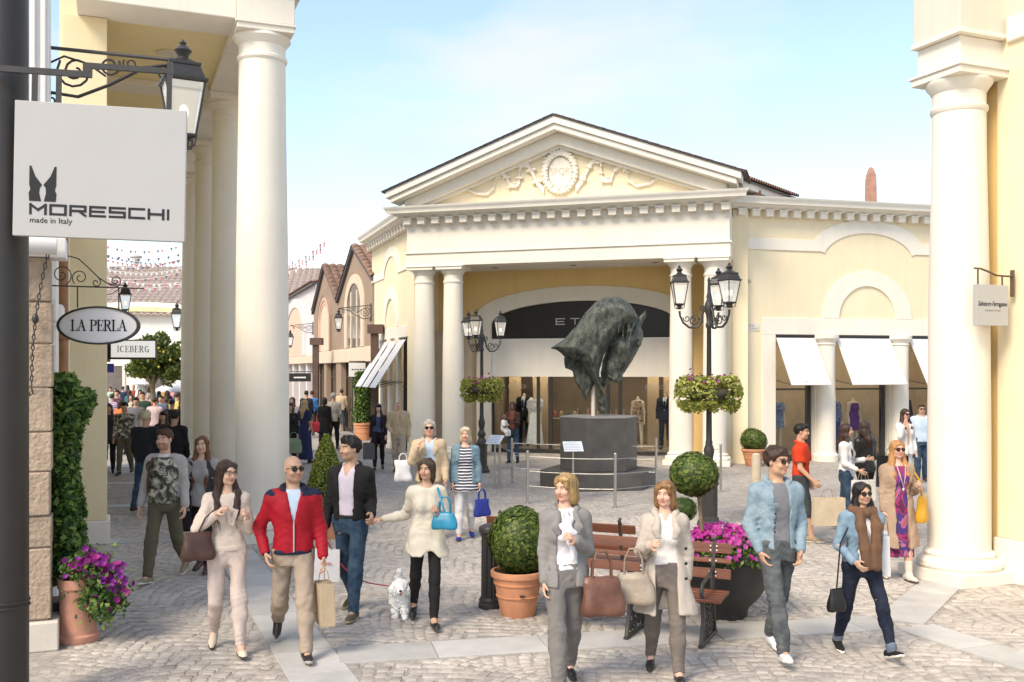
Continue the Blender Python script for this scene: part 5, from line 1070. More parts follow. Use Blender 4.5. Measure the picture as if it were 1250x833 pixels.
SER = {'L': (.62, [((.16, 0), (.16, 1), 1), ((.0, .0), (.62, .0), .35), ((.0, 1), (.32, 1), .35), ((.6, 0), (.62, .25), .35)]), 'A': (.78, [((.08, 0), (.38, 1), .4), ((.38, 1), (.66, 0), 1), ((.2, .36), (.56, .36), .35), ((0, 0), (.2, 0), .35), ((.54, 0), (.8, 0), .35)]),
       'P': (.64, [((.16, 0), (.16, 1), 1), ((0, 0), (.32, 0), .35), ((0, 1), (.4, 1), .35), ((.4, 1), (.58, .9), .6), ((.58, .9), (.62, .74), 1), ((.62, .74), (.56, .56), .9), ((.56, .56), (.4, .48), .5), ((.4, .48), (.16, .48), .35)]),
       'E': (.62, [((.16, 0), (.16, 1), 1), ((0, 0), (.6, 0), .35), ((0, 1), (.58, 1), .35), ((.16, .52), (.46, .52), .35), ((.58, 1), (.6, .8), .35), ((.6, 0), (.63, .24), .35), ((.46, .42), (.46, .62), .35)]),
       'R': (.74, [((.16, 0), (.16, 1), 1), ((0, 0), (.32, 0), .35), ((0, 1), (.4, 1), .35), ((.4, 1), (.56, .9), .6), ((.56, .9), (.6, .76), 1), ((.6, .76), (.52, .58), .9), ((.52, .58), (.16, .52), .35), ((.38, .52), (.66, 0), 1), ((.6, 0), (.78, 0), .35)]),
       'I': (.3, [((.16, 0), (.16, 1), 1), ((.02, 0), (.3, 0), .35), ((.02, 1), (.3, 1), .35)]), 'C': (.7, [((.62, .82), (.5, .97), .5), ((.5, .97), (.34, 1), .5), ((.34, 1), (.14, .82), .7), ((.14, .82), (.08, .5), 1), ((.08, .5), (.14, .18), 1), ((.14, .18), (.34, 0), .7), ((.34, 0), (.5, .03), .5), ((.5, .03), (.64, .2), .5)]),
       'B': (.64, [((.16, 0), (.16, 1), 1), ((0, 0), (.4, 0), .35), ((0, 1), (.38, 1), .35), ((.38, 1), (.54, .9), .6), ((.54, .9), (.54, .64), .9), ((.54, .64), (.38, .53), .5), ((.38, .53), (.16, .53), .35), ((.38, .53), (.6, .4), .5), ((.6, .4), (.6, .14), 1), ((.6, .14), (.4, 0), .5)]),
       'G': (.74, [((.62, .82), (.5, .97), .5), ((.5, .97), (.34, 1), .5), ((.34, 1), (.14, .82), .7), ((.14, .82), (.08, .5), 1), ((.08, .5), (.14, .18), 1), ((.14, .18), (.34, 0), .7), ((.34, 0), (.5, .03), .5), ((.5, .03), (.62, .12), .5), ((.62, .0), (.62, .42), .9), ((.48, .42), (.74, .42), .35)]), ' ': (.30, [])}
def ser_text(fr, par, m, s, xc, z, h, th, sp_, y0, wd=1.0):
    k = 0; x = xc-sum((SER[q][0]*wd+sp_)*h for q in s)/2
    for chh in s:
        b = MB(fr); w_, st = SER[chh]
        for (p, q, t) in st: stroke(b, (x+p[0]*h*wd, z+p[1]*h), (x+q[0]*h*wd, z+q[1]*h), th*t, y0-.0003*(k % 9), y0+.002); k += 1
        if st: b.build('letter', m, par)
        x += (w_*wd+sp_)*h
    return x
def text_mesh(s, size, align='CENTER', shear=0.0, sx=1.0):
    cu = bpy.data.curves.new('lettering', 'FONT'); cu.body = s; cu.size = size; cu.align_x = align; cu.shear = shear; cu.extrude = .0015; cu.resolution_u = 3
    o = bpy.data.objects.new('lettering', cu); col.objects.link(o); dg_ = bpy.context.evaluated_depsgraph_get(); me = bpy.data.meshes.new_from_object(o.evaluated_get(dg_)); bpy.data.objects.remove(o)
    n = len(me.vertices); a = np.empty(n*3); me.vertices.foreach_get('co', a); a = a.reshape(-1, 3); a = np.stack([a[:, 0]*sx, -a[:, 2], a[:, 1]], 1); return me, a
def put_text(s, fr, x, z, y, size, parent, m=INK, align='CENTER', shear=0.0, sx=1.0, name='lettering'):
    me, a = text_mesh(s, size, align, shear, sx); me.vertices.foreach_set('co', PF[parent].inv(fr.w(a+np.array([x, y, z]))).ravel()); me.materials.clear(); me.materials.append(m); o = link(name, me, None, parent); o['kind'] = 'stuff'; return o
# dark pole at the left edge
pp = D(7, 7.45); fr = Frame((pp[0], pp[1], 0), 0); POLE = mat('pole_charcoal', (.022, .018, .016), rough=.42, var=.15, vs=4, spec=.5)
t = thing('iron_pole', fr, 'thick smooth dark brown iron pole rising past the edge of the square', 'pole')
b = MB(fr); b.lathe([(.16, 0), (.155, 8.0)], n=32); b.build('shaft', POLE, t, smooth=50)
b = MB(fr)
zr = ZA(742, 7.3)
for z in (zr-.018, zr+.018): b.tube([(.162*math.cos(a), .162*math.sin(a), z) for a in np.linspace(0, 6.283, 24, endpoint=False)], .010, 6, closed=True)
b.build('ring', POLE, t, smooth=60)
# big hanging sign: sits square across, its right edge a little farther
ds = 7.15; c0 = D(15, ds-.03); c1 = D(225, ds+.19); v_ = c1-c0; sw = np.linalg.norm(v_[:2]); z1 = ZA(125, ds+.0); z0 = ZA(290.5, ds+.03)
fr = Frame((*((c0+c1)/2)[:2], z0), math.atan2(v_[1], v_[0])); t = thing('hanging_shop_sign', fr, 'big square shade-greyed hanging shop sign with a black boot emblem and MORESCHI lettering', 'sign', 'hanging shop signs')
H_ = z1-z0; hw = sw/2
f0 = Frame((fr.o[0], fr.o[1], z0), fr.a); b = MB(f0); b.box(-hw, hw, 0, .05, 0, H_); b.build('board', SIGN_SHADED, t, bevel=.004)
k_ = sw/210
X = lambda px: -hw+(px-15)*k_
Z = lambda py: (291-py)*k_
sq_text(f0, t, INK, 'MORESCHI', X(36), Z(262), 11.5*k_, 17.9*k_, 3.0*k_, 3.1*k_, -.002); t.rotation_euler = (0, R(1.0), fr.a)
for sx in (1, -1):        # twin boot emblem
    L = [(34, 201), (36, 201), (41, 214), (47, 222), (49.3, 225), (46.5, 229), (46, 236), (47.5, 242), (48.5, 246), (34.3, 246), (33.5, 236), (35.5, 231), (34, 225)]
    pts = [(X(px), Z(py)) for px, py in L] if sx > 0 else [(X(100.2-px), Z(py)) for px, py in L]
    b = MB(f0); b.prism(pts, -.003, .002); b.build('boot_emblem', INK, t)
put_text('made in Italy', f0, X(35), Z(273.5), -.001, 10.0*k_, t, align='LEFT')
ytop = H_
for px in (37, 66, 202):
    b = MB(f0); b.box(X(px)-.018, X(px)+.018, .015, .04, H_-.005, H_+(.20 if px != 202 else .36)); b.build('hanger', IRON, t)
zb = ZA(87, ds)-z0; ar = f0.inv([D(0, 7.2)])[0]
b = MB(f0); b.box(-hw-.32, X(105), .013, .042, zb-.022, zb+.022); b.box(X(100), X(206), .013, .042, zb+.045, zb+.085)
b.box(X(95), X(106), .0135, .0415, zb-.02, zb+.08); b.build('arm', IRON, t)
# bracket with scrolls and lantern on the pier corner
def wall_lantern(fr, L_, label, s=1.0, grp='wall lanterns', fancy=True, side=1):
    "fr: x along the arm away from the wall, origin at the wall plate"
    t = thing('wall_lantern', fr, label, 'wall lantern', grp)
    b = MB(fr); b.box(-.02, .02, -.025, .025, -.34*s, .26*s); b.build('wall_plate', IRON, t)
    b = MB(fr); T = lambda q: (q[0], 0, q[1])
    b.tube([T((0, .20*s)), T((L_, .10*s))], .018*s, 6); b.tube([T((0, -.22*s)), T((L_*.22, -.26*s)), T((L_*.45, -.14*s)), T((L_*.7, .03*s)), T((L_, .085*s))], .016*s, 6)
    if fancy:
        b.tube([T(q) for q in spiral(L_*.20, -.02*s, .17*s, 2.5, 1.8)], .012*s, 5); b.tube([T(q) for q in spiral(L_*.45, .04*s, .10*s, .5, 1.6, -1)], .011*s, 5); b.tube([T(q) for q in spiral(L_*.60, .06*s, .07*s, 2.5, 1.4)], .009*s, 5); b.tube([T(q) for q in spiral(L_*.84, -.02*s, .065*s, 1.5, 1.5, -1)], .010*s, 5); b.tube([T(q) for q in spiral(.03, -.30*s, .06*s, 1.5, 1.5, 1)], .010*s, 5)
        b.tube([T((.01, .05*s)), T((L_*.12, .12*s)), T((L_*.3, .05*s)), T((L_*.42, -.06*s))], .011*s, 5)
    b.build('arm', IRON, t, smooth=60); return t
d9 = 9.35; wp_ = D(58, d9); e = D(226, d9+.1); fr = Frame((wp_[0], wp_[1], ZA(84, d9)), math.atan2(e[1]-wp_[1], e[0]-wp_[0])); L_ = np.linalg.norm((e-wp_)[:2])
t = wall_lantern(fr, L_, 'scrolled black wall bracket with big lantern, behind the big square hanging sign')
b = MB(fr); b.tube([(L_-.02, 0, .10), (L_-.02, 0, .02)], .018, 6); b.build('pin', IRON, t)
lantern(t, fr, L_-.02, 0, ZA(170, d9)-fr.o[2]+.05, 1.25, .4)
# oval sign
dp_ = 9.55; c = D(120, dp_); fr = Frame((c[0], c[1], ZA(421, dp_)), .08); t = thing('hanging_shop_sign', fr, 'oval white hanging sign with black rim lettered LA PERLA', 'sign', 'hanging shop signs')
rx, rz_ = 49*dp_/FPX, 23.5*dp_/FPX; el = [(rx*math.cos(a), rz_+rz_*math.sin(a)) for a in np.linspace(0, 2*math.pi, 48, endpoint=False)]; el2 = [(rx*.94*math.cos(a), rz_+rz_*.90*math.sin(a)) for a in np.linspace(0, 2*math.pi, 48, endpoint=False)]
b = MB(fr); b.prism(el2, -.002, .03); b.build('board', SIGNW, t); b = MB(fr); b.band(el, el2, -.014, .042, closed=True); b.build('rim', DARK, t, fix=True)
h_ = 12.5*dp_/FPX; ser_text(fr, t, INK, 'LA PERLA', .008, rz_-h_/2, h_, h_*.155, .06, -.0045, .95)
k_ = dp_/FPX; T = lambda px, py: ((px-120)*k_, .01, (421-py+0)*k_+.0)
b = MB(fr); b.tube([T(60, 349), T(174, 352)], .007, 5); b.tube([T(67, 318), T(74, 314), T(85, 313), T(96, 316), T(108, 327), T(120, 339), T(132, 347), T(143, 350)], .006, 5)
for (cx_, cy_, r_, a0, tn, sg) in ((76, 336, 13, -1.2, 1.5, 1), (98, 339, 10, 4.0, 1.4, -1), (117, 345, 6, 1.0, 1.2, -1), (140, 343, 7, -1.2, 1.4, 1)): b.tube([((q[0]-120)*k_, .01, (421-q[1])*k_) for q in [(cx_+x_, cy_-y_) for x_, y_ in spiral(0, 0, r_, a0, tn, sg)]], .0055, 5)
b.build('scroll_arm', IRON, t, smooth=60)
for px, ln in ((95, 376), (144, 381)): b = MB(fr); b.tube([T(px, 351), T(px, ln)], .007, 5); b.build('hanger', IRON, t)
# box sign
di = 15.4; c = D(162.5, di); fr = Frame((c[0], c[1], ZA(439, di)), .18); k_ = di/FPX; t = thing('hanging_shop_sign', fr, 'small rectangular white box sign lettered ICEBERG, below the oval sign', 'sign', 'hanging shop signs')
b = MB(fr); b.box(-27.5*k_, 27.5*k_, -.06, .06, 0, 24*k_); b.build('box', DARK, t, bevel=.01); b = MB(fr); b.box(-24.5*k_, 26.5*k_, -.068, -.061, 2.5*k_, 22.5*k_); b.build('panel', mat('lit_sign_panel', (.8, .79, .76), rough=.4, var=.02, emit=(1, .97, .9), es=.22), t)
h_ = 7.2*k_; ser_text(fr, t, INK, 'ICEBERG', .02, 9*k_, h_, h_*.13, .16, -.071, .95)
b = MB(fr); b.box(-30*k_, -27.6*k_, -.09, .09, -.04, 24*k_+.04); b.box(-35*k_, -30.02*k_, -.03, .03, .1, .2); b.build('bracket', DARK, t)
# small lantern behind the oval sign, far bracket lantern by the arcade column
fr = Frame((*D(128, 20)[:2], ZA(352, 20)), .1); t = wall_lantern(fr, .44, 'small black lantern on a bracket deep in the arcade beside the oval sign', .5, fancy=False); lantern(t, fr, .40, 0, ZA(378, 20)-fr.o[2], .75, .3)
fr = Frame((*D(226, 29)[:2], ZA(370, 29)), math.pi-.1); t = wall_lantern(fr, .25, 'grey lantern peeping past the rear arcade column before the tree', .5, fancy=False); lantern(t, fr, .25, 0, ZA(400, 29)-fr.o[2], 1.0, .3)
# street lanterns on brackets before the brown houses
for (px_w, px_l, py, d, lab) in ((453, 413, 380, 33.0, 'bracket lantern on a dark downpipe before the brown house with the arched window'), (382, 354, 400, 42.5, 'bracket lantern on a dark downpipe before the pale lilac house')):
    fr = Frame((*D(px_w, d)[:2], ZA(py, d)), math.pi-.05); t = wall_lantern(fr, (px_w-px_l)/FPX*d, lab, 1.0 if d < 40 else .9); s_ = .92; lantern(t, fr, (px_w-px_l)/FPX*d, 0, ZA(py+22, d)-fr.o[2], s_, .2)
    o = fr.o; b = MB(Frame((o[0], o[1], 0), 0)); b.box(.0, .24, -.12, .12, 0, o[2]-.75); b.box(-.1, .42, -.2, .2, o[2]-.748, o[2]-.45); b.build('down_pipe', mat('brown_pipe', (.10, .06, .045), rough=.5, var=.2), t)
# small far shop signs
fr = Frame((*D(436, 36)[:2], ZA(460, 36)), .2); t = thing('hanging_shop_sign', fr, 'small cream square shop sign hanging before the brown house by the awnings', 'sign', 'hanging shop signs'); b = MB(fr); b.box(-.30, .30, 0, .05, 0, .50); b.build('board', SIGNW, t); b = MB(fr); b.tube([(-.3, .02, .56), (.5, .02, .56)], .015, 5); b.tube([(-.2, .02, .5), (-.2, .02, .56)], .01, 5); b.tube([(.2, .02, .5), (.2, .02, .56)], .01, 5); b.build('arm', IRON, t)
b = MB(fr); [b.box(-.2+.1*k, -.13+.1*k, -.004, -.001, .24, .28) for k in range(5)]; b.build('lettering', INK, t)
fr = Frame((*D(366, 50)[:2], ZA(466, 50)), .2); t = thing('hanging_shop_sign', fr, 'small black shop sign hanging before the pale lilac house', 'sign', 'hanging shop signs'); b = MB(fr); b.box(-.55, .55, 0, .06, 0, .42); b.build('board', DARK, t); b = MB(fr); b.box(-.3, .3, -.01, -.002, .17, .24); b.build('lettering', SIGNW, t)
b = MB(fr); b.tube([(-.6, .03, .5), (.9, .03, .5)], .02, 5); b.tube([(0, .03, .42), (0, .03, .5)], .015, 5); b.build('arm', IRON, t)
fr = Frame((*D(132.5, 24)[:2], ZA(455, 24)), .3); b = MB(fr); b.box(-.04, .12, 0, .04, 0, .22); o = b.build('blue_sign', mat('sign_blue', (.05, .06, .38), rough=.5)); tag(o, 'small blue square sign below the box sign in the arcade', 'sign')
# script sign on the right
pl_w = FR.w([(-.045, -.30, 0)])[0]; dr = 11.55; k_ = dr/FPX; c = pl_w+np.array([-.926, -.377, 0])*.36; fr = Frame((c[0], c[1], ZA(397.5, dr)), UA); t = thing('hanging_shop_sign', fr, 'square shade-greyed hanging sign with slanted script lettering on the yellow wall', 'sign', 'hanging shop signs')
b = MB(fr); b.box(-26.5*k_, 26.5*k_, 0, .05, 0, 50*k_); b.build('board', SIGN_SHADED, t, bevel=.003)
put_text('Salvatore Ferragamo', fr, 0, 24*k_, -.0015, 8.2*k_, t, shear=.4, sx=.70); put_text('COMPANY STORE', fr, 0, 17.5*k_, -.0015, 3.2*k_, t, m=mat('grey_print', (.3, .28, .26)), sx=1.0)
b = MB(fr); T = lambda px, py: ((px-1203)*k_, .025, (397.5-py)*k_); b.tube([T(1176, 328), T(1186, 328), T(1198, 331), T(1212, 335.5), T(1239, 336)], .012, 6); b.tube([T(1182, 328), T(1182, 348)], .011, 6); b.tube([T(1222, 336), T(1222, 349)], .011, 6); b.box((1238-1203)*k_, (1240-1203)*k_, 0, .05, (397.5-361)*k_, (397.5-328)*k_); b.build('arm', mat('bronze_arm', (.12, .085, .05), rough=.5), t)
# portico lettering and fittings of the wing
mat('steel_letter', (.55, .53, .5), rough=.35); sq_text(FM, main, MATS['steel_letter'], 'ETRO', -.80, 3.93, .17, .26, .028, .17, YB+.076)
for x in (-2.35, 1.9): put_text('ETRO', FM, x+.3, 1.98, YB+.105, .17, main, m=MATS['grey_print'], sx=1.4)  # faint reflected lettering in the panes, drawn in as grey letters
put_text('SPQR', FM, 0, wz-.07, -.343, .27, main, m=mat('relief_shade', (.60, .54, .44), rough=.8), sx=.9)
s0, zz = FW.pix(916, 404); b = MB(FW); b.box(s0-.27, s0+.27, -.02, -.001, zz-.0, zz+.22); b.build('street_plaque', mat('plaque_marble', (.72, .66, .6), rough=.4, var=.1), main)
put_text('PIAZZA', FW, s0, zz+.12, -.022, .07, main, m=MATS['grey_print']); put_text('MARCO POLO', FW, s0, zz+.035, -.022, .07, main, m=MATS['grey_print'])
s0, zz = FW.pix(911, 345); fr = Frame(FW.w([(s0, -.16, zz)])[0], FW.a); b = MB(fr); b.tube([(0, -.02, 0), (0, .10, .05)], .05, 10); b.tube([(0, .1, .05), (0, .159, .05)], .015, 6); o = b.build('security_camera', mat('camera_grey', (.4, .36, .3), rough=.4), smooth=50); tag(o, 'small grey security camera on the wing wall above the plaque', 'camera')
# ------------------------------------------------------------------ people
SKIN = mat('skin', (.6, .4, .3), rough=.5, var=.06, vs=30, vcol=True, sss=.12, spec=.35)
EYEW = mat('eye_white', (.75, .72, .70), rough=.2, var=0); EYED = mat('eye_dark', (.03, .02, .015), rough=.15, var=0)
LENS = mat('sunglass_lens', (.012, .010, .010), rough=.08, var=0, spec=.6); SOLEW = mat('rubber_sole_white', (.72, .70, .66), rough=.6, var=.1, vs=20); SOLED = mat('rubber_sole_dark', (.05, .045, .04), rough=.7)
def cloth(name, c=(.5, .5, .5), bump=.35, bs=240, var=.10, vs=6, rough=.85, sheen=.0, **k): return mat('cloth_'+name, c, rough=rough, var=var, vs=vs, bump=bump, bs=bs, spec=.2, sheen=sheen, fold=.14, **k)
def hairm(name, c=(.05, .04, .03)): return mat('hair_'+name, c, rough=.42, var=.35, vs=22, stretch=(6, 6, .8), bump=.7, bs=30, spec=.45)
def denim(name, c, c2): return mat('denim_'+name, c, rough=.85, c2=c2, vs=9, bump=.35, bs=300, spec=.2, fold=.22)
def striped(name, a, b_, period, duty=.45):
    m = mat('stripe_'+name, a, var=0, rough=.85); N, L = m.node_tree.nodes, m.node_tree.links; tc = N.new('ShaderNodeTexCoord'); sx = N.new('ShaderNodeSeparateXYZ'); L.new(tc.outputs['Object'], sx.inputs[0])
    nz = N.new('ShaderNodeTexNoise'); nz.inputs['Scale'].default_value = 7; L.new(tc.outputs['Object'], nz.inputs['Vector']); ad = N.new('ShaderNodeMath'); ad.operation = 'MULTIPLY_ADD'; ad.inputs[1].default_value = .03; L.new(nz.outputs['Fac'], ad.inputs[0]); L.new(sx.outputs['Z'], ad.inputs[2])
    mu = N.new('ShaderNodeMath'); mu.operation = 'DIVIDE'; mu.inputs[1].default_value = period; L.new(ad.outputs[0], mu.inputs[0]); fr_ = N.new('ShaderNodeMath'); fr_.operation = 'FRACT'; L.new(mu.outputs[0], fr_.inputs[0]); gt = N.new('ShaderNodeMath'); gt.operation = 'GREATER_THAN'; gt.inputs[1].default_value = duty; L.new(fr_.outputs[0], gt.inputs[0])
    mx = N.new('ShaderNodeMixRGB'); mx.inputs[1].default_value = (*a, 1); mx.inputs[2].default_value = (*b_, 1); L.new(gt.outputs[0], mx.inputs[0]); L.new(mx.outputs[0], N['Principled BSDF'].inputs['Base Color']); return m
def multi(name, cols, vs, st=None, detail=3):
    m = mat('print_'+name, cols[0], var=0, rough=.85); N, L = m.node_tree.nodes, m.node_tree.links; tc = N.new('ShaderNodeTexCoord'); mp = N.new('ShaderNodeMapping'); mp.inputs['Scale'].default_value = st or (1, 1, 1); L.new(tc.outputs['Object'], mp.inputs[0])
    nz = N.new('ShaderNodeTexNoise'); nz.inputs['Scale'].default_value = vs; nz.inputs['Detail'].default_value = detail; nz.inputs['Distortion'].default_value = .8; L.new(mp.outputs[0], nz.inputs['Vector']); cr = N.new('ShaderNodeValToRGB'); cr.color_ramp.interpolation = 'CONSTANT'
    n = len(cols); ps = np.linspace(.36, .66, n+1)[:-1]; ps[0] = 0; e = cr.color_ramp.elements; e[0].position = 0; e[0].color = (*cols[0], 1); e[1].position = ps[1]; e[1].color = (*cols[1], 1)
    for i in range(2, n): q = e.new(ps[i]); q.color = (*cols[i], 1)
    L.new(nz.outputs['Fac'], cr.inputs[0]); L.new(cr.outputs[0], N['Principled BSDF'].inputs['Base Color']); return m
CAMO = multi('camo', [(.05, .05, .04), (.16, .15, .10), (.30, .28, .22), (.55, .52, .45)], 13)
FAIR = (.62, .40, .29); TAN = (.52, .31, .20); OLIVE = (.50, .31, .21); BROWN = (.13, .07, .045); ROSY = (.63, .38, .28)
def rotm(yaw, pitch=0.0, roll=0.0):
    return np.array(Matrix.Rotation(yaw, 3, 'Z') @ Matrix.Rotation(pitch, 3, 'X') @ Matrix.Rotation(roll, 3, 'Y'))
class Person:
    def __init__(s, pos, H, heading, female, label, group, la, ra, ll, rl, lean=0, yaw=0, pitch=0, roll=0, skin=FAIR, res=1.0, build=1.0, cat='person', sway=0.0):
        "heading 0 faces the camera; la/ra: arms, ll/rl: legs on the picture's left/right when facing the camera"
        s.u = u = H/1.75; s.fem = female; s.res = res; s.skin = np.array(skin); s.B = build*.955; s.seed = int(abs(pos[0]*977+pos[1]*131))
        s.fr = Frame((pos[0], pos[1], 0), R(heading)); s.root = thing('person', s.fr, label, cat, group)
        d2 = math.radians; J = s.J = {}
        def leg(sg, spec):
            a, kb, ab, fp = spec; a, kb, ab, fp = d2(a), d2(kb), d2(ab), d2(fp); hip = np.array([sg*.088*u, 0, 0])
            kn = hip+.445*u*np.array([sg*math.sin(ab), -math.sin(a)*math.cos(ab), -math.cos(a)*math.cos(ab)]); sh = a-kb
            an = kn+.415*u*np.array([sg*math.sin(ab)*.6, -math.sin(sh), -math.cos(sh)]); fd = np.array([sg*.12, -math.cos(fp), math.sin(fp)]); fd /= np.linalg.norm(fd)
            heel = an+fd*(-.055*u)+np.array([0, 0, -.055*u])*math.cos(fp)+np.array([0, .055*u*math.sin(fp), 0]); toe = an+fd*(.155*u)+np.array([0, 0, -.062*u])*math.cos(fp)
            return hip, kn, an, heel, toe, fd
        J['l'] = leg(-1, ll); J['r'] = leg(1, rl)
        zmin = min(min(J[k][3][2], J[k][4][2]) for k in 'lr')-.022*u; up = np.array([0, 0, -zmin])
        for k in 'lr': J[k] = tuple(v+up if i < 5 else v for i, v in enumerate(J[k]))
        s.hz = -zmin; s.lean = math.tan(d2(lean)); s.zs = s.hz+.478*u
        s.sw = (.146 if female else .170)*u*(.5+.5*build)
        def arm(sg, spec):
            p, ab, e, ab2 = spec; p, ab, e, ab2 = d2(p), d2(ab), d2(e), d2(ab2); sh = s.at(np.array([sg*s.sw, 0.01*u, s.zs]))
            ud = np.array([sg*math.sin(ab), -math.sin(p)*math.cos(ab), -math.cos(p)*math.cos(ab)]); el = sh+.285*u*ud
            q = p+e; fd = np.array([sg*math.sin(ab2), -math.sin(q)*math.cos(ab2), -math.cos(q)*math.cos(ab2)]); wr = el+.25*u*fd; return sh, el, wr, fd
        J['al'] = arm(-1, la); J['ar'] = arm(1, ra)
        s.neck = s.at(np.array([0, .01*u, s.hz+.575*u])); s.hr = rotm(d2(yaw), d2(pitch), d2(roll)); s.hs = u*(.94 if female else .985)
        s.hc = s.neck+np.array([0, -.018*u, .155*u]); s.k = 0
    def reach(s, q, target):
        "bend arm q so that its hand comes to a point of the square"
        T = s.fr.inv([target])[0]; sh = s.J['a'+q][0]; a, b = .285*s.u, .25*s.u; v = T-sh; L = np.linalg.norm(v); hd = .10*s.u; v = v/L; L = min(L-hd, (a+b)*.995); c = (a*a+L*L-b*b)/(2*a*L); pole = np.array([0, .35, -1.0]); pole = pole-(pole@v)*v; pole /= np.linalg.norm(pole)
        el = sh+a*(c*v+math.sqrt(max(1-c*c, 0))*pole); wr = sh+v*L; fd = wr-el; s.J['a'+q] = (sh, el, wr, fd/np.linalg.norm(fd)); return s
    def at(s, p): p = np.array(p, float); p[1] -= (p[2]-s.hz)*s.lean; return p
    def h(s, x, f, z): return s.hc+s.hr@(np.array([x, -f, z])*s.hs)
    def rows(s, inf, z0=None, z1=None):
        u = s.u; b = s.B
        if s.fem: T = [(-.10, .13, .10), (.0, .165, .112), (.10, .155, .108), (.20, .125, .092), (.34, .138, .102), (.44, .140, .098), (.52, .112, .078), (.56, .060, .055)]
        else: T = [(-.10, .14, .10), (.0, .158, .110), (.10, .155, .108), (.20, .150, .104), (.34, .168, .118), (.44, .172, .110), (.52, .125, .082), (.56, .065, .060)]
        out = []
        for z, rx, ry in T:
            zz = s.hz+z*u; out.append((zz, 0.0, -(zz-s.hz)*s.lean, rx*u*b+inf, ry*u*b+inf))
        return out
    def put(s, name, S, m, parent=None, it=1):
        V, Q = S.smoothed(it) if it else S.mesh()
        me = np_mesh(name, V, Q, [m]); me.shade_smooth(); return link(name, me, None, parent or s.root)
    def grid(s, h, lo=None, hi=None):
        u = s.u
        if lo is None:
            P = np.array([v for k in ('l', 'r', 'al', 'ar') for v in s.J[k][:5] if len(v) == 3 and True][:0]+[q for k in ('l', 'r') for q in s.J[k][:5]]+[q for k in ('al', 'ar') for q in s.J[k][:3]])
            lo = P.min(0)-.26*u; hi = P.max(0)+.26*u; lo[2] = -.03; hi[2] = s.hz+.66*u
            lo[:2] = np.minimum(lo[:2], -.3*u); hi[:2] = np.maximum(hi[:2], .3*u)
        return SDF(lo, hi, h)
    def leg_sdf(s, S, inf, taper=0.0, k=.05, frac=1.0):
        u = s.u; b = s.B
        for q in 'lr':
            hip, kn, an = s.J[q][:3]; end = kn+(an-kn)*frac
            S.cone(hip+np.array([0, .005, .03*u]), kn, .079*u*b+inf, .054*u+inf*.95, k); S.cone(kn, kn+(end-kn)*.35, .056*u+inf*.95, .054*u+inf*.9, .02); S.cone(kn+(end-kn)*.35, end, .054*u+inf*.9, (.054-.018*frac)*u+inf*(.8+taper), .03)
    def arm_sdf(s, S, inf, frac=1.0, k=.05, which='lr', cuff=0.0):
        u = s.u; b = .5+.5*s.B; f_ = .88 if s.fem else 1.0
        for q in which:
            sh, el, wr, fd = s.J['a'+q]; sg = -1 if q == 'l' else 1
            S.cone(sh-np.array([sg*.05*u, 0, -.01*u]), sh, .058*u*b*f_+inf, .056*u*b*f_+inf, k)
            S.cone(sh, el, .053*u*b*f_+inf, .042*u*f_+inf*.95, k)
            if frac > .5:
                t = (frac-.5)*2; e_ = el+(wr-el)*t; S.cone(el, e_, .041*u*f_+inf*.95, (.041-.013*t)*u*f_+inf*(.85+cuff), .02)
    def body(s):
        u = s.u; S = s.grid(.021*s.res if s.res <= 1.3 else (.017 if s.res < 1.7 else .0185)*s.res); S.loft(s.rows(0), .04, 2.2); s.leg_sdf(S, 0); s.arm_sdf(S, 0, 1.0, .022)
        for q in 'lr':
            S.cone(s.J[q][2], s.J[q][4]-s.J[q][5]*.02*u, .035*u, .026*u, .03)
        S.cone(s.neck-np.array([0, 0, .08*u]), s.neck+np.array([0, -.012*u, .08*u]), .056*u, .05*u, .03)
        far_ = s.res > 1.6
        if far_:
            for q in 'lr': sh, el, wr, fd = s.J['a'+q]; S.cone(wr, wr+fd*.13*u, .034*u, .03*u, .02)
            s.head_sdf(S)
        else:
            V, Q = S.mesh(); parts = [(V, Q, None)]
        if far_: V, Q = S.smoothed(1); parts = [(V, Q, 'h')]
        else:
            H_ = SDF(s.hc-.19*u, s.hc+.17*u, .0056*s.res); s.head_sdf(H_); V, Q = H_.smoothed(1); parts.append((V, Q, 'h'))
            for q in 'lr':
                V, Q = s.hand(q)
                parts.append((V, Q, None))
        VV, QQ, CC, n0 = [], [], [], 0
        for V, Q, w in parts:
            c = np.tile(s.skin, (len(V), 1))
            if w == 'h': c = s.paint(V, c)
            VV.append(V); QQ.append(Q+n0); CC.append(c); n0 += len(V)
        me = np_mesh('body', np.concatenate(VV), np.concatenate(QQ), [SKIN]); me.shade_smooth()
        at = me.color_attributes.new('Col', 'FLOAT_COLOR', 'POINT'); C4 = np.ones((n0, 4), np.float32); C4[:, :3] = np.concatenate(CC); at.data.foreach_set('color', C4.ravel()); o = link('body', me, None, s.root)
        return s
    def head_sdf(s, S):
        hs = s.hs; h = s.h; r = s.hr; E = lambda c, q, k, sub=False: S.ell(h(*c), np.array(q)*hs, k*hs, r, sub)
        m = 0 if s.fem else 1
        E((0, -.012, .028), (.074, .094, .088), .03); E((0, .026, -.035), (.057+.004*m, .066, .078), .03); S.cone(h(-.03, .03, -.075), h(.03, .03, -.075), (.03+.004*m)*hs, (.03+.004*m)*hs, .03*hs)
        E((0, .068, -.092), (.024+.005*m, .022, .02), .02); E((0, .078, .030), (.05, .018, .014), .02)
        for sg in (-1, 1):
            E((sg*.031, .094, .006), (.019, .016, .012), .012, True); E((sg*.040, .066, -.032), (.024, .026, .024), .02); E((sg*.077, -.004, -.006), (.010, .018, .030), .01)
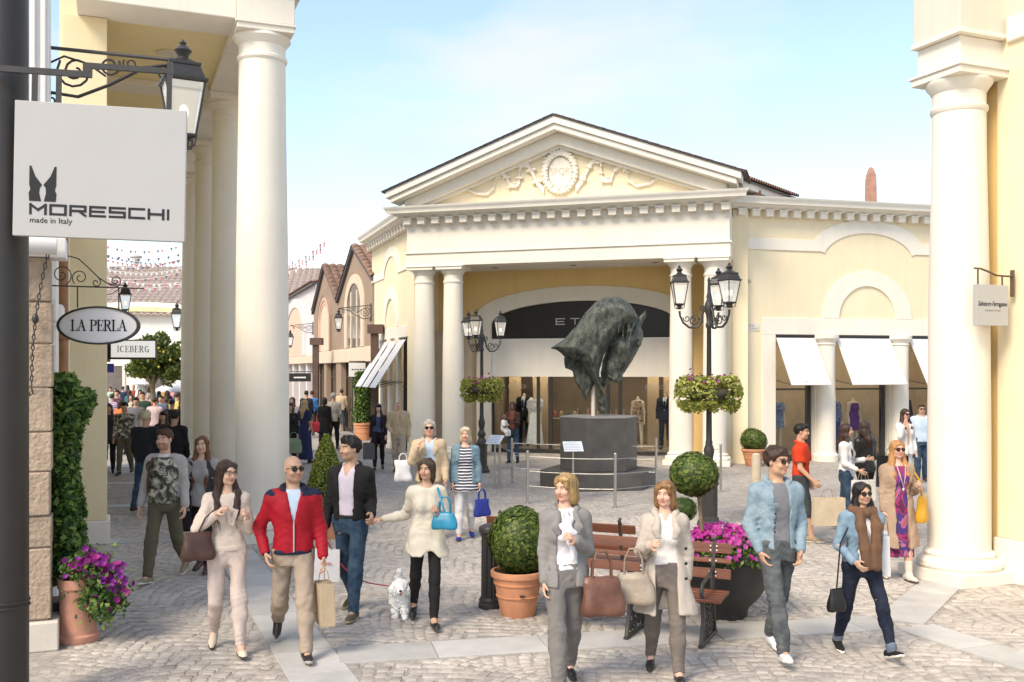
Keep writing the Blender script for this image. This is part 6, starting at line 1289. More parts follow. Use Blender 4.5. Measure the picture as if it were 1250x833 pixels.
        S.cone(h(0, .088, .016), h(0, .106, -.026), .008*hs, .0125*hs, .01*hs); E((0, .098, -.031), (.017, .012, .009), .008); E((0, .086, -.058), (.024, .011, .006), .006); E((0, .085, -.069), (.020, .011, .007), .006)
        S.cone(h(0, -.018, -.05), s.neck+np.array([0, .004*s.u, -.05*s.u]), (.047+.008*m)*hs, (.052+.010*m)*hs, .025*hs)
    def paint(s, V, c):
        L = ((V-s.hc)@s.hr)/s.hs; x, f, z = L[:, 0], -L[:, 1], L[:, 2]; sk = s.skin
        def blend(msk, colr, a): c[msk] = c[msk]*(1-a)+np.array(colr)*a
        blend((f > .080) & (abs(x) < .025-.25*abs(z+.063)) & (abs(z+.063) < .0135), (sk*np.array([.95, .52, .55])) if not s.fem else (.42, .12, .11), .8)
        blend((f > .06) & (abs(abs(x)-.032) < .019) & (abs(z-.028-.05*(.03-abs(abs(x)-.03))) < .0055), getattr(s, 'brow', (.05, .03, .02)), .85)
        blend((f > .05) & (abs(x) > .028) & (abs(x) < .056) & (abs(z+.03) < .022), sk*np.array([1.12, .86, .82]), .5)
        st = getattr(s, 'stubble', 0)
        if st: blend((f > .01) & (z < -.035) & (z > -.125) & ~((abs(x) < .022) & (abs(z+.063) < .012)) & (f+abs(x) > .03), getattr(s, 'beard', (.09, .06, .045)), st)
        return np.clip(c, 0, 1)
    def hand(s, q):
        u = s.u*(.92 if s.fem else 1.0); sh, el, wr, d = s.J['a'+q]; sg = -1 if q == 'l' else 1; d = d/np.linalg.norm(d); curl = getattr(s, 'curl_'+q, .55)
        n = getattr(s, 'palm_'+q, None); n = np.array([-sg, -.15, -.1]) if n is None else np.array(n, float); n = n-(n@d)*d; n /= np.linalg.norm(n); t = np.cross(d, n); 
        if t[1] > 0: t = -t
        if abs(t[1]) < .3 and t[2] < 0: t = -t
        S = SDF(wr-.19*u, wr+.21*u, .0052*s.res); Rm = np.stack([d, t, n], 1)
        S.cone(wr-d*.05*u, wr+d*.01*u, .027*u, .024*u, .01); S.ell(wr+d*.052*u, np.array([.056, .040, .017])*u, .012, Rm)
        for i, (off, ln) in enumerate(((.030, .072), (.010, .082), (-.011, .076), (-.030, .060))):
            p = wr+(d*.088+t*off)*u; L = np.array([.48, .30, .24])*ln*u; a = 0.0; rr = .0092*u
            for j in range(3):
                a += curl*(.55 if j == 0 else .95)*(1+.06*i); dn = d*math.cos(a)+n*math.sin(a)+t*off*1.2; dn /= np.linalg.norm(dn); e = p+dn*L[j]; S.cone(p, e, rr, rr*.92, .004); p = e; rr *= .92
        p = wr+(d*.022+t*.030)*u; d1 = d*.62+t*.62+n*.42; d1 /= np.linalg.norm(d1); e = p+d1*.042*u; d2_ = d*.85+t*.15+n*.5; d2_ /= np.linalg.norm(d2_); S.cone(p, e, .0135*u, .0105*u, .012); S.cone(e, e+d2_*.032*u, .0105*u, .009*u, .005); return S.smoothed(1)
    # ---- clothing
    def top(s, m, inf=.012, hem=-.02, sleeve=1.0, open_=None, name='shirt', noise=.004, flare=0.0, neck=.555, vneck=0.0, collar=0, k=.05, cuff=.15, hemx=None, bust=True, lapel=0, sub=None, hemcut=0.0):
        u = s.u; h = .0112*s.res; S = s.grid(h); rows = s.rows(inf); Z = s.hz+hem*u
        if hem < -.1 or flare:
            b0 = rows[1] if hem > -.1 else rows[1]; rows = [r_ for r_ in rows if r_[0] > s.hz+.09*u]
            nrow = 4; 
            for i in range(nrow):
                t = i/(nrow-1); zz = Z-.02+(s.hz+.08*u-Z+.02)*t; rx = (.168*u*s.B+inf+flare)*(1-t)+(.160*u*s.B+inf)*t; ry = (.125*u*s.B+inf+flare*.8)*(1-t)+(.112*u*s.B+inf)*t; rows.append((zz, 0, -(zz-s.hz)*s.lean, rx, ry))
        S.loft(sorted(rows), k, 2.3)
        if s.fem and bust:
            for sg in (-1, 1): p = s.at([sg*.062*u, -.072*u-inf*.6, s.hz+.345*u]); S.ell(p, np.array([.062, .058, .062])*u, .05)
        zt = s.hz+neck*u; hc = hemcut
        S.cut(lambda x, y, z: np.maximum(z-zt+0*x+0*y, Z+hc*np.sin(x*22/u+1)-z+0*y))
        if open_:
            wt, wb, zb = open_; zb = s.hz+zb*u; zc = s.hz+.55*u
            def wedge(x, y, z):
                t = np.clip((z-zb)/(zc-zb), 0, 1); w = (wb+(wt-wb)*t)*u; yc = -(z-s.hz)*s.lean; return np.maximum(np.maximum(abs(x)-w, y-yc-.0*u), zb-z)
            S.carve(wedge)
        if vneck:
            S.carve(lambda x, y, z: np.maximum(np.maximum(abs(x)-(z-(zt-vneck*u))*.5, y+(z-s.hz)*s.lean), (zt-vneck*u)-z))
        if sleeve > .5: s.arm_sdf(S, max(inf*.62, .0135), sleeve, k, cuff=cuff)
        elif sleeve > 0:
            for q in 'lr':
                sh, el, wr, fd = s.J['a'+q]; sg = -1 if q == 'l' else 1; f_ = .88 if s.fem else 1.0; e_ = sh+(el-sh)*sleeve*1.5
                S.cone(sh-np.array([sg*.05*u, 0, -.01*u]), sh, .058*u*f_+inf, .056*u*f_+inf, k); S.cone(sh, e_, .055*u*f_+inf, .050*u*f_+inf*1.3, k)
                ax = (el-sh)/np.linalg.norm(el-sh); e2 = e_+ax*.02
                S.carve(lambda x, y, z: np.maximum(-((x-e2[0])*ax[0]+(y-e2[1])*ax[1]+(z-e2[2])*ax[2]), np.sqrt((x-e2[0])**2+(y-e2[1])**2+(z-e2[2])**2)-.10*u))
        if noise and s.res < 2.1:
            A = noise*.62
            if sleeve > .5:
                for q in 'lr': sh, el, wr, fd = s.J['a'+q]; S.folds(el, wr-sh, A, .055, .15*u, s.seed); S.folds(wr-fd*.06*u, fd, A*.8, .042, .10*u, s.seed+2); S.folds(sh+(el-sh)*.25, el-sh, A*.7, .07, .14*u, s.seed+4)
            for sg in (-1, 1): S.folds(s.at([sg*.10*u, -.06*u, s.hz+.18*u]), (sg*.35, .2, 1), A*.9, .065, .19*u, s.seed+sg)
            S.folds(s.at([.0, .0, Z+.05*u]), (1, 0, .25), A*.7, .075, .28*u, s.seed+7)
        if noise: S.noise(noise, (26, 26, 15), s.seed+s.k, 6); S.noise(noise*.55, (60, 60, 34), s.seed+5+s.k, 5); s.k += 1
        o = s.put(name, S, m)
        if collar:
            C = SDF(s.neck-.2*u, s.neck+.2*u, .008*s.res); a = np.linspace(-2.35, 2.35, 15); ry = .068*u+inf*.6
            pts = [s.neck+np.array([math.sin(t)*(ry+.012*u), math.cos(t)*ry-.012*u-s.lean*.0, -.012*u+.022*u*math.cos(t)-(.05*u if abs(t) > 2.2 else 0)]) for t in a]
            C.chain(pts, [.02*u*collar]*15, .01)
            if lapel:
                for sg in (-1, 1):
                    p0 = s.at([sg*.07*u, -.066*u-inf*.5, s.hz+.53*u]); p1 = s.at([sg*.092*u, -.115*u-inf, s.hz+.42*u]); p2 = s.at([sg*.035*u, -.118*u-inf, s.hz+(.30 if lapel == 1 else .24)*u]); C2 = None
                    C.chain([p0, p1, p2], [.022*u, .036*u, .012*u], .01, flat=(2.6, (0, 1, 0)))
            C.noise(.002, 40, s.seed); s.put('collar', C, sub or m, o)
        return o
    def shell(s, m, inf, z0, z1, name, p=2.3, noise=.002, extra=None, wx=1.0):
        u = s.u; R_ = s.rows(inf); S = SDF((-.32*u, -.5*u, s.hz+z0*u-.03), (.32*u, .35*u, s.hz+z1*u+.03), .0098*s.res); S.loft(R_, .02, p)
        if extra: extra(S)
        if noise: S.noise(noise, (26, 26, 15), s.seed+3, 5)
        a, b_ = s.hz+z0*u, s.hz+z1*u; S.cut(lambda x, y, z: np.maximum(a-z, z-b_)+0*x+0*y); return s.put(name, S, m)
    def pants(s, m, inf=.014, taper=.1, frac=1.0, noise=.0045, top=.10, name='trousers', belt=None):
        u = s.u; S = s.grid(.0112*s.res); S.loft([r_ for r_ in s.rows(inf*.7)], .03, 2.3); s.leg_sdf(S, inf, taper, .05, frac)
        zt = s.hz+top*u; S.noise(noise, (26, 26, 18), s.seed+9, 6); S.noise(noise*.6, (55, 55, 40), s.seed+10, 5)
        if s.res < 2.1:
            for q in 'lr':
                hip, kn, an = s.J[q][:3]; sg = -1 if q == 'l' else 1
                S.folds(kn, an-hip, noise*.75, .060, .17*u, s.seed+sg); S.folds(an+(kn-an)*.12, an-kn, noise*.9*(1 if inf > .008 else .5), .048, .13*u, s.seed+3*sg); S.folds(hip+np.array([-sg*.03*u, -.07*u, -.02*u]), (sg*.8, 0, .6), noise*.7, .05, .15*u, s.seed+5*sg)
        S.cut(lambda x, y, z: z-zt+0*x+0*y)
        for q in 'lr':       # clean hems
            kn, an = s.J[q][1], s.J[q][2]; ax = (an-kn)/np.linalg.norm(an-kn); e = kn+(an-kn)*frac+ax*.012
            S.carve(lambda x, y, z: np.maximum(-((x-e[0])*ax[0]+(y-e[1])*ax[1]+(z-e[2])*ax[2]), np.sqrt((x-e[0])**2+(y-e[1])**2+(z-e[2])**2)-.16*u))
        o = s.put(name, S, m)
        if belt is not None: s.shell(belt, inf*.7+.006, top-.035, top-.002, 'belt', noise=0)
        return o
    def shoes(s, m, sole=SOLED, boot=0.0, low=False, thick=.0):
        u = s.u
        for q in 'lr':
            hip, kn, an, heel, toe, fd = s.J[q]; lo = np.minimum(heel, toe)-.09*u; hi = np.maximum(an, toe)+.09*u
            if boot: hi = np.maximum(hi, an+(kn-an)*boot+.09*u); lo = np.minimum(lo, an+(kn-an)*boot-.09*u)
            S = SDF(lo, hi, .0078*s.res); up = np.cross(fd, np.array([1.0, 0, 0])); up = up/np.linalg.norm(up); up = up if up[2] > 0 else -up
            hl = heel+up*.022*u; tl = toe+up*.012*u
            S.cone(hl, tl-fd*.045*u, .034*u, .037*u, .02); S.cone(tl-fd*.05*u, tl+fd*.012*u, .037*u, .026*u, .02)
            if not low: S.cone(hl+up*.02*u, an+up*.0, .034*u, .036*u, .03); S.cone(an, hl+(tl-hl)*.55, .033*u, .030*u, .03)
            if boot: S.cone(an, an+(kn-an)*boot, .042*u, .05*u, .03); e = an+(kn-an)*boot; S.carve(lambda x, y, z: z-e[2]+0*x+0*y if False else (e[2]-z)*-1-.0+0*x+0*y) if False else S.cut(lambda x, y, z: z-e[2]+0*x+0*y)
            base = min(heel[2], toe[2]); 
            mid = (hl+tl)/2; S.cut(lambda x, y, z: -((x-hl[0])*up[0]+(y-hl[1])*up[1]+(z-hl[2])*up[2])-.026*u)
            if low: S.cut(lambda x, y, z: ((x-hl[0])*up[0]+(y-hl[1])*up[1]+(z-hl[2])*up[2])-.022*u)
            S.noise(.0012, 60, s.seed, 4); o = s.put('shoe', S, m)
            T = SDF(lo, hi, .0085*s.res); T.cone(hl-up*.012*u, tl-fd*.045*u-up*.008*u, .036*u, .040*u, .01); T.cone(tl-fd*.05*u-up*.008*u, tl+fd*.012*u-up*.006*u, .040*u, .029*u, .01)
            T.cut(lambda x, y, z: abs((x-hl[0])*up[0]+(y-hl[1])*up[1]+(z-hl[2])*up[2]+.026*u-thick*.5)-(.010*u+thick)); s.put('sole', T, sole, o, 0)
    def hair(s, m, style='short', length=.0, noise=.004, vol=0.0, part=0):
        hs = s.hs; h = s.h; r = s.hr; u = s.u; res = .0070*s.res
        lo = s.hc-.17*u; hi = s.hc+.17*u
        if length: lo = lo-np.array([.06*u, .06*u, length*u]); hi = hi+np.array([.06*u, .06*u, 0])
        S = SDF(lo, hi, res); E = lambda c, q, k=.02, sub=False: S.ell(h(*c), np.array(q)*hs, k*hs, r, sub)
        v = vol
        if style == 'short':
            E((0, -.016, .036), (.082+v, .100+v, .090+v)); E((0, .055, .095), (.052, .040, .024+v)); E((0, .075, -.035), (.066, .075, .088), .012, True); S.noise(noise, (70, 70, 50), s.seed, 6); self_cut = True
            def low(x, y, z):
                P = [(x-s.hc[0]), (y-s.hc[1]), (z-s.hc[2])]; f = -(P[0]*r[0, 1]+P[1]*r[1, 1]+P[2]*r[2, 1])/hs; zz = (P[0]*r[0, 2]+P[1]*r[1, 2]+P[2]*r[2, 2])/hs
                return (zz-np.interp(f, [-.09, -.05, -.015, .03, .06], [-.085, -.06, .0, .012, .055]))*hs
            S.carve(low)
        else:
            E((0, -.018, .036), (.084+v, .104+v, .092+v)); zl = -.09 if style == 'bob' else -.10
            for sg in (-1, 1): S.cone(h(sg*.064, .02, .06), h(sg*(.070+v), -.004, zl), .028*hs, (.028+v)*hs, .03*hs)
            S.cone(h(0, -.06, .0), h(0, -.065, zl-.02), .07*hs, .065*hs, .04*hs)
            if style == 'bob': 
                for sg in (-1, 1): S.cone(h(sg*.05, -.05, -.06), h(sg*.06, -.035, zl-.02), .045*hs, .045*hs, .03*hs)
                E((.028*(1 if part >= 0 else -1), .064, .088), (.058, .034, .022)); E((-.050*(1 if part >= 0 else -1), .060, .050), (.022, .022, .036)); E((.058*(1 if part >= 0 else -1), .050, .045), (.020, .022, .036))
            if style == 'long':
                base = s.neck; 
                for sg in (-1, 1):
                    p0 = h(sg*.074, -.0, zl); p1 = base+np.array([sg*.085*u, -.045*u, -.03*u]); p2 = base+np.array([sg*.082*u, -.115*u, -.10*u])+np.array([0, 0, -length*.45*u]); p3 = p2+np.array([sg*.006*u, -.012*u, -length*.45*u])
                    S.chain([p0, p1, p2, p3], [.036*u, .034*u, .030*u, .012*u], .03, flat=(1.25, (0, 1, 0)))
                S.chain([h(0, -.07, zl), base+np.array([0, .075*u, -.06*u]), base+np.array([0, .10*u, -.06*u-length*.7*u])], [.065*u, .07*u, .035*u], .04)
            if style == 'back':
                S.chain([h(0, -.06, .02), h(0, -.085, -.07), s.neck+np.array([0, .085*u, -.02*u])], [.06*u, .04*u, .028*u], .03)
            E((0, .082, -.028), (.059, .075, .100), .010, True)
            S.noise(noise, (95, 95, 18), s.seed, 7)
        return s.strands(S, m, style)
    def strands(s, S, m, style):
        "hair volume plus a coat of thin locks that follow its surface"
        V, Q = S.smoothed(1); r = np.random.default_rng(s.seed+77); n = {True: 620, False: 300}[s.res < 1.25] if s.res < 1.7 else 0
        if n:
            def field(P):
                I = np.clip(np.round((P-S.lo)/S.h).astype(int), 1, S.n-2); f = S.F[I[:, 0], I[:, 1], I[:, 2]]
                g = np.stack([S.F[I[:, 0]+1, I[:, 1], I[:, 2]]-S.F[I[:, 0]-1, I[:, 1], I[:, 2]], S.F[I[:, 0], I[:, 1]+1, I[:, 2]]-S.F[I[:, 0], I[:, 1]-1, I[:, 2]], S.F[I[:, 0], I[:, 1], I[:, 2]+1]-S.F[I[:, 0], I[:, 1], I[:, 2]-1]], 1)
                return f, g/(np.linalg.norm(g, axis=1)[:, None]+1e-6)
            P = V[r.integers(0, len(V), n)]; st = 6; L = (.035 if style == 'short' else .10)*s.u*r.uniform(.6, 1.3, n); pts = [P]; nr = []
            fwd = s.hr@np.array([0, -1.0, 0])
            for k in range(st):
                f, g = field(P); nr.append(g); t = np.tile(np.array([0, 0, -1.0]), (n, 1)) if style != 'short' else np.tile(fwd*.6+np.array([0, 0, -.2]), (n, 1))+r.normal(0, .4, (n, 3))
                t = t+r.normal(0, .12, (n, 3)); t -= (t*g).sum(1)[:, None]*g; t /= np.linalg.norm(t, axis=1)[:, None]+1e-6; P = P+t*(L/st)[:, None]; f, g = field(P); P = P+g*np.clip(.0035*r.uniform(.4, 1.6, n)-f, -.012, .012)[:, None]; pts.append(P)
            nr.append(nr[-1]); W = .0022*s.u*r.uniform(.7, 1.6, n); vv = []
            for k in range(st+1):
                t = pts[min(k+1, st)]-pts[max(k-1, 0)]; b_ = np.cross(t, nr[k]); b_ /= np.linalg.norm(b_, axis=1)[:, None]+1e-6; w = (W*(1-.75*abs(k/st-.35)))[:, None]; vv += [pts[k]-b_*w, pts[k]+b_*w]
            A = np.stack(vv, 1); nv = 2*(st+1); base = len(V)+nv*np.arange(n)[:, None]
            F = np.concatenate([np.stack([base[:, 0]+2*k, base[:, 0]+2*k+1, base[:, 0]+2*k+3, base[:, 0]+2*k+2], 1) for k in range(st)]); V = np.concatenate([V, A.reshape(-1, 3)]); Q = np.concatenate([Q, F])
        me = np_mesh('hair', V, Q, [m]); me.shade_smooth(); return link('hair', me, None, s.root)
    def eyes(s):
        for sg in (-1, 1):
            b = MB(); b.ell((0, 0, 0), (.0125, .0105, .0068), 12, 8); V = b.V[0]; c = V.copy(); V2 = s.h(sg*.031, .0775, .007)+(V*s.hs)@s.hr.T
            me = bpy.data.meshes.new('eye'); me.from_pydata(V2.tolist(), [], b.F); me.materials.append(EYEW); me.materials.append(EYED)
            for p in me.polygons:
                q = c[list(p.vertices)].mean(0)
                if q[1] < -.006 and abs(q[0]) < .0062: p.material_index = 1
            me.shade_smooth(); link('eye', me, None, s.root)
        return s
    def shades(s, m=LENS, big=1.0, frame=None, wire=False):
        b = MB(); fm = frame or LENS
        hp = lambda x, f, z: s.h(x, f, z)
        if not wire:
            for sg in (-1, 1):
                v = []; n = 14
                for (dy, k) in ((.0, 1.0), (.004, 1.06), (-.006, 1.02)):
                    for i in range(n): a = 2*math.pi*i/n; v.append(hp(sg*(.033+.026*big*k*math.cos(a)), .100+dy-.10*abs(.6*math.cos(a))*.12*(1 if math.cos(a)*1 > 0 else 0), .004+.021*big*k*math.sin(a)*(1.0 if math.sin(a) > 0 else 1.05)))
                f = [tuple(range(n))]+[(i, (i+1) % n, n+(i+1) % n, n+i) for i in range(n)]+[(n+i, n+(i+1) % n, 2*n+(i+1) % n, 2*n+i) for i in range(n)]+[tuple(range(3*n-1, 2*n-1, -1))]; b.add(v, f)
        else:
            for sg in (-1, 1): b.tube([hp(sg*(.032+.024*math.cos(a)), .100, .004+.017*math.sin(a)) for a in np.linspace(0, 6.283, 14, endpoint=False)], .0022*s.hs, 5, closed=True)
        b.tube([hp(-.012, .103, .012), hp(0, .108, .014), hp(.012, .103, .012)], .003*s.hs, 5)
        for sg in (-1, 1): b.tube([hp(sg*.056, .094, .012), hp(sg*.074, .06, .012), hp(sg*.080, .0, .006)], .0028*s.hs, 5)
        me = b.mesh('glasses'); o = link('sunglasses' if not wire else 'glasses', me, m); o.parent = s.root; PF[o] = s.fr; return o
    def w(s, p): return s.fr.w([p])[0]
# ---- things people carry (each a thing of its own)
def shade_obj(me): me.shade_smooth(); return me
def handbag(P, size, m, label, rz=0.0, strap=None, handles=True, slouch=.3, hm=None, group='handbags', drop=.0, sw=None):
    "P: world point of the top middle of the bag body"
    w, d, hh = size; base = np.array([P[0], P[1], P[2]-hh]); fr = Frame(base, rz); t = thing('handbag', fr, label, 'bag', group)
    S = SDF((-w*.7, -d*.9, -.02), (w*.7, d*.9, hh*1.1), .010); S.loft([(0.0, 0, 0, w*.46, d*.42), (hh*.12, 0, 0, w*.5, d*.5), (hh*.5, 0, 0, w*.47, d*.46), (hh*.85, 0, 0, w*.43, d*.28), (hh, 0, 0, w*(.42-slouch*.1), d*.12)], .01, 3.2); S.noise(.004+.004*slouch, (24, 24, 22), 3, 6)
    V, Q = S.smoothed(1); o = link('bag_body', shade_obj(np_mesh('bag_body', V, Q, [m])), None, t); hm = hm or m
    if handles:
        for sy in (-1, 1):
            b = MB(fr); top_ = handles if isinstance(handles, float) else .16; b.tube([(-w*.22, sy*d*.16, hh*.80), (-w*.2, sy*d*.12, hh+top_*.6), (-w*.1, sy*d*.06, hh+top_), (w*.1, sy*d*.06, hh+top_), (w*.2, sy*d*.12, hh+top_*.6), (w*.22, sy*d*.16, hh*.80)], .008, 6); b.build('handle', hm, t, smooth=60)
    if strap is not None:
        b = MB(); b.tube([base+np.array([0, 0, hh*.95])]+[np.array(q) for q in strap], .007 if sw is None else sw, 6); b.build('strap', hm, t, smooth=60)
    b = MB(fr); b.box(-w*.10, -w*.02, -d*.36, -d*.30, hh*.50, hh*.62); b.build('buckle', mat('brass', (.55, .42, .2), rough=.35, metal=.7), t)
    return t
def paper_bag(P, size, m, label, rz=0.0, text=None, tm=None, group='shopping bags', hm=None, rope=.13):
    "P: world point of the hand; the bag hangs below it"
    w, d, hh = size; fr = Frame((P[0], P[1], P[2]-hh-rope), rz); t = thing('shopping_bag', fr, label, 'bag', group)
    b = MB(fr); v = []
    for z, kx, ky in ((0, 1, 1), (hh*.5, .99, .86), (hh, 1.0, .7)): v += [(-w/2*kx, -d/2*ky, z), (w/2*kx, -d/2*ky, z), (w/2*kx, d/2*ky, z), (-w/2*kx, d/2*ky, z)]
    v += [(x*.98, y*.97, hh-.02) for x, y, z in v[8:12]]
    f = [(3, 2, 1, 0)]+[(k*4+i, k*4+(i+1) % 4, k*4+4+(i+1) % 4, k*4+4+i) for k in range(2) for i in range(4)]+[(8+i, 8+(i+1) % 4, 12+(i+1) % 4, 12+i) for i in range(4)]+[(12, 13, 14, 15)]
    b.add(v, f); o = b.build('bag_body', m, t); bv = o.modifiers.new('b', 'BEVEL'); bv.width = .004; bv.segments = 2
    for sy in (-1, 1): b = MB(fr); b.tube([(-w*.2, sy*d*.34, hh-.01), (-w*.12, sy*d*.2, hh+rope*.8), (0, 0, hh+rope), (w*.12, sy*d*.2, hh+rope*.8), (w*.2, sy*d*.34, hh-.01)], .004, 5); b.build('handle', hm or mat('bag_cord', (.3, .22, .14)), t)
    if text: put_text(text, fr, 0, hh*.55, -d*.5-.003, text and w*.16, t, m=tm or INK)
    return t
# ------------------------------------------------------------------ the cast
GP = 'people strolling in the square'
PR = lambda *a, **k: Person(*a, **k)
NAVY = cloth('navy', (.018, .022, .045)); BLACKC = cloth('black', (.016, .015, .015), rough=.75); CREAM = cloth('cream_knit', (.68, .57, .48), bump=.6, bs=160); 
STRAP = mat('leather_brown', (.075, .035, .025), rough=.4, var=.3, vs=9, bump=.3, bs=60); LBLK = mat('leather_black', (.015, .014, .014), rough=.35, var=.2, bump=.3, bs=90)
# 1 woman in cream
p = PR(G(277, 795), 1.72, 18, True, 'person with long dark hair in cream sweater and pale trousers', GP, (18, 24, 128, -42), (8, 12, 118, -8), (6, 46, 2, -30), (20, 5, 2, 4), lean=1, yaw=32, pitch=4, skin=FAIR)
p.brow = (.06, .035, .025); p.curl_l = 1.1; p.curl_r = .9; p.body().eyes(); p.pants(cloth('blush_cotton', (.60, .49, .43)), .012, .0, .96, top=.09); p.top(CREAM, .014, .03, .92, name='sweater', neck=.545, noise=.005); p.shell(CREAM, .020, .02, .075, 'waistband'); p.shoes(cloth('cream_leather', (.66, .55, .44)), SOLED, low=True); p.hair(hairm('dark_brown', (.045, .022, .014)), 'long', .20); p.shades(mat('glasses_frame', (.06, .03, .03), rough=.3), 1, wire=True)
b = MB(p.fr); c = p.at([.03, -.150, p.hz+.40]); b.obox(c, (1, 0, 0), (0, 1, 0), (0, 0, 1), .03, .008, .012); b.obox(c+np.array([.025, 0, -.07]), (.94, 0, -.3), (0, 1, 0), (.3, 0, .94), .020, .006, .075); b.obox(c+np.array([-.015, 0, -.06]), (.97, 0, .2), (0, 1, 0), (-.2, 0, .97), .018, .006, .06); b.build('bow', CREAM, p.root, bevel=.004)
hl = p.w(p.J['al'][2]); handbag(p.w(p.J['al'][1])+np.array([.02, -.05, -.02]), (.30, .16, .24), STRAP, 'dark brown leather shoulder bag of the woman in cream', .5, strap=[p.w(p.J['al'][1])+np.array([.10, -.08, .12]), hl+np.array([0, 0, .05]), p.w(p.J['al'][0])+np.array([.02, .0, .06])], handles=False, group='handbags')
# 2 man in red jacket
p = PR(G(358, 797), 1.80, 14, False, 'bald person in red and navy jacket and sunglasses carrying a paper bag', GP, (-14, 24, 44, -12), (2, 13, 22, 4), (-12, 42, 3, -46), (24, 2, 1, 8), yaw=24, pitch=-2, skin=OLIVE)
p.stubble = .30; p.brow = (.06, .04, .03); p.body(); p.pants(cloth('khaki', (.34, .27, .21)), .019, .16, .99, top=.045)
RED = cloth('red_nylon', (.33, .008, .018), rough=.55, bump=.2); p.shell(cloth('sky_shirt', (.50, .60, .72)), .010, .26, .56, 'shirt', noise=0); o = p.top(RED, .028, .015, .97, (.055, .004, .26), 'jacket', .0045, neck=.545, collar=1.3, sub=NAVY)
p.shell(NAVY, .030, -.0, .045, 'jacket_rib')
S = p.grid(.0105); p.arm_sdf(S, .0195, .97); S.loft(p.rows(.0300), .04, 2.3); S.noise(.001, 20, 1); S.cut(lambda x, y, z: np.minimum((p.zs-.035-z)+0*x, -1e3+0*x) if False else np.maximum(p.zs+.02-z, .075-abs(x))+0*y); p.put('shoulder_yoke', S, NAVY, o)
for q in 'lr':
    sh, el, wr, fd = p.J['a'+q]; S = SDF(wr-.1, wr+.1, .008); S.cone(wr-fd*.055, wr-fd*.005, .041, .038, .01); p.put('cuff', S, NAVY, o)
p.shoes(LBLK, mat('sole_grey', (.35, .33, .31)), thick=.004); p.shades(LENS, .95)
b = MB(p.fr); z0, z1 = p.hz+.03, p.hz+.30; b.box(-.006, .006, -.152, -.143, z0, z1); b.build('zip', mat('zip_metal', (.6, .58, .55), rough=.3, metal=.8), o)
paper_bag(p.w(p.J['ar'][2]+p.J['ar'][3]*.10), (.13, .34, .36), cloth('kraft_bag', (.42, .33, .22), rough=.6, bump=.15), 'stiff brown and black paper shopping bag held by the man in the red jacket', .4)
# 3 young man in camouflage jacket
p = PR(G(201, 709), 1.82, -4, False, 'bearded person in grey-sleeved camouflage jacket numbered 86', GP, (4, 12, 14, 4), (-2, 13, 20, 6), (18, 4, 1, 8), (-16, 22, 1, -20), yaw=-6, skin=ROSY, res=1.15)
p.stubble = .55; p.beard = (.22, .10, .05); p.brow = (.16, .08, .04); p.body().eyes(); p.pants(cloth('olive_drab', (.125, .115, .075)), .018, .0, .97, top=.10)
p.shell(cloth('white_tee', (.72, .70, .68)), .014, .36, .56, 'shirt'); GREY = cloth('grey_marl', (.44, .41, .38), bump=.5); o = p.top(GREY, .022, .03, .96, (.05, .0, .42), 'jacket', .006, neck=.55)
p.shell(CAMO, .037, .0, .53, 'jacket_front', extra=lambda S: None, noise=.004, wx=.8)
for dx, g_ in ((.055, '86'),): me_t = put_text('86', p.fr, .06, p.hz+.345, -.190, .115, p.root, m=mat('badge_grey', (.62, .6, .56)), sx=.85, name='number'); put_text('86', p.fr, .062, p.hz+.338, -.187, .145, p.root, m=INK, sx=.85, name='number_ink')
p.shoes(cloth('tan_trainers', (.30, .25, .17)), SOLEW, thick=.003); p.hair(hairm('auburn', (.10, .05, .025)), 'short', vol=.004)
b = MB(p.fr); b.tube([p.at([-.10, -.10, p.hz+.545]), p.at([-.125, -.155, p.hz+.42]), p.at([-.14, -.15, p.hz+.22]), p.at([-.17, -.06, p.hz+.10])], .016, 6); b.build('bag_strap', STRAP, p.root, smooth=60)
# 4 long-haired woman beside him
p = PR(G(247, 699), 1.68, -2, True, 'person with long auburn hair in grey top and dark cardigan carrying a black bag', GP, (6, 8, 25, 2), (2, 8, 30, -5), (-8, 12, 1, -10), (10, 6, 1, 4), yaw=4, skin=FAIR, res=1.2)
p.brow = (.12, .06, .03); p.body().eyes(); p.pants(BLACKC, .006, -.1, .95, top=.08); p.top(cloth('grey_top', (.36, .34, .33)), .014, -.06, .4, name='shirt', flare=.02, neck=.53); p.top(cloth('black_lace', (.05, .045, .045)), .022, -.10, .9, (.085, .10, -.2), 'cardigan', .005, flare=.02, neck=.545)
p.shoes(STRAP, SOLED, boot=.45); p.hair(hairm('auburn_long', (.16, .065, .028)), 'long', .30)
handbag(p.w(p.J['al'][2])+np.array([-.02, -.03, -.10]), (.30, .14, .24), cloth('black_canvas', (.02, .018, .018)), 'black soft bag hanging from the hand of the auburn-haired woman', .3, handles=.14)
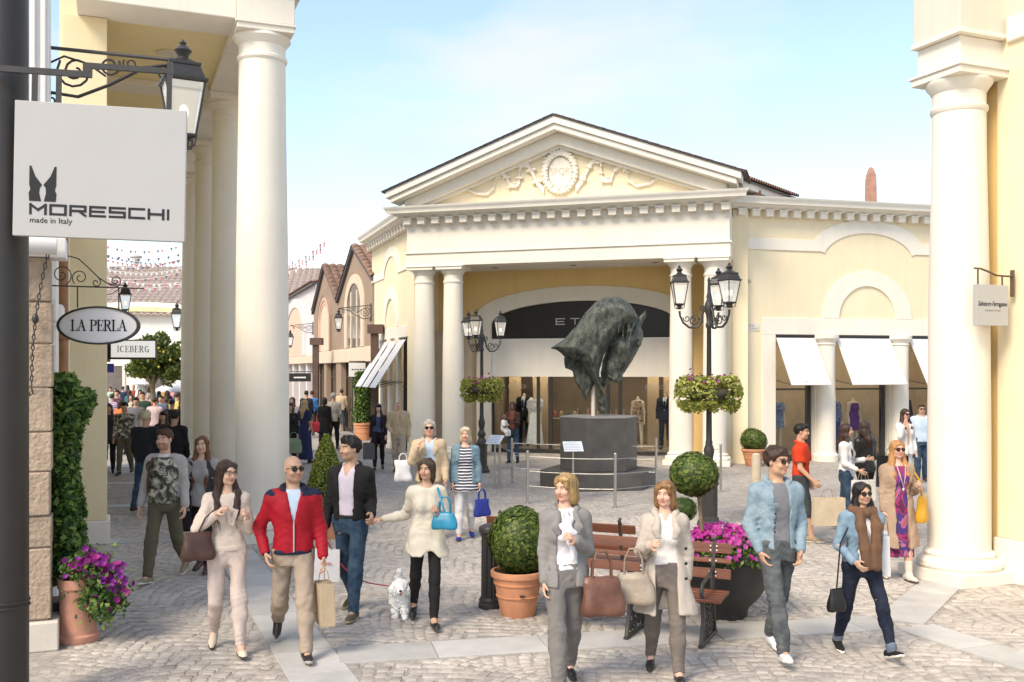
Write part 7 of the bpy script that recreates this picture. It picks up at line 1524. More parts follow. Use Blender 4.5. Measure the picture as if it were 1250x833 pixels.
# 5 man in black jacket
p = PR(G(428, 751), 1.84, -16, False, 'dark-haired person in black jacket, pale shirt and blue jeans with a dog leash', GP, (0, 12, 12, 4), (12, 20, 42, -6), (-14, 18, 3, -18), (16, 4, 3, 4), yaw=-34, skin=OLIVE, res=1.05)
HOLD = D(455, 10.02, ZA(641, 10.02)); p.reach('r', HOLD); p.curl_r = .8; p.stubble = .28; p.brow = (.02, .012, .01); p.body().eyes(); JEAN = denim('blue', (.022, .045, .085), (.05, .085, .13)); p.pants(JEAN, .017, .06, 1.0, top=.09, belt=LBLK)
LIL = cloth('lilac_shirt', (.60, .54, .62)); p.top(LIL, .010, .07, 0, None, 'shirt', .004, neck=.555, collar=1.0, vneck=.10, bust=False); o = p.top(BLACKC, .028, .04, .96, (.085, .075, -.05), 'jacket', .0045, neck=.55, collar=1.2)
p.shoes(cloth('olive_suede', (.13, .11, .07)), mat('sole_tan', (.4, .33, .2)), thick=.004); p.hair(hairm('black', (.012, .009, .008)), 'short', vol=.008, noise=.006)
sh, el, wr, fd = p.J['ar']; b = MB(p.fr); b.tube([wr-fd*.02+.034*np.array([math.cos(a), 0, math.sin(a)]) for a in np.linspace(0, 6.283, 14, endpoint=False)], .008, 6, closed=True); b.build('watch', mat('watch_steel', (.6, .6, .58), rough=.25, metal=.8), p.root, smooth=60)
MAN5 = p
hw_ = p.w(p.J['al'][2]+p.J['al'][3]*.10); paper_bag(hw_+np.array([.02, 0, 0]), (.28, .12, .34), mat('white_plastic', (.74, .72, .72), rough=.35, var=.05, bump=.3, bs=14), 'white plastic shopping bag with red script held by the man in the black jacket', .15, text='Roses', tm=mat('red_print', (.5, .03, .08)))
# 6 woman in cream sweater holding his hand
p = PR(G(521, 763), 1.64, 8, True, 'person in loose cream sweater and black leggings with a bright blue handbag', GP, (10, 38, 12, 40), (14, 12, 104, -22), (-16, 16, 3, -28), (18, 4, -2, 6), yaw=-26, pitch=2, skin=OLIVE)
p.reach('l', HOLD+np.array([.035, -.02, .01])); p.curl_l = .8; p.brow = (.04, .025, .02); p.curl_r = 1.1; p.body().eyes(); p.pants(BLACKC, .005, -.1, .97, top=.05, name='leggings', noise=.003); p.top(cloth('ivory_knit', (.66, .60, .49), bump=.6, bs=140), .023, -.16, .95, name='sweater', flare=.05, neck=.535, noise=.006, hemcut=.035); p.shoes(LBLK, SOLED, low=True); p.hair(hairm('brown_tied', (.06, .035, .022)), 'back', .05)
TEAL = mat('teal_leather', (.02, .22, .36), rough=.35, var=.15, vs=8, bump=.2); e_ = p.w(p.J['ar'][1]); handbag(p.w(p.J['ar'][2])+np.array([.06, -.03, .0]), (.26, .12, .17), TEAL, 'bright blue leather handbag on the arm of the woman in the loose sweater', -.2, handles=.14, strap=[p.w(p.J['ar'][2])+np.array([.02, -.04, .12]), p.w(p.J['ar'][0])+np.array([-.02, -.08, .05])], sw=.012)
WOM6 = p
# 7 dog and leash
dgp = G(488, 753); fr = Frame(dgp, R(8)); dog = thing('dog', fr, 'small fluffy white dog walking on a leash', 'dog')
FUR = mat('white_fur', (.93, .91, .88), rough=.95, var=.12, vs=30, bump=.45, bs=75, sheen=.4, bdist=.012); S = SDF((-.2, -.3, -.01), (.2, .38, .50), .008)
S.chain([(0, -.06, .235), (0, .10, .24), (0, .22, .235)], [.088, .092, .082], .05); S.ell((0, -.06, .21), (.080, .075, .095), .04); S.cone((0, -.09, .26), (0, -.15, .32), .062, .062, .04)
S.ell((0, -.165, .335), (.078, .075, .068), .03); S.ell((0, -.225, .312), (.040, .038, .032), .03); S.ell((0, -.15, .385), (.055, .055, .035), .03)
for sg in (-1, 1):
    S.chain([(sg*.066, -.15, .37), (sg*.085, -.155, .32), (sg*.078, -.165, .285)], [.024, .030, .020], .02)
    S.chain([(sg*.048, -.08, .17), (sg*.048, -.085-.02*sg, .085), (sg*.048, -.09-.035*sg, .022)], [.040, .030, .030], .03); S.cone((sg*.048, -.09-.035*sg, .020), (sg*.048, -.12-.035*sg, .018), .027, .024, .02)
    S.chain([(sg*.055, .18, .19), (sg*.058, .15+.02*sg, .13), (sg*.056, .215+.03*sg, .075), (sg*.056, .20+.03*sg, .02)], [.055, .042, .027, .027], .03); S.cone((sg*.056, .20+.03*sg, .02), (sg*.056, .165+.03*sg, .016), .025, .023, .02)
S.chain([(0, .26, .28), (0, .30, .36), (0, .24, .42)], [.028, .032, .03], .03); S.noise(.0055, 95, 7, 8); S.noise(.004, 190, 9, 6); V, Q = S.mesh(); link('body', shade_obj(np_mesh('body', V, Q, [FUR])), None, dog)
for sg in (-1, 1): b = MB(fr); b.ell((sg*.030, -.229, .343), (.010, .008, .010), 8, 6); b.build('eye', EYED, dog, smooth=60)
b = MB(fr); b.ell((0, -.266, .322), (.015, .012, .012), 10, 7); b.build('nose', EYED, dog, smooth=60); b = MB(fr); b.ell((0, -.258, .290), (.012, .012, .016), 8, 6); b.build('tongue', mat('tongue', (.45, .12, .13), rough=.4), dog, smooth=60); b = MB(fr); b.ell((0, -.250, .300), (.024, .008, .008), 8, 5); b.build('mouth', EYED, dog, smooth=60)
a_ = MAN5.w(MAN5.J['al'][2]+MAN5.J['al'][3]*.09); c_ = dgp+np.array([-.02, .0, .30]); P = [a_*(1-t)+c_*t-np.array([0, 0, .42*4*t*(1-t)*.5*(1-t)+.18*t*(1-t)*2]) for t in np.linspace(0, 1, 20)]; b = MB(); b.tube(P, .007, 6); o = b.build('dog_leash', mat('leash_red', (.32, .025, .07), rough=.6)); tag(o, 'thin crimson leash between the man in the black jacket and the white dog', 'leash')
# 8 older couple
p = PR(G(524, 661), 1.77, 6, False, 'older grey-haired person in beige jacket and sunglasses behind the loose cream sweater', GP, (30, 18, 128, -22), (4, 12, 22, 0), (10, 4, 1, 4), (-8, 14, 1, -10), yaw=-2, skin=ROSY, res=1.35, build=1.08)
p.brow = (.3, .27, .25); p.body(); p.pants(cloth('beige_chino', (.46, .38, .28)), .018, .2, .98, top=.10, belt=STRAP); p.top(cloth('pale_blue', (.48, .58, .72)), .014, .08, 0, None, 'shirt', .003, collar=1.1, bust=False, vneck=.06); p.top(cloth('beige_jacket', (.52, .41, .28)), .028, -.05, .97, (.075, .06, -.15), 'jacket', .005, flare=.01, collar=1.2, lapel=1); p.shoes(STRAP); p.hair(hairm('grey', (.40, .37, .33)), 'back', .04, vol=.004); p.shades()
handbag(p.w(p.J['al'][1])+np.array([-.12, .0, .02]), (.26, .13, .30), mat('white_plastic'), 'crumpled white carrier bag slung at the elbow of the older man in beige', .2, handles=.10, slouch=1.0)
p = PR(G(568, 659), 1.66, 4, True, 'white-haired person in striped top, denim jacket and white trousers with a blue bag', GP, (4, 10, 18, 0), (4, 10, 14, 4), (8, 4, 1, 4), (-10, 16, 1, -14), yaw=-4, skin=ROSY, res=1.35, build=1.1)
p.brow = (.3, .25, .2); p.body().eyes(); p.pants(cloth('white_denim', (.72, .71, .71)), .012, .0, .93, top=.06); p.top(striped('navy_white', (.66, .66, .68), (.02, .025, .06), .044, .42), .018, -.16, 0, None, 'shirt', .004, flare=.035, neck=.53); p.top(denim('pale', (.12, .19, .24), (.19, .28, .34)), .026, -.05, .92, (.09, .11, -.15), 'jacket', .005, neck=.55, collar=1.0, flare=.01); p.shoes(cloth('blue_flats', (.03, .06, .35)), SOLED, low=True); p.hair(hairm('white', (.62, .54, .38)), 'bob')
handbag(p.w(p.J['ar'][2]+p.J['ar'][3]*.1)+np.array([.03, 0, -.14]), (.28, .12, .25), cloth('cobalt_bag', (.03, .045, .26)), 'cobalt blue bag in the hand of the woman in the striped top', .6, handles=.15)
# 9 blonde woman in grey trouser suit
p = PR(G(690, 838), 1.68, 4, True, 'blonde person in grey trouser suit and white ruffled blouse with a brown leather bag', GP, (2, 7, 14, 1), (4, 10, 122, -34), (16, 3, -1, 6), (-10, 16, -2, -16), yaw=-42, pitch=6, skin=ROSY, res=.95, build=.99)
p.brow = (.25, .15, .08); p.curl_r = 1.0; p.body().eyes(); GS = cloth('grey_suit', (.235, .225, .215), bump=.4, bs=300); p.pants(cloth('grey_trousers', (.185, .17, .16), bump=.4, bs=300), .022, .35, 1.02, top=.11); BLOUSE = cloth('white_chiffon', (.66, .645, .68), rough=.6); p.top(BLOUSE, .013, .06, 0, None, 'blouse', .005, neck=.565, collar=.8)
S = SDF((-.16, -.34, p.hz+.1), (.16, .05, p.hz+.62), .0085)
for i, (x, z, w) in enumerate(((-.01, .50, .035), (.015, .46, .05), (-.02, .41, .065), (.02, .365, .075), (-.03, .32, .06), (.03, .28, .05), (.035, .22, .03), (.04, .16, .02))): S.ell(p.at([x, -.135-.004*i+(.03 if z > .48 else 0), p.hz+z]), (w*.85, .011, .034), .02)
S.noise(.004, (75, 60, 20), 4, 5); p.put('ruffle', S, BLOUSE)
o = p.top(GS, .028, -.08, .97, (.085, .075, -.3), 'jacket', .0035, neck=.555, flare=.012, collar=1.2, lapel=2); p.shoes(LBLK, SOLED, low=True); p.hair(hairm('blonde', (.46, .30, .13)), 'bob', .05, vol=.003)
eL = p.w(p.J['ar'][1]); handbag(eL+np.array([.10, -.06, -.20]), (.37, .18, .30), mat('leather_chestnut', (.115, .048, .032), rough=.35, c2=(.16, .075, .05), vs=7, bump=.4, bs=40), 'big chestnut leather handbag on the arm of the blonde woman in grey', .15, handles=.20, slouch=.8)
# 10 woman in trench coat
p = PR(G(812, 826), 1.60, -4, True, 'person in pale trench coat and grey trousers carrying a taupe handbag', GP, (14, 16, 100, -18), (-4, 12, 10, 0), (-12, 14, 2, -14), (16, 4, 1, 6), yaw=-22, pitch=2, skin=ROSY, res=.95, build=1.0)
p.brow = (.2, .12, .07); p.curl_l = .9; p.body().eyes(); p.pants(cloth('taupe_trousers', (.16, .135, .12)), .016, .0, .97, top=.13); p.top(cloth('white_blouse', (.66, .63, .60)), .012, .11, 0, None, 'blouse', .004, collar=.9, vneck=.08); TR = cloth('trench', (.46, .405, .35), bump=.3, bs=260); o = p.top(TR, .027, -.33, .95, (.080, .11, -.6), 'trench_coat', .0045, flare=.10, neck=.555, collar=1.5, lapel=2)
for k, z in enumerate((.24, .12, .0)): b = MB(p.fr); b.ell(p.at([.155, -.140-.012*k, p.hz+z]), (.014, .006, .014), 8, 6); b.build('button', INK, o, smooth=60)
p.shoes(LBLK, SOLED, low=True); p.hair(hairm('honey', (.30, .16, .065)), 'bob', .03, vol=.004)
hl = p.w(p.J['al'][2]); handbag(p.w(p.J['al'][1])+np.array([-.07, -.10, -.16]), (.35, .18, .24), mat('leather_taupe', (.27, .22, .17), rough=.4, c2=(.34, .28, .22), vs=7, bump=.4, bs=40), 'taupe leather handbag on the arm of the woman in the trench coat', -.2, handles=.20, slouch=.8)
# 11 young man in denim jacket
p = PR(G(948, 803), 1.82, 10, False, 'person in light denim jacket, grey tee and dark jeans with hands in pockets', GP, (-6, 14, 28, -14), (-4, 14, 30, -14), (20, 4, -2, 10), (-10, 18, -2, -20), yaw=28, skin=TAN, res=1.0, build=.95)
p.brow = (.05, .03, .02); p.body(); p.pants(denim('charcoal', (.065, .072, .078), (.12, .13, .135)), .020, .12, 1.0, top=.08, noise=.007); p.top(cloth('slate_tee', (.185, .185, .20)), .010, .04, 0, None, 'shirt', .004, neck=.555, bust=False); DJ = denim('light', (.19, .27, .325), (.29, .375, .43)); o = p.top(DJ, .025, .0, .97, (.055, .075, -.1), 'jacket', .0045, neck=.555, collar=1.3)
for sg in (-1,):
    for z in (.40,): b = MB(p.fr); b.obox(p.at([sg*.105, -.155, p.hz+z]), (1, 0, 0), (0, 1, 0), (0, 0, 1), .05, .006, .012); b.build('pocket_flap', DJ, o, bevel=.004)
for z in (.16, .24, .32): b = MB(p.fr); b.ell(p.at([-.082, -.148, p.hz+z]), (.009, .006, .009), 8, 5); b.build('button', INK, o, smooth=60)
p.shoes(cloth('white_canvas', (.62, .62, .66)), SOLEW, thick=.006); p.hair(hairm('brown_short', (.06, .033, .02)), 'short', vol=.009, noise=.006); p.shades(LENS, .85)
# 12 young woman in denim jacket and scarf
p = PR(G(1052, 801), 1.53, 6, True, 'smiling person in denim jacket, brown scarf and navy jeans with a small black bag', GP, (6, 22, 46, -22), (-8, 10, 16, 0), (-12, 10, 5, -8), (22, 3, 7, 20), yaw=6, roll=-3, skin=OLIVE, res=1.0, build=1.08)
p.brow = (.03, .02, .015); p.body(); p.pants(denim('navy', (.010, .013, .026), (.02, .026, .045)), .009, -.1, .93, top=.10, noise=.004); p.top(cloth('white_tee', (.72, .70, .68)), .012, .06, 0, None, 'shirt', .003, neck=.54); DJ2 = denim('sky', (.15, .235, .32), (.24, .33, .41)); p.top(DJ2, .024, .05, .95, (.075, .075, -.1), 'jacket', .006, neck=.55, collar=1.2)
SCF = cloth('brown_scarf', (.155, .085, .05), bump=.7, bs=120); S = SDF((-.22, -.34, p.hz-.06), (.22, .22, p.hz+.66), .0095); nk = p.neck; S.chain([nk+np.array([math.sin(a)*.085, math.cos(a)*.075-.02, -.01+.015*math.cos(a)]) for a in np.linspace(0, 6.283, 13)], [.038]*13, .02)
for sg in (-1, 1): S.chain([nk+np.array([sg*.06, -.08, -.03]), p.at([sg*.070, -.150, p.hz+.36]), p.at([sg*.055, -.165, p.hz+.18]), p.at([.02+sg*.035, -.165, p.hz+.02])], [.042, .052, .05, .045], .02, flat=(1.5, (0, 1, 0)))
S.noise(.007, (70, 70, 14), 6, 6); p.put('scarf', S, SCF)
for q in 'lr': kn, an = p.J[q][1], p.J[q][2]; S = SDF(an-.14, an+.14, .008); ax = (kn-an)/np.linalg.norm(kn-an); S.cone(an+ax*.02, an+ax*.055, .047, .047, .005); p.put('turn_up', S, denim('cuff', (.10, .13, .18), (.16, .2, .26)))
p.shoes(BLACKC, SOLEW, thick=.006); p.hair(hairm('black_long', (.014, .010, .009)), 'long', .16); p.shades(LENS, .95)
for q in 'lr': pass
hb = p.w(p.J['al'][1]); handbag(np.array([hb[0]-.03, hb[1]-.05, .62]), (.17, .09, .20), LBLK, 'small black bag hanging on a long strap beside the girl in the brown scarf', .4, handles=False, strap=[hb+np.array([.0, -.06, .02]), p.w(p.J['al'][0])+np.array([.06, -.03, .06])], slouch=.1)
paper_bag(np.array([3.36, 8.92, 1.20]), (.30, .08, .36), mat('white_card', (.74, .73, .72), rough=.6, var=.04), 'flat white paper bag beside the girl in the brown scarf', 1.25)
# 13 blonde woman in long cardigan
p = PR(G(1095, 709), 1.66, 4, True, 'blonde person in long camel cardigan and swirling magenta dress with a yellow bag', GP, (2, 8, 10, 2), (8, 14, 105, -14), (-8, 12, 1, -10), (10, 4, 1, 4), yaw=2, skin=ROSY, res=1.15, build=1.08)
p.brow = (.25, .15, .08); p.body(); DRS = multi('swirl', [(.10, .015, .06), (.30, .03, .12), (.06, .03, .16), (.34, .12, .22), (.40, .07, .06)], 6, (1, 1, .5), 4); p.top(DRS, .016, -.62, 0, None, 'dress', .005, flare=.02, neck=.52); p.top(cloth('camel_knit', (.38, .27, .19), bump=.7, bs=130), .026, -.50, .95, (.075, .085, -.9), 'cardigan', .006, flare=.085, neck=.55)
p.shoes(cloth('white_boot', (.60, .55, .48)), SOLED, boot=.45); p.hair(hairm('strawberry', (.48, .24, .09)), 'long', .14, vol=.003); p.shades(mat('brown_lens', (.04, .018, .012), rough=.1), 1.1)
b = MB(p.fr); b.tube([p.at([-.055, -.10, p.hz+.52]), p.at([-.03, -.155, p.hz+.38]), p.at([.0, -.165, p.hz+.26]), p.at([.03, -.155, p.hz+.38]), p.at([.055, -.10, p.hz+.52])], .005, 5); b.ell(p.at([0, -.168, p.hz+.23]), (.014, .008, .02), 8, 6); b.build('necklace', mat('necklace', (.6, .5, .5), rough=.3), p.root)
handbag(p.w(p.J['ar'][1])+np.array([.07, -.04, -.05]), (.24, .13, .32), mat('leather_mustard', (.55, .29, .02), rough=.45, var=.1, vs=8), 'mustard yellow shoulder bag of the woman in the camel cardigan', 1.0, handles=False, strap=[p.w(p.J['ar'][1])+np.array([.04, -.05, .12]), p.w(p.J['ar'][0])+np.array([0, -.03, .06])], sw=.014)
# 14 man in red polo
p = PR(G(978, 661), 1.72, -115+180, False, 'person in bright orange-red polo shirt and dark shorts carrying shopping bags', GP, (6, 8, 40, 0), (-4, 10, 30, 0), (14, 6, 1, 4), (-12, 16, 1, -10), yaw=0, skin=TAN, res=1.35)
p.brow = (.03, .02, .015); p.body(); p.pants(cloth('dark_shorts', (.05, .055, .06)), .03, .4, .22, top=.09); p.top(cloth('orange_polo', (.62, .055, .018)), .024, -.04, .42, None, 'polo_shirt', .006, neck=.555, collar=1.1, bust=False); p.shoes(cloth('tan_trainers'), SOLEW); p.hair(hairm('black'), 'short', vol=.004)
hp_ = p.w(p.J['ar'][2]); paper_bag(np.array([G(990, 655)[0]+.0, 14.3, .83]), (.46, .16, .40), cloth('natural_tote', (.56, .47, .34)), 'large natural-coloured tote bag carried by the man in the orange-red polo', .1)
# 15 two women behind
p = PR(G(1033, 648), 1.66, 60, True, 'long-haired person in white top holding a large black shopping bag', GP, (5, 8, 60, 0), (10, 14, 90, 0), (8, 4, 1, 0), (-8, 12, 1, 0), yaw=10, skin=OLIVE, res=1.4)
p.body(); p.pants(JEAN, .012, 0, .97); p.top(cloth('white_tee'), .018, -.04, .9, None, 'shirt', .004); p.shoes(SOLEW); p.hair(hairm('dark_brown'), 'long', .22)
paper_bag(p.w((.10, -.22, 1.02)), (.42, .16, .42), cloth('black_card', (.015, .015, .015), rough=.5), 'large black paper bag with pale print at the shoulder of the woman in white', .15, text='OUTLET', tm=mat('badge_grey')) if False else paper_bag(G(1037, 640)*np.array([1, 0, 0])+np.array([.0, 14.5, 1.42]), (.44, .16, .46), cloth('black_card', (.015, .015, .015), rough=.5), 'large black paper bag held by the long-haired woman in the white top', .15)
paper_bag(np.array([G(1008, 640)[0], 14.6, 1.05]), (.36, .12, .30), mat('white_card'), 'white paper bag low at the side of the long-haired woman in the white top', .3)
p = PR(G(1056, 640), 1.68, 200, True, 'dark-haired person in black leather jacket turned away beside the large black bag', GP, (5, 10, 40, 0), (5, 10, 70, 0), (8, 4, 1, 0), (-8, 12, 1, 0), yaw=-50, skin=OLIVE, res=1.4)
p.body(); p.pants(BLACKC, .010, 0, .97); p.top(LBLK, .022, -.04, .95, None, 'jacket', .005); p.shoes(LBLK); p.hair(hairm('dark_brown'), 'long', .12)
# 16/17 by the wing windows
p = PR(G(1125, 589), 1.74, -10, False, 'person in pale blue shirt and jeans standing by the wing windows', GP, (4, 8, 16, 0), (4, 8, 14, 0), (6, 3, 1, 0), (-6, 8, 1, 0), skin=OLIVE, res=1.9, build=1.1)
p.body(); p.pants(JEAN, .02, .1, .98); p.top(cloth('pale_blue'), .024, -.02, .9, None, 'shirt', .005, collar=1.1, bust=False); p.shoes(STRAP); p.hair(hairm('brown_short'), 'short', vol=.005); p.shades(LENS, .8)
p = PR(G(1105, 604), 1.72, 15, True, 'person in white jacket and sunglasses raising one hand to the face', GP, (40, 20, 125, -10), (4, 8, 14, 0), (6, 3, 1, 0), (-6, 8, 1, 0), skin=ROSY, res=1.8)
p.body(); p.pants(cloth('white_denim'), .014, 0, .97); p.top(cloth('white_blazer', (.70, .68, .66)), .026, -.1, .95, (.05, .02, -.1), 'jacket', .005, flare=.01); p.shoes(LBLK); p.hair(hairm('dark_brown'), 'long', .1); p.shades(LENS, 1.05)
# 18 couple by the flank
p = PR(G(462, 574), 1.66, 6, True, 'dark-haired person in dark plum coat and blue scarf with a dark bag', GP, (4, 10, 20, 0), (6, 10, 30, 0), (10, 4, 1, 4), (-8, 14, 1, -8), skin=FAIR, res=1.9)
p.body(); p.pants(BLACKC, .012, 0, .97); p.top(cloth('plum_coat', (.03, .018, .026)), .028, -.24, .95, (.05, .06, -.5), 'coat', .005, flare=.05); p.shell(cloth('blue_scarf', (.06, .09, .17)), .03, .1, .5, 'scarf', wx=.3); p.shoes(LBLK); p.hair(hairm('black'), 'long', .06)
paper_bag(p.w(p.J['al'][2])+np.array([-.05, 0, -.02]), (.30, .12, .42), cloth('grey_card', (.12, .12, .125), rough=.5), 'dark grey shopping bag of the woman in the plum coat', .1)
p = PR(G(487, 578), 1.80, 0, False, 'bald older person in beige jacket and beige trousers near the awnings', GP, (6, 14, 60, -20), (2, 12, 16, 0), (-8, 14, 1, -8), (12, 4, 1, 4), skin=ROSY, res=1.9, build=1.1)
p.body(); p.pants(cloth('beige_chino'), .022, .2, .98); p.top(cloth('sand_jacket', (.52, .40, .25)), .030, -.02, .97, (.04, .0, .3), 'jacket', .006, collar=1.2, bust=False); p.shoes(STRAP); S = None
# 19 woman holding a baby before the shop window
p = PR(G(626, 566), 1.64, -20, True, 'person in brown jacket and dark jeans standing by the shop window holding a baby', GP, (20, 14, 100, -20), (14, 12, 90, -20), (4, 3, 2, 0), (-4, 6, 2, 0), skin=BROWN, res=2.0)
p.body(); p.pants(JEAN, .012, 0, .98); p.top(cloth('rust_top', (.16, .05, .035)), .018, .05, 0, None, 'shirt', .003); p.top(cloth('brown_jacket', (.05, .03, .025)), .026, -.06, .95, (.06, .06, -.1), 'jacket', .005); p.shoes(LBLK); p.hair(hairm('black'), 'back', .03)
bp_ = p.w((-.16, -.24, 1.02)); fr = Frame((bp_[0], bp_[1], bp_[2]-.12), R(60)); bb = thing('baby', fr, 'baby in white clothes carried in the arms of the person by the shop window', 'baby'); S = SDF((-.2, -.25, -.2), (.2, .25, .55), .016); S.cone((0, 0, .08), (0, 0, .24), .085, .075, .03); S.ell((0, -.01, .36), (.068, .075, .08), .02)
for sg in (-1, 1): S.chain([(sg*.05, 0, .05), (sg*.07, -.10, -.02), (sg*.07, -.12, -.13)], [.045, .04, .03], .03); S.chain([(sg*.08, 0, .22), (sg*.11, -.06, .13), (sg*.07, -.13, .12)], [.035, .03, .025], .03)
V, Q = S.mesh(); me = np_mesh('body', V, Q, [mat('baby_skin', (.15, .08, .05), rough=.6, var=.05)]); me.shade_smooth(); link('body', me, None, bb)
S = SDF((-.2, -.25, -.2), (.2, .25, .55), .016); S.cone((0, 0, .06), (0, 0, .23), .10, .088, .03)
for sg in (-1, 1): S.chain([(sg*.05, 0, .05), (sg*.07, -.10, -.02), (sg*.07, -.12, -.11)], [.056, .052, .042], .03); S.chain([(sg*.08, 0, .22), (sg*.11, -.06, .14)], [.045, .04], .03)
V, Q = S.mesh(); me = np_mesh('romper', V, Q, [cloth('white_tee')]); me.shade_smooth(); link('romper', me, None, bb)
# ------------------------------------------------------------------ smaller figures: the arcade crowd and the far street
def extra(px, py, H, hd, fem, label, grp, topm, legm, hairmat, hs='short', skin=OLIVE, res=2.2, coat=None, skirt=False, hl=.1, walk=1, dress=None, la=(4, 9, 18, 0), ra=(4, 9, 18, 0)):
    w = walk*random.choice((-1, 1)); p = Person(G(px, py), H, hd, fem, label, grp, la, ra, (10*w, 6 if w > 0 else 14, 1, 0), (-10*w, 14 if w > 0 else 6, 1, 0), skin=skin, res=res, build=random.uniform(.98, 1.1)); p.body()
    if dress is None: p.pants(legm, .016, .05, .98); p.top(topm, .024, -.05 if coat is None else coat, .95, None, 'jacket' if coat else 'top', .005, flare=.0 if coat is None else .05)
    else: p.top(topm, .02, dress, .45, None, 'dress', .005, flare=.06)
    p.shoes(LBLK)
    if hairmat is not None: p.hair(hairmat, hs, hl if hs == 'long' else .02, vol=.004)
    return p
GC = 'crowd walking in the left street'; GF = 'people in the far right street'
HB, HD, HG, HL = hairm('black'), hairm('dark_brown'), hairm('grey'), hairm('blonde')
extra(178, 625, 1.78, 172, False, 'white-haired person in dark jacket and jeans walking away under the arcade', GC, cloth('ink_jacket', (.02, .022, .03)), JEAN, hairm('white'), res=1.6)
extra(213, 618, 1.76, 185, False, 'person in dark suit jacket walking away beside the arcade columns', GC, cloth('dark_suit', (.02, .018, .02)), BLACKC, HB, res=1.6)
extra(152, 580, 1.74, 4, False, 'person in camouflage vest and olive trousers walking under the arcade', GC, CAMO, cloth('olive_drab'), HB, res=1.8)
extra(200, 600, 1.66, -4, True, 'long-haired person in dark jacket and grey top facing the square under the arcade', GC, cloth('slate_jacket', (.05, .045, .04)), BLACKC, HD, 'long', res=1.9, hl=.2)
extra(133, 577, 1.68, 20, True, 'person in dark grey coat with pale shoes beside the arcade pilaster', GC, cloth('charcoal_coat', (.04, .04, .045)), BLACKC, HD, 'long', res=1.9, coat=-.2)
extra(166, 561, 1.74, 3, False, 'person in grey jacket with a diagonal shoulder strap in the arcade crowd', GC, cloth('mid_grey', (.14, .14, .15)), JEAN, HB)
extra(137, 545, 1.72, 175, False, 'person in lilac striped shirt walking away in the crowd', GC, striped('lilac', (.55, .45, .55), (.22, .16, .3), .07), BLACKC, HD)
extra(147, 556, 1.64, 160, True, 'person in orange top in the crowd beyond the arcade', GC, cloth('orange_top', (.62, .17, .06)), BLACKC, HD, 'back')
extra(189, 556, 1.70, 178, False, 'person in pale pink shirt walking away in the crowd', GC, cloth('pale_pink', (.55, .42, .42)), JEAN, HD)
extra(210, 566, 1.72, 170, False, 'person in black jacket walking away near the rear columns', GC, BLACKC, BLACKC, HB)
extra(222, 563, 1.66, 10, True, 'person in patterned brown cardigan near the rear columns', GC, cloth('rust_knit', (.25, .12, .07)), BLACKC, HD, 'long')
crowd = [(141, 520, 'white shirt', (.6, .58, .56)), (150, 514, 'navy jacket', (.03, .035, .07)), (158, 523, 'teal jumper', (.05, .15, .16)), (163, 512, 'brick red top', (.35, .06, .04)), (171, 527, 'tan coat', (.35, .25, .15)), (176, 516, 'charcoal jacket', (.05, .05, .05)), (182, 522, 'olive jacket', (.1, .1, .05)), (188, 511, 'sky blue shirt', (.3, .42, .55)), (194, 526, 'burgundy coat', (.14, .02, .03)), (199, 515, 'ochre top', (.45, .28, .06)), (205, 523, 'black coat', (.02, .02, .02)), (211, 514, 'pink cardigan', (.55, .25, .28)), (217, 520, 'grey hoodie', (.2, .2, .2)), (135, 512, 'mint top', (.35, .5, .42)), (156, 508, 'violet shirt', (.2, .1, .3))]
for i, (px, py, nm, c) in enumerate(crowd): extra(px, py, random.uniform(1.62, 1.82), random.choice((175, 185, 5, -8, 165)), i % 2 == 0, 'person in %s in the distant crowd of the left street' % nm, GC, cloth(nm.replace(' ', '_'), c), [BLACKC, JEAN, NAVY][i % 3], [HB, HD, HD, HL][i % 4], 'long' if i % 2 == 0 else 'short', res=2.8)
crowd2 = [(143, 536, 'plum jacket', (.09, .03, .07)), (160, 541, 'cream jumper', (.55, .48, .38)), (174, 547, 'dark green coat', (.03, .06, .04)), (181, 537, 'coral shirt', (.5, .17, .12)), (196, 545, 'steel blue jacket', (.1, .15, .22)), (204, 539, 'brown suede coat', (.16, .09, .05)), (216, 546, 'lemon top', (.6, .5, .15)), (129, 548, 'smoke grey hoodie', (.13, .13, .14))]
for i, (px, py, nm, c) in enumerate(crowd2): extra(px, py, random.uniform(1.62, 1.82), random.choice((175, 185, 5, -8)), i % 2 == 1, 'person in %s in the middle of the arcade crowd' % nm, GC, cloth(nm.replace(' ', '_'), c), [BLACKC, JEAN, NAVY][i % 3], [HB, HD, HD, HG][i % 4], 'long' if i % 2 else 'short', res=2.6)
extra(372, 566, 1.70, 150, True, 'blonde person in long navy dress turned toward the far street', GF, cloth('navy_dress', (.03, .035, .09)), BLACKC, HL, 'long', res=1.9, dress=-.82, hl=.25)
extra(396, 551, 1.66, 185, True, 'dark-haired person in black dress carrying a red bag, walking away', GF, BLACKC, BLACKC, HB, 'back', res=1.9, coat=-.35)
handbag(G(387, 551)*np.array([1, 1, 0])+np.array([0, -.1, .92]), (.34, .14, .32), mat('red_leather', (.48, .02, .03), rough=.4), 'bright red bag carried by the woman in the black dress', .2, handles=.14)
extra(407, 549, 1.78, 176, False, 'person in stone-coloured shirt and dark trousers with a shoulder bag, walking away', GF, cloth('stone_shirt', (.42, .38, .31)), BLACKC, HG, res=1.9)
handbag(G(402, 549)*np.array([1, 1, 0])+np.array([-.02, -.2, 1.12]), (.30, .10, .26), STRAP, 'brown satchel on the back of the person in the stone-coloured shirt', .1, handles=False, strap=[G(408, 549)*np.array([1, 1, 0])+np.array([.0, -.2, 1.48])])
extra(357, 553, 1.68, -10, True, 'person in pale floral dress in the far street', GF, multi('floral', [(.55, .45, .45), (.6, .55, .5), (.4, .25, .28)], 20), BLACKC, HD, 'long', res=2.2, dress=-.6)
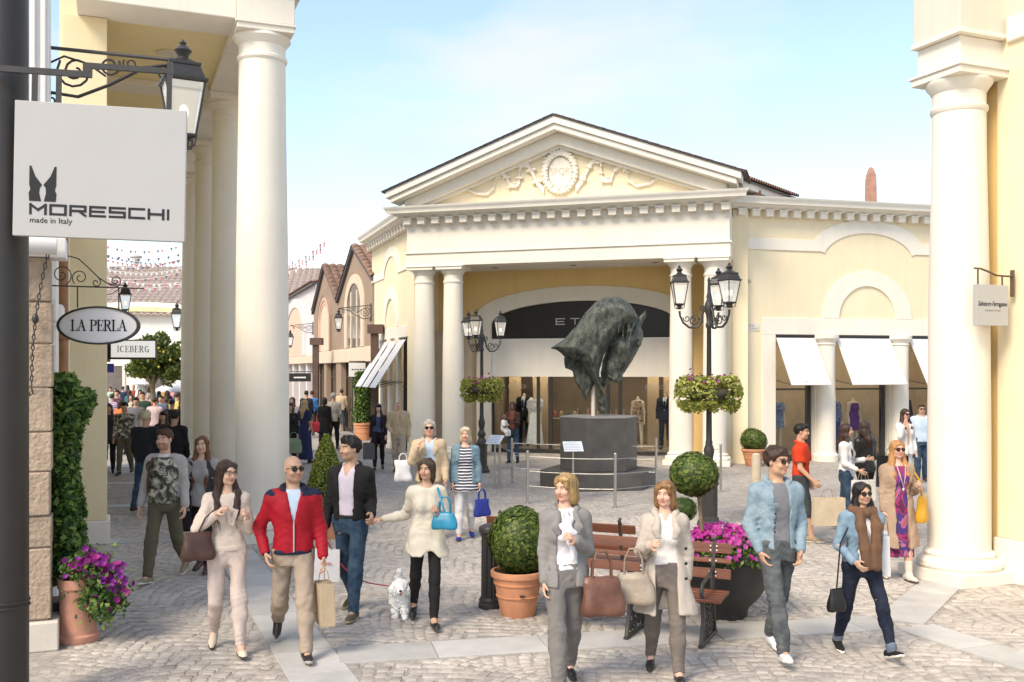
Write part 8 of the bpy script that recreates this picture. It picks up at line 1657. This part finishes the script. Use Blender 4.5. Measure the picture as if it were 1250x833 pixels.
extra(374, 535, 1.74, 180, False, 'person in dark jacket in the far street beside the blue top', GF, cloth('ink_jacket'), BLACKC, HB)
extra(381, 533, 1.72, 178, False, 'person in bright blue top in the far street', GF, cloth('bright_blue', (.05, .17, .42)), BLACKC, HD)
extra(417, 527, 1.72, 180, False, 'person in beige jacket far down the right street', GF, cloth('beige_jacket'), JEAN, HD)
extra(354, 570, 1.66, 20, True, 'person in black carrying a green bag, beside the arcade column', GF, BLACKC, BLACKC, HD, 'long', res=2.0)
handbag(G(357, 570)*np.array([1, 1, 0])+np.array([.1, -.3, .78]), (.42, .14, .40), cloth('sage_bag', (.22, .27, .17)), 'sage green bag carried beside the arcade column', .2, handles=.14)
# ------------------------------------------------------------------ mannequins in the windows
MANQ = mat('mannequin', (.55, .45, .33), rough=.4, var=.03, vcol=False)
def mannequin(fr, x, y, H, fem, label, dressing, rz=0.0):
    w = fr.w([(x, y, 0)])[0]; p = Person(w, H, math.degrees(fr.a)+rz, fem, label, 'mannequins in the shop windows', (0, 10, 14, 0), (2, 12, 10, 0), (2, 2, 2, 0), (-3, 4, 2, 0), res=2.0, cat='mannequin', skin=(.58, .47, .34)); p.root.location.z = .15; p.root.name = 'mannequin'
    u = p.u; S = p.grid(.026); S.loft(p.rows(0), .04, 2.2); p.leg_sdf(S, 0); p.arm_sdf(S, 0)
    for q in 'lr': sh, el, wr, fd = p.J['a'+q]; S.cone(wr, wr+fd*.13*u, .032*u, .026*u, .02); S.cone(p.J[q][2], p.J[q][4], .034*u, .026*u, .03)
    S.cone(p.neck-np.array([0, 0, .08*u]), p.neck+np.array([0, 0, .05*u]), .05*u, .048*u, .03)
    p.put('figure', S, MANQ); dressing(p); return p
tux = cloth('tuxedo', (.012, .012, .014)); wsh = cloth('white_tee')
def suit(p, c=tux): p.pants(c, .016, .05, .98); p.shell(wsh, .014, .1, .57, 'shirt'); p.top(c, .028, -.08, .97, (.06, .0, .14), 'jacket', .004, collar=1.1, lapel=1, bust=False); p.shoes(LBLK); b = MB(p.fr); b.obox(p.at([0, -.15, p.hz+.36]), (1, 0, 0), (0, 1, 0), (0, 0, 1), .025, .008, .12); b.build('tie', NAVY, p.root)
mannequin(FM, -2.02, YB+.75, 1.80, False, 'headless mannequin in black dinner jacket in the portico shop window', suit)
mannequin(FM, -1.62, YB+.60, 1.72, True, 'mannequin in long white gown with ruffled silver bodice in the portico shop window', lambda p: (p.top(cloth('white_gown', (.74, .72, .70)), .018, -.84, 0, None, 'gown', .004, flare=.10, neck=.40), p.top(multi('silver_ruffle', [(.5, .48, .44), (.75, .73, .7), (.28, .25, .2)], 24), .05, .14, .4, None, 'bodice', .016, neck=.56)))
mannequin(FM, 1.62, YB+.55, 1.74, True, 'mannequin in short flowered dress in the portico shop window', lambda p: (p.top(multi('flower_dress', [(.05, .03, .03), (.35, .16, .12), (.45, .36, .22), (.14, .05, .05)], 18), .022, -.10, 0, None, 'dress', .006, flare=.03, neck=.54),))
mannequin(FM, 2.42, YB+.70, 1.82, False, 'headless mannequin in navy suit and tie in the portico shop window', lambda p: suit(p, cloth('navy_suit', (.025, .03, .045))))
xm = (xw0+xw1)/2
BLUP = multi('blue_print', [(.03, .05, .16), (.10, .16, .34), (.35, .38, .42), (.02, .02, .05)], 22)
mannequin(FW, xm-.12, .75, 1.72, True, 'mannequin in short blue patterned dress in the first wing window', lambda p: p.top(BLUP, .022, -.16, .42, None, 'dress', .006, flare=.03))
xm = (xp1+xw2)/2
mannequin(FW, xm-.42, .75, 1.74, True, 'mannequin in blue printed blouse and trousers in the middle wing window', lambda p: (p.top(BLUP, .022, -.04, .9, None, 'blouse', .006), p.pants(cloth('royal_blue', (.03, .05, .22)), .02, .2, .98)))
mannequin(FW, xm+.25, .80, 1.74, True, 'mannequin in sleeveless violet dress in the middle wing window', lambda p: p.top(cloth('violet_dress', (.09, .02, .16)), .018, -.30, 0, None, 'dress', .005, flare=.01, neck=.5))
mannequin(FW, xp2+.42, .75, 1.78, False, 'headless mannequin in black jacket in the last wing window', suit)
for o in list(bpy.data.objects):
    if o.name.startswith('mannequin') and o.parent is None and o.type == 'EMPTY':
        b = MB(Frame((0, 0, 0), 0)); b.lathe([(.16, -.009), (.16, .0), (.02, .005), (.012, .25)], 0, .03, 16); me = b.mesh('stand'); link('stand', me, STEEL, o)
# glowing ceiling discs added to brighten the shop interiors
FILL_LAMP = mat('shop_fill_lamp', (.9, .85, .75), var=0, emit=(1, .82, .58), es=70.0)
for (fr, xs_, y, z) in ((FM, (-2.4, -1.7, -.5, .4, 1.6, 2.4), YB+1.0, 2.745), (FW, np.linspace(xw0+.3, xw3-.3, 6), 1.1, 3.595), (FL, np.linspace(la0+.4, la1-.4, 4), 1.1, 3.595)):
    for x in xs_:
        b = MB(fr); b.lathe([(.001, -.012), (.085, -.012), (.09, 0)], x, y, 14, z); b.build('shop_fill_lamp', FILL_LAMP, main)
# far tree, umbrellas
p = D(186, 41); fr = Frame((p[0], p[1], 0), 0); t = thing('street_tree', fr, 'round leafy green tree in the left street behind the crowd', 'tree')
b = MB(fr); b.tube([(0, 0, 0), (.05, 0, 1.0), (0, 0, 2.0)], [.14, .12, .10], 8)
for a in range(6): b.tube([(0, 0, 1.9), (.5*math.cos(a*1.05), .5*math.sin(a*1.05), 2.7), (1.0*math.cos(a*1.05), 1.0*math.sin(a*1.05), 3.4)], [.08, .05, .02], 6)
b.build('trunk', MATS['trunk_bark'], t, smooth=60)
r = np.random.default_rng(5); cl = np.concatenate([sph(46, r)*np.array([1.15, 1.1, .95])*r.uniform(.45, 1, (46, 1)), r.normal(0, .4, (8, 3))]); P = []; Nn = []
for c in cl: d = sph(170, r); k = r.uniform(.6, 1.0, (170, 1)); P.append(np.array([0.15, 0, 3.05])+c+d*.36*k); Nn.append(d)
P = np.concatenate(P); Nn = np.concatenate(Nn); TL = [leafm('tree_leaf_dark', (.05, .085, .018)), leafm('tree_leaf_mid', (.10, .14, .03)), leafm('tree_leaf_light', (.19, .22, .05))]
v, f, mi = leaf_cloud(fr.w(P), Nn, .12, TL, None, 6); link('crown', np_mesh('crown', PF[t].inv(v), f, TL, mi), None, t)
b = MB(fr)
for k in range(60): q = sph(1, r)[0]; b.ell(np.array([.15, 0, 3.05])+q*np.array([1.1, 1.0, .8])*r.uniform(.75, 1), (.055, .055, .055), 6, 4)
b.build('fruit', mat('yellow_fruit', (.45, .38, .06), rough=.5), t, smooth=60)['kind'] = 'stuff'
for (px, d, lab) in ((172, 43, 'closed white parasol before the leafy tree in the left street'), (222, 44, 'open white parasol beside the rear arcade column')):
    p = D(px, d); fr = Frame((p[0], p[1], 0), 0); t = thing('parasol', fr, lab, 'parasol', 'parasols of the left street'); b = MB(fr); b.lathe([(.3, 0), (.3, .06), (.03, .08), (.03, 2.4)], n=10); b.build('pole', STEEL, t, smooth=40)
    b = MB(fr); zt = ZA(463, d)
    if 'closed' in lab: b.lathe([(.38, zt-1.75), (.34, zt-1.2), (.22, zt-.5), (.14, zt-.26), (.46, zt-.22), (.05, zt), (.001, zt+.02)], n=8)
    else: b.lathe([(1.3, zt-.55), (1.3, zt-.5), (.7, zt-.2), (.05, zt), (.001, zt)], n=8)
    b.build('canopy', AWN, t)
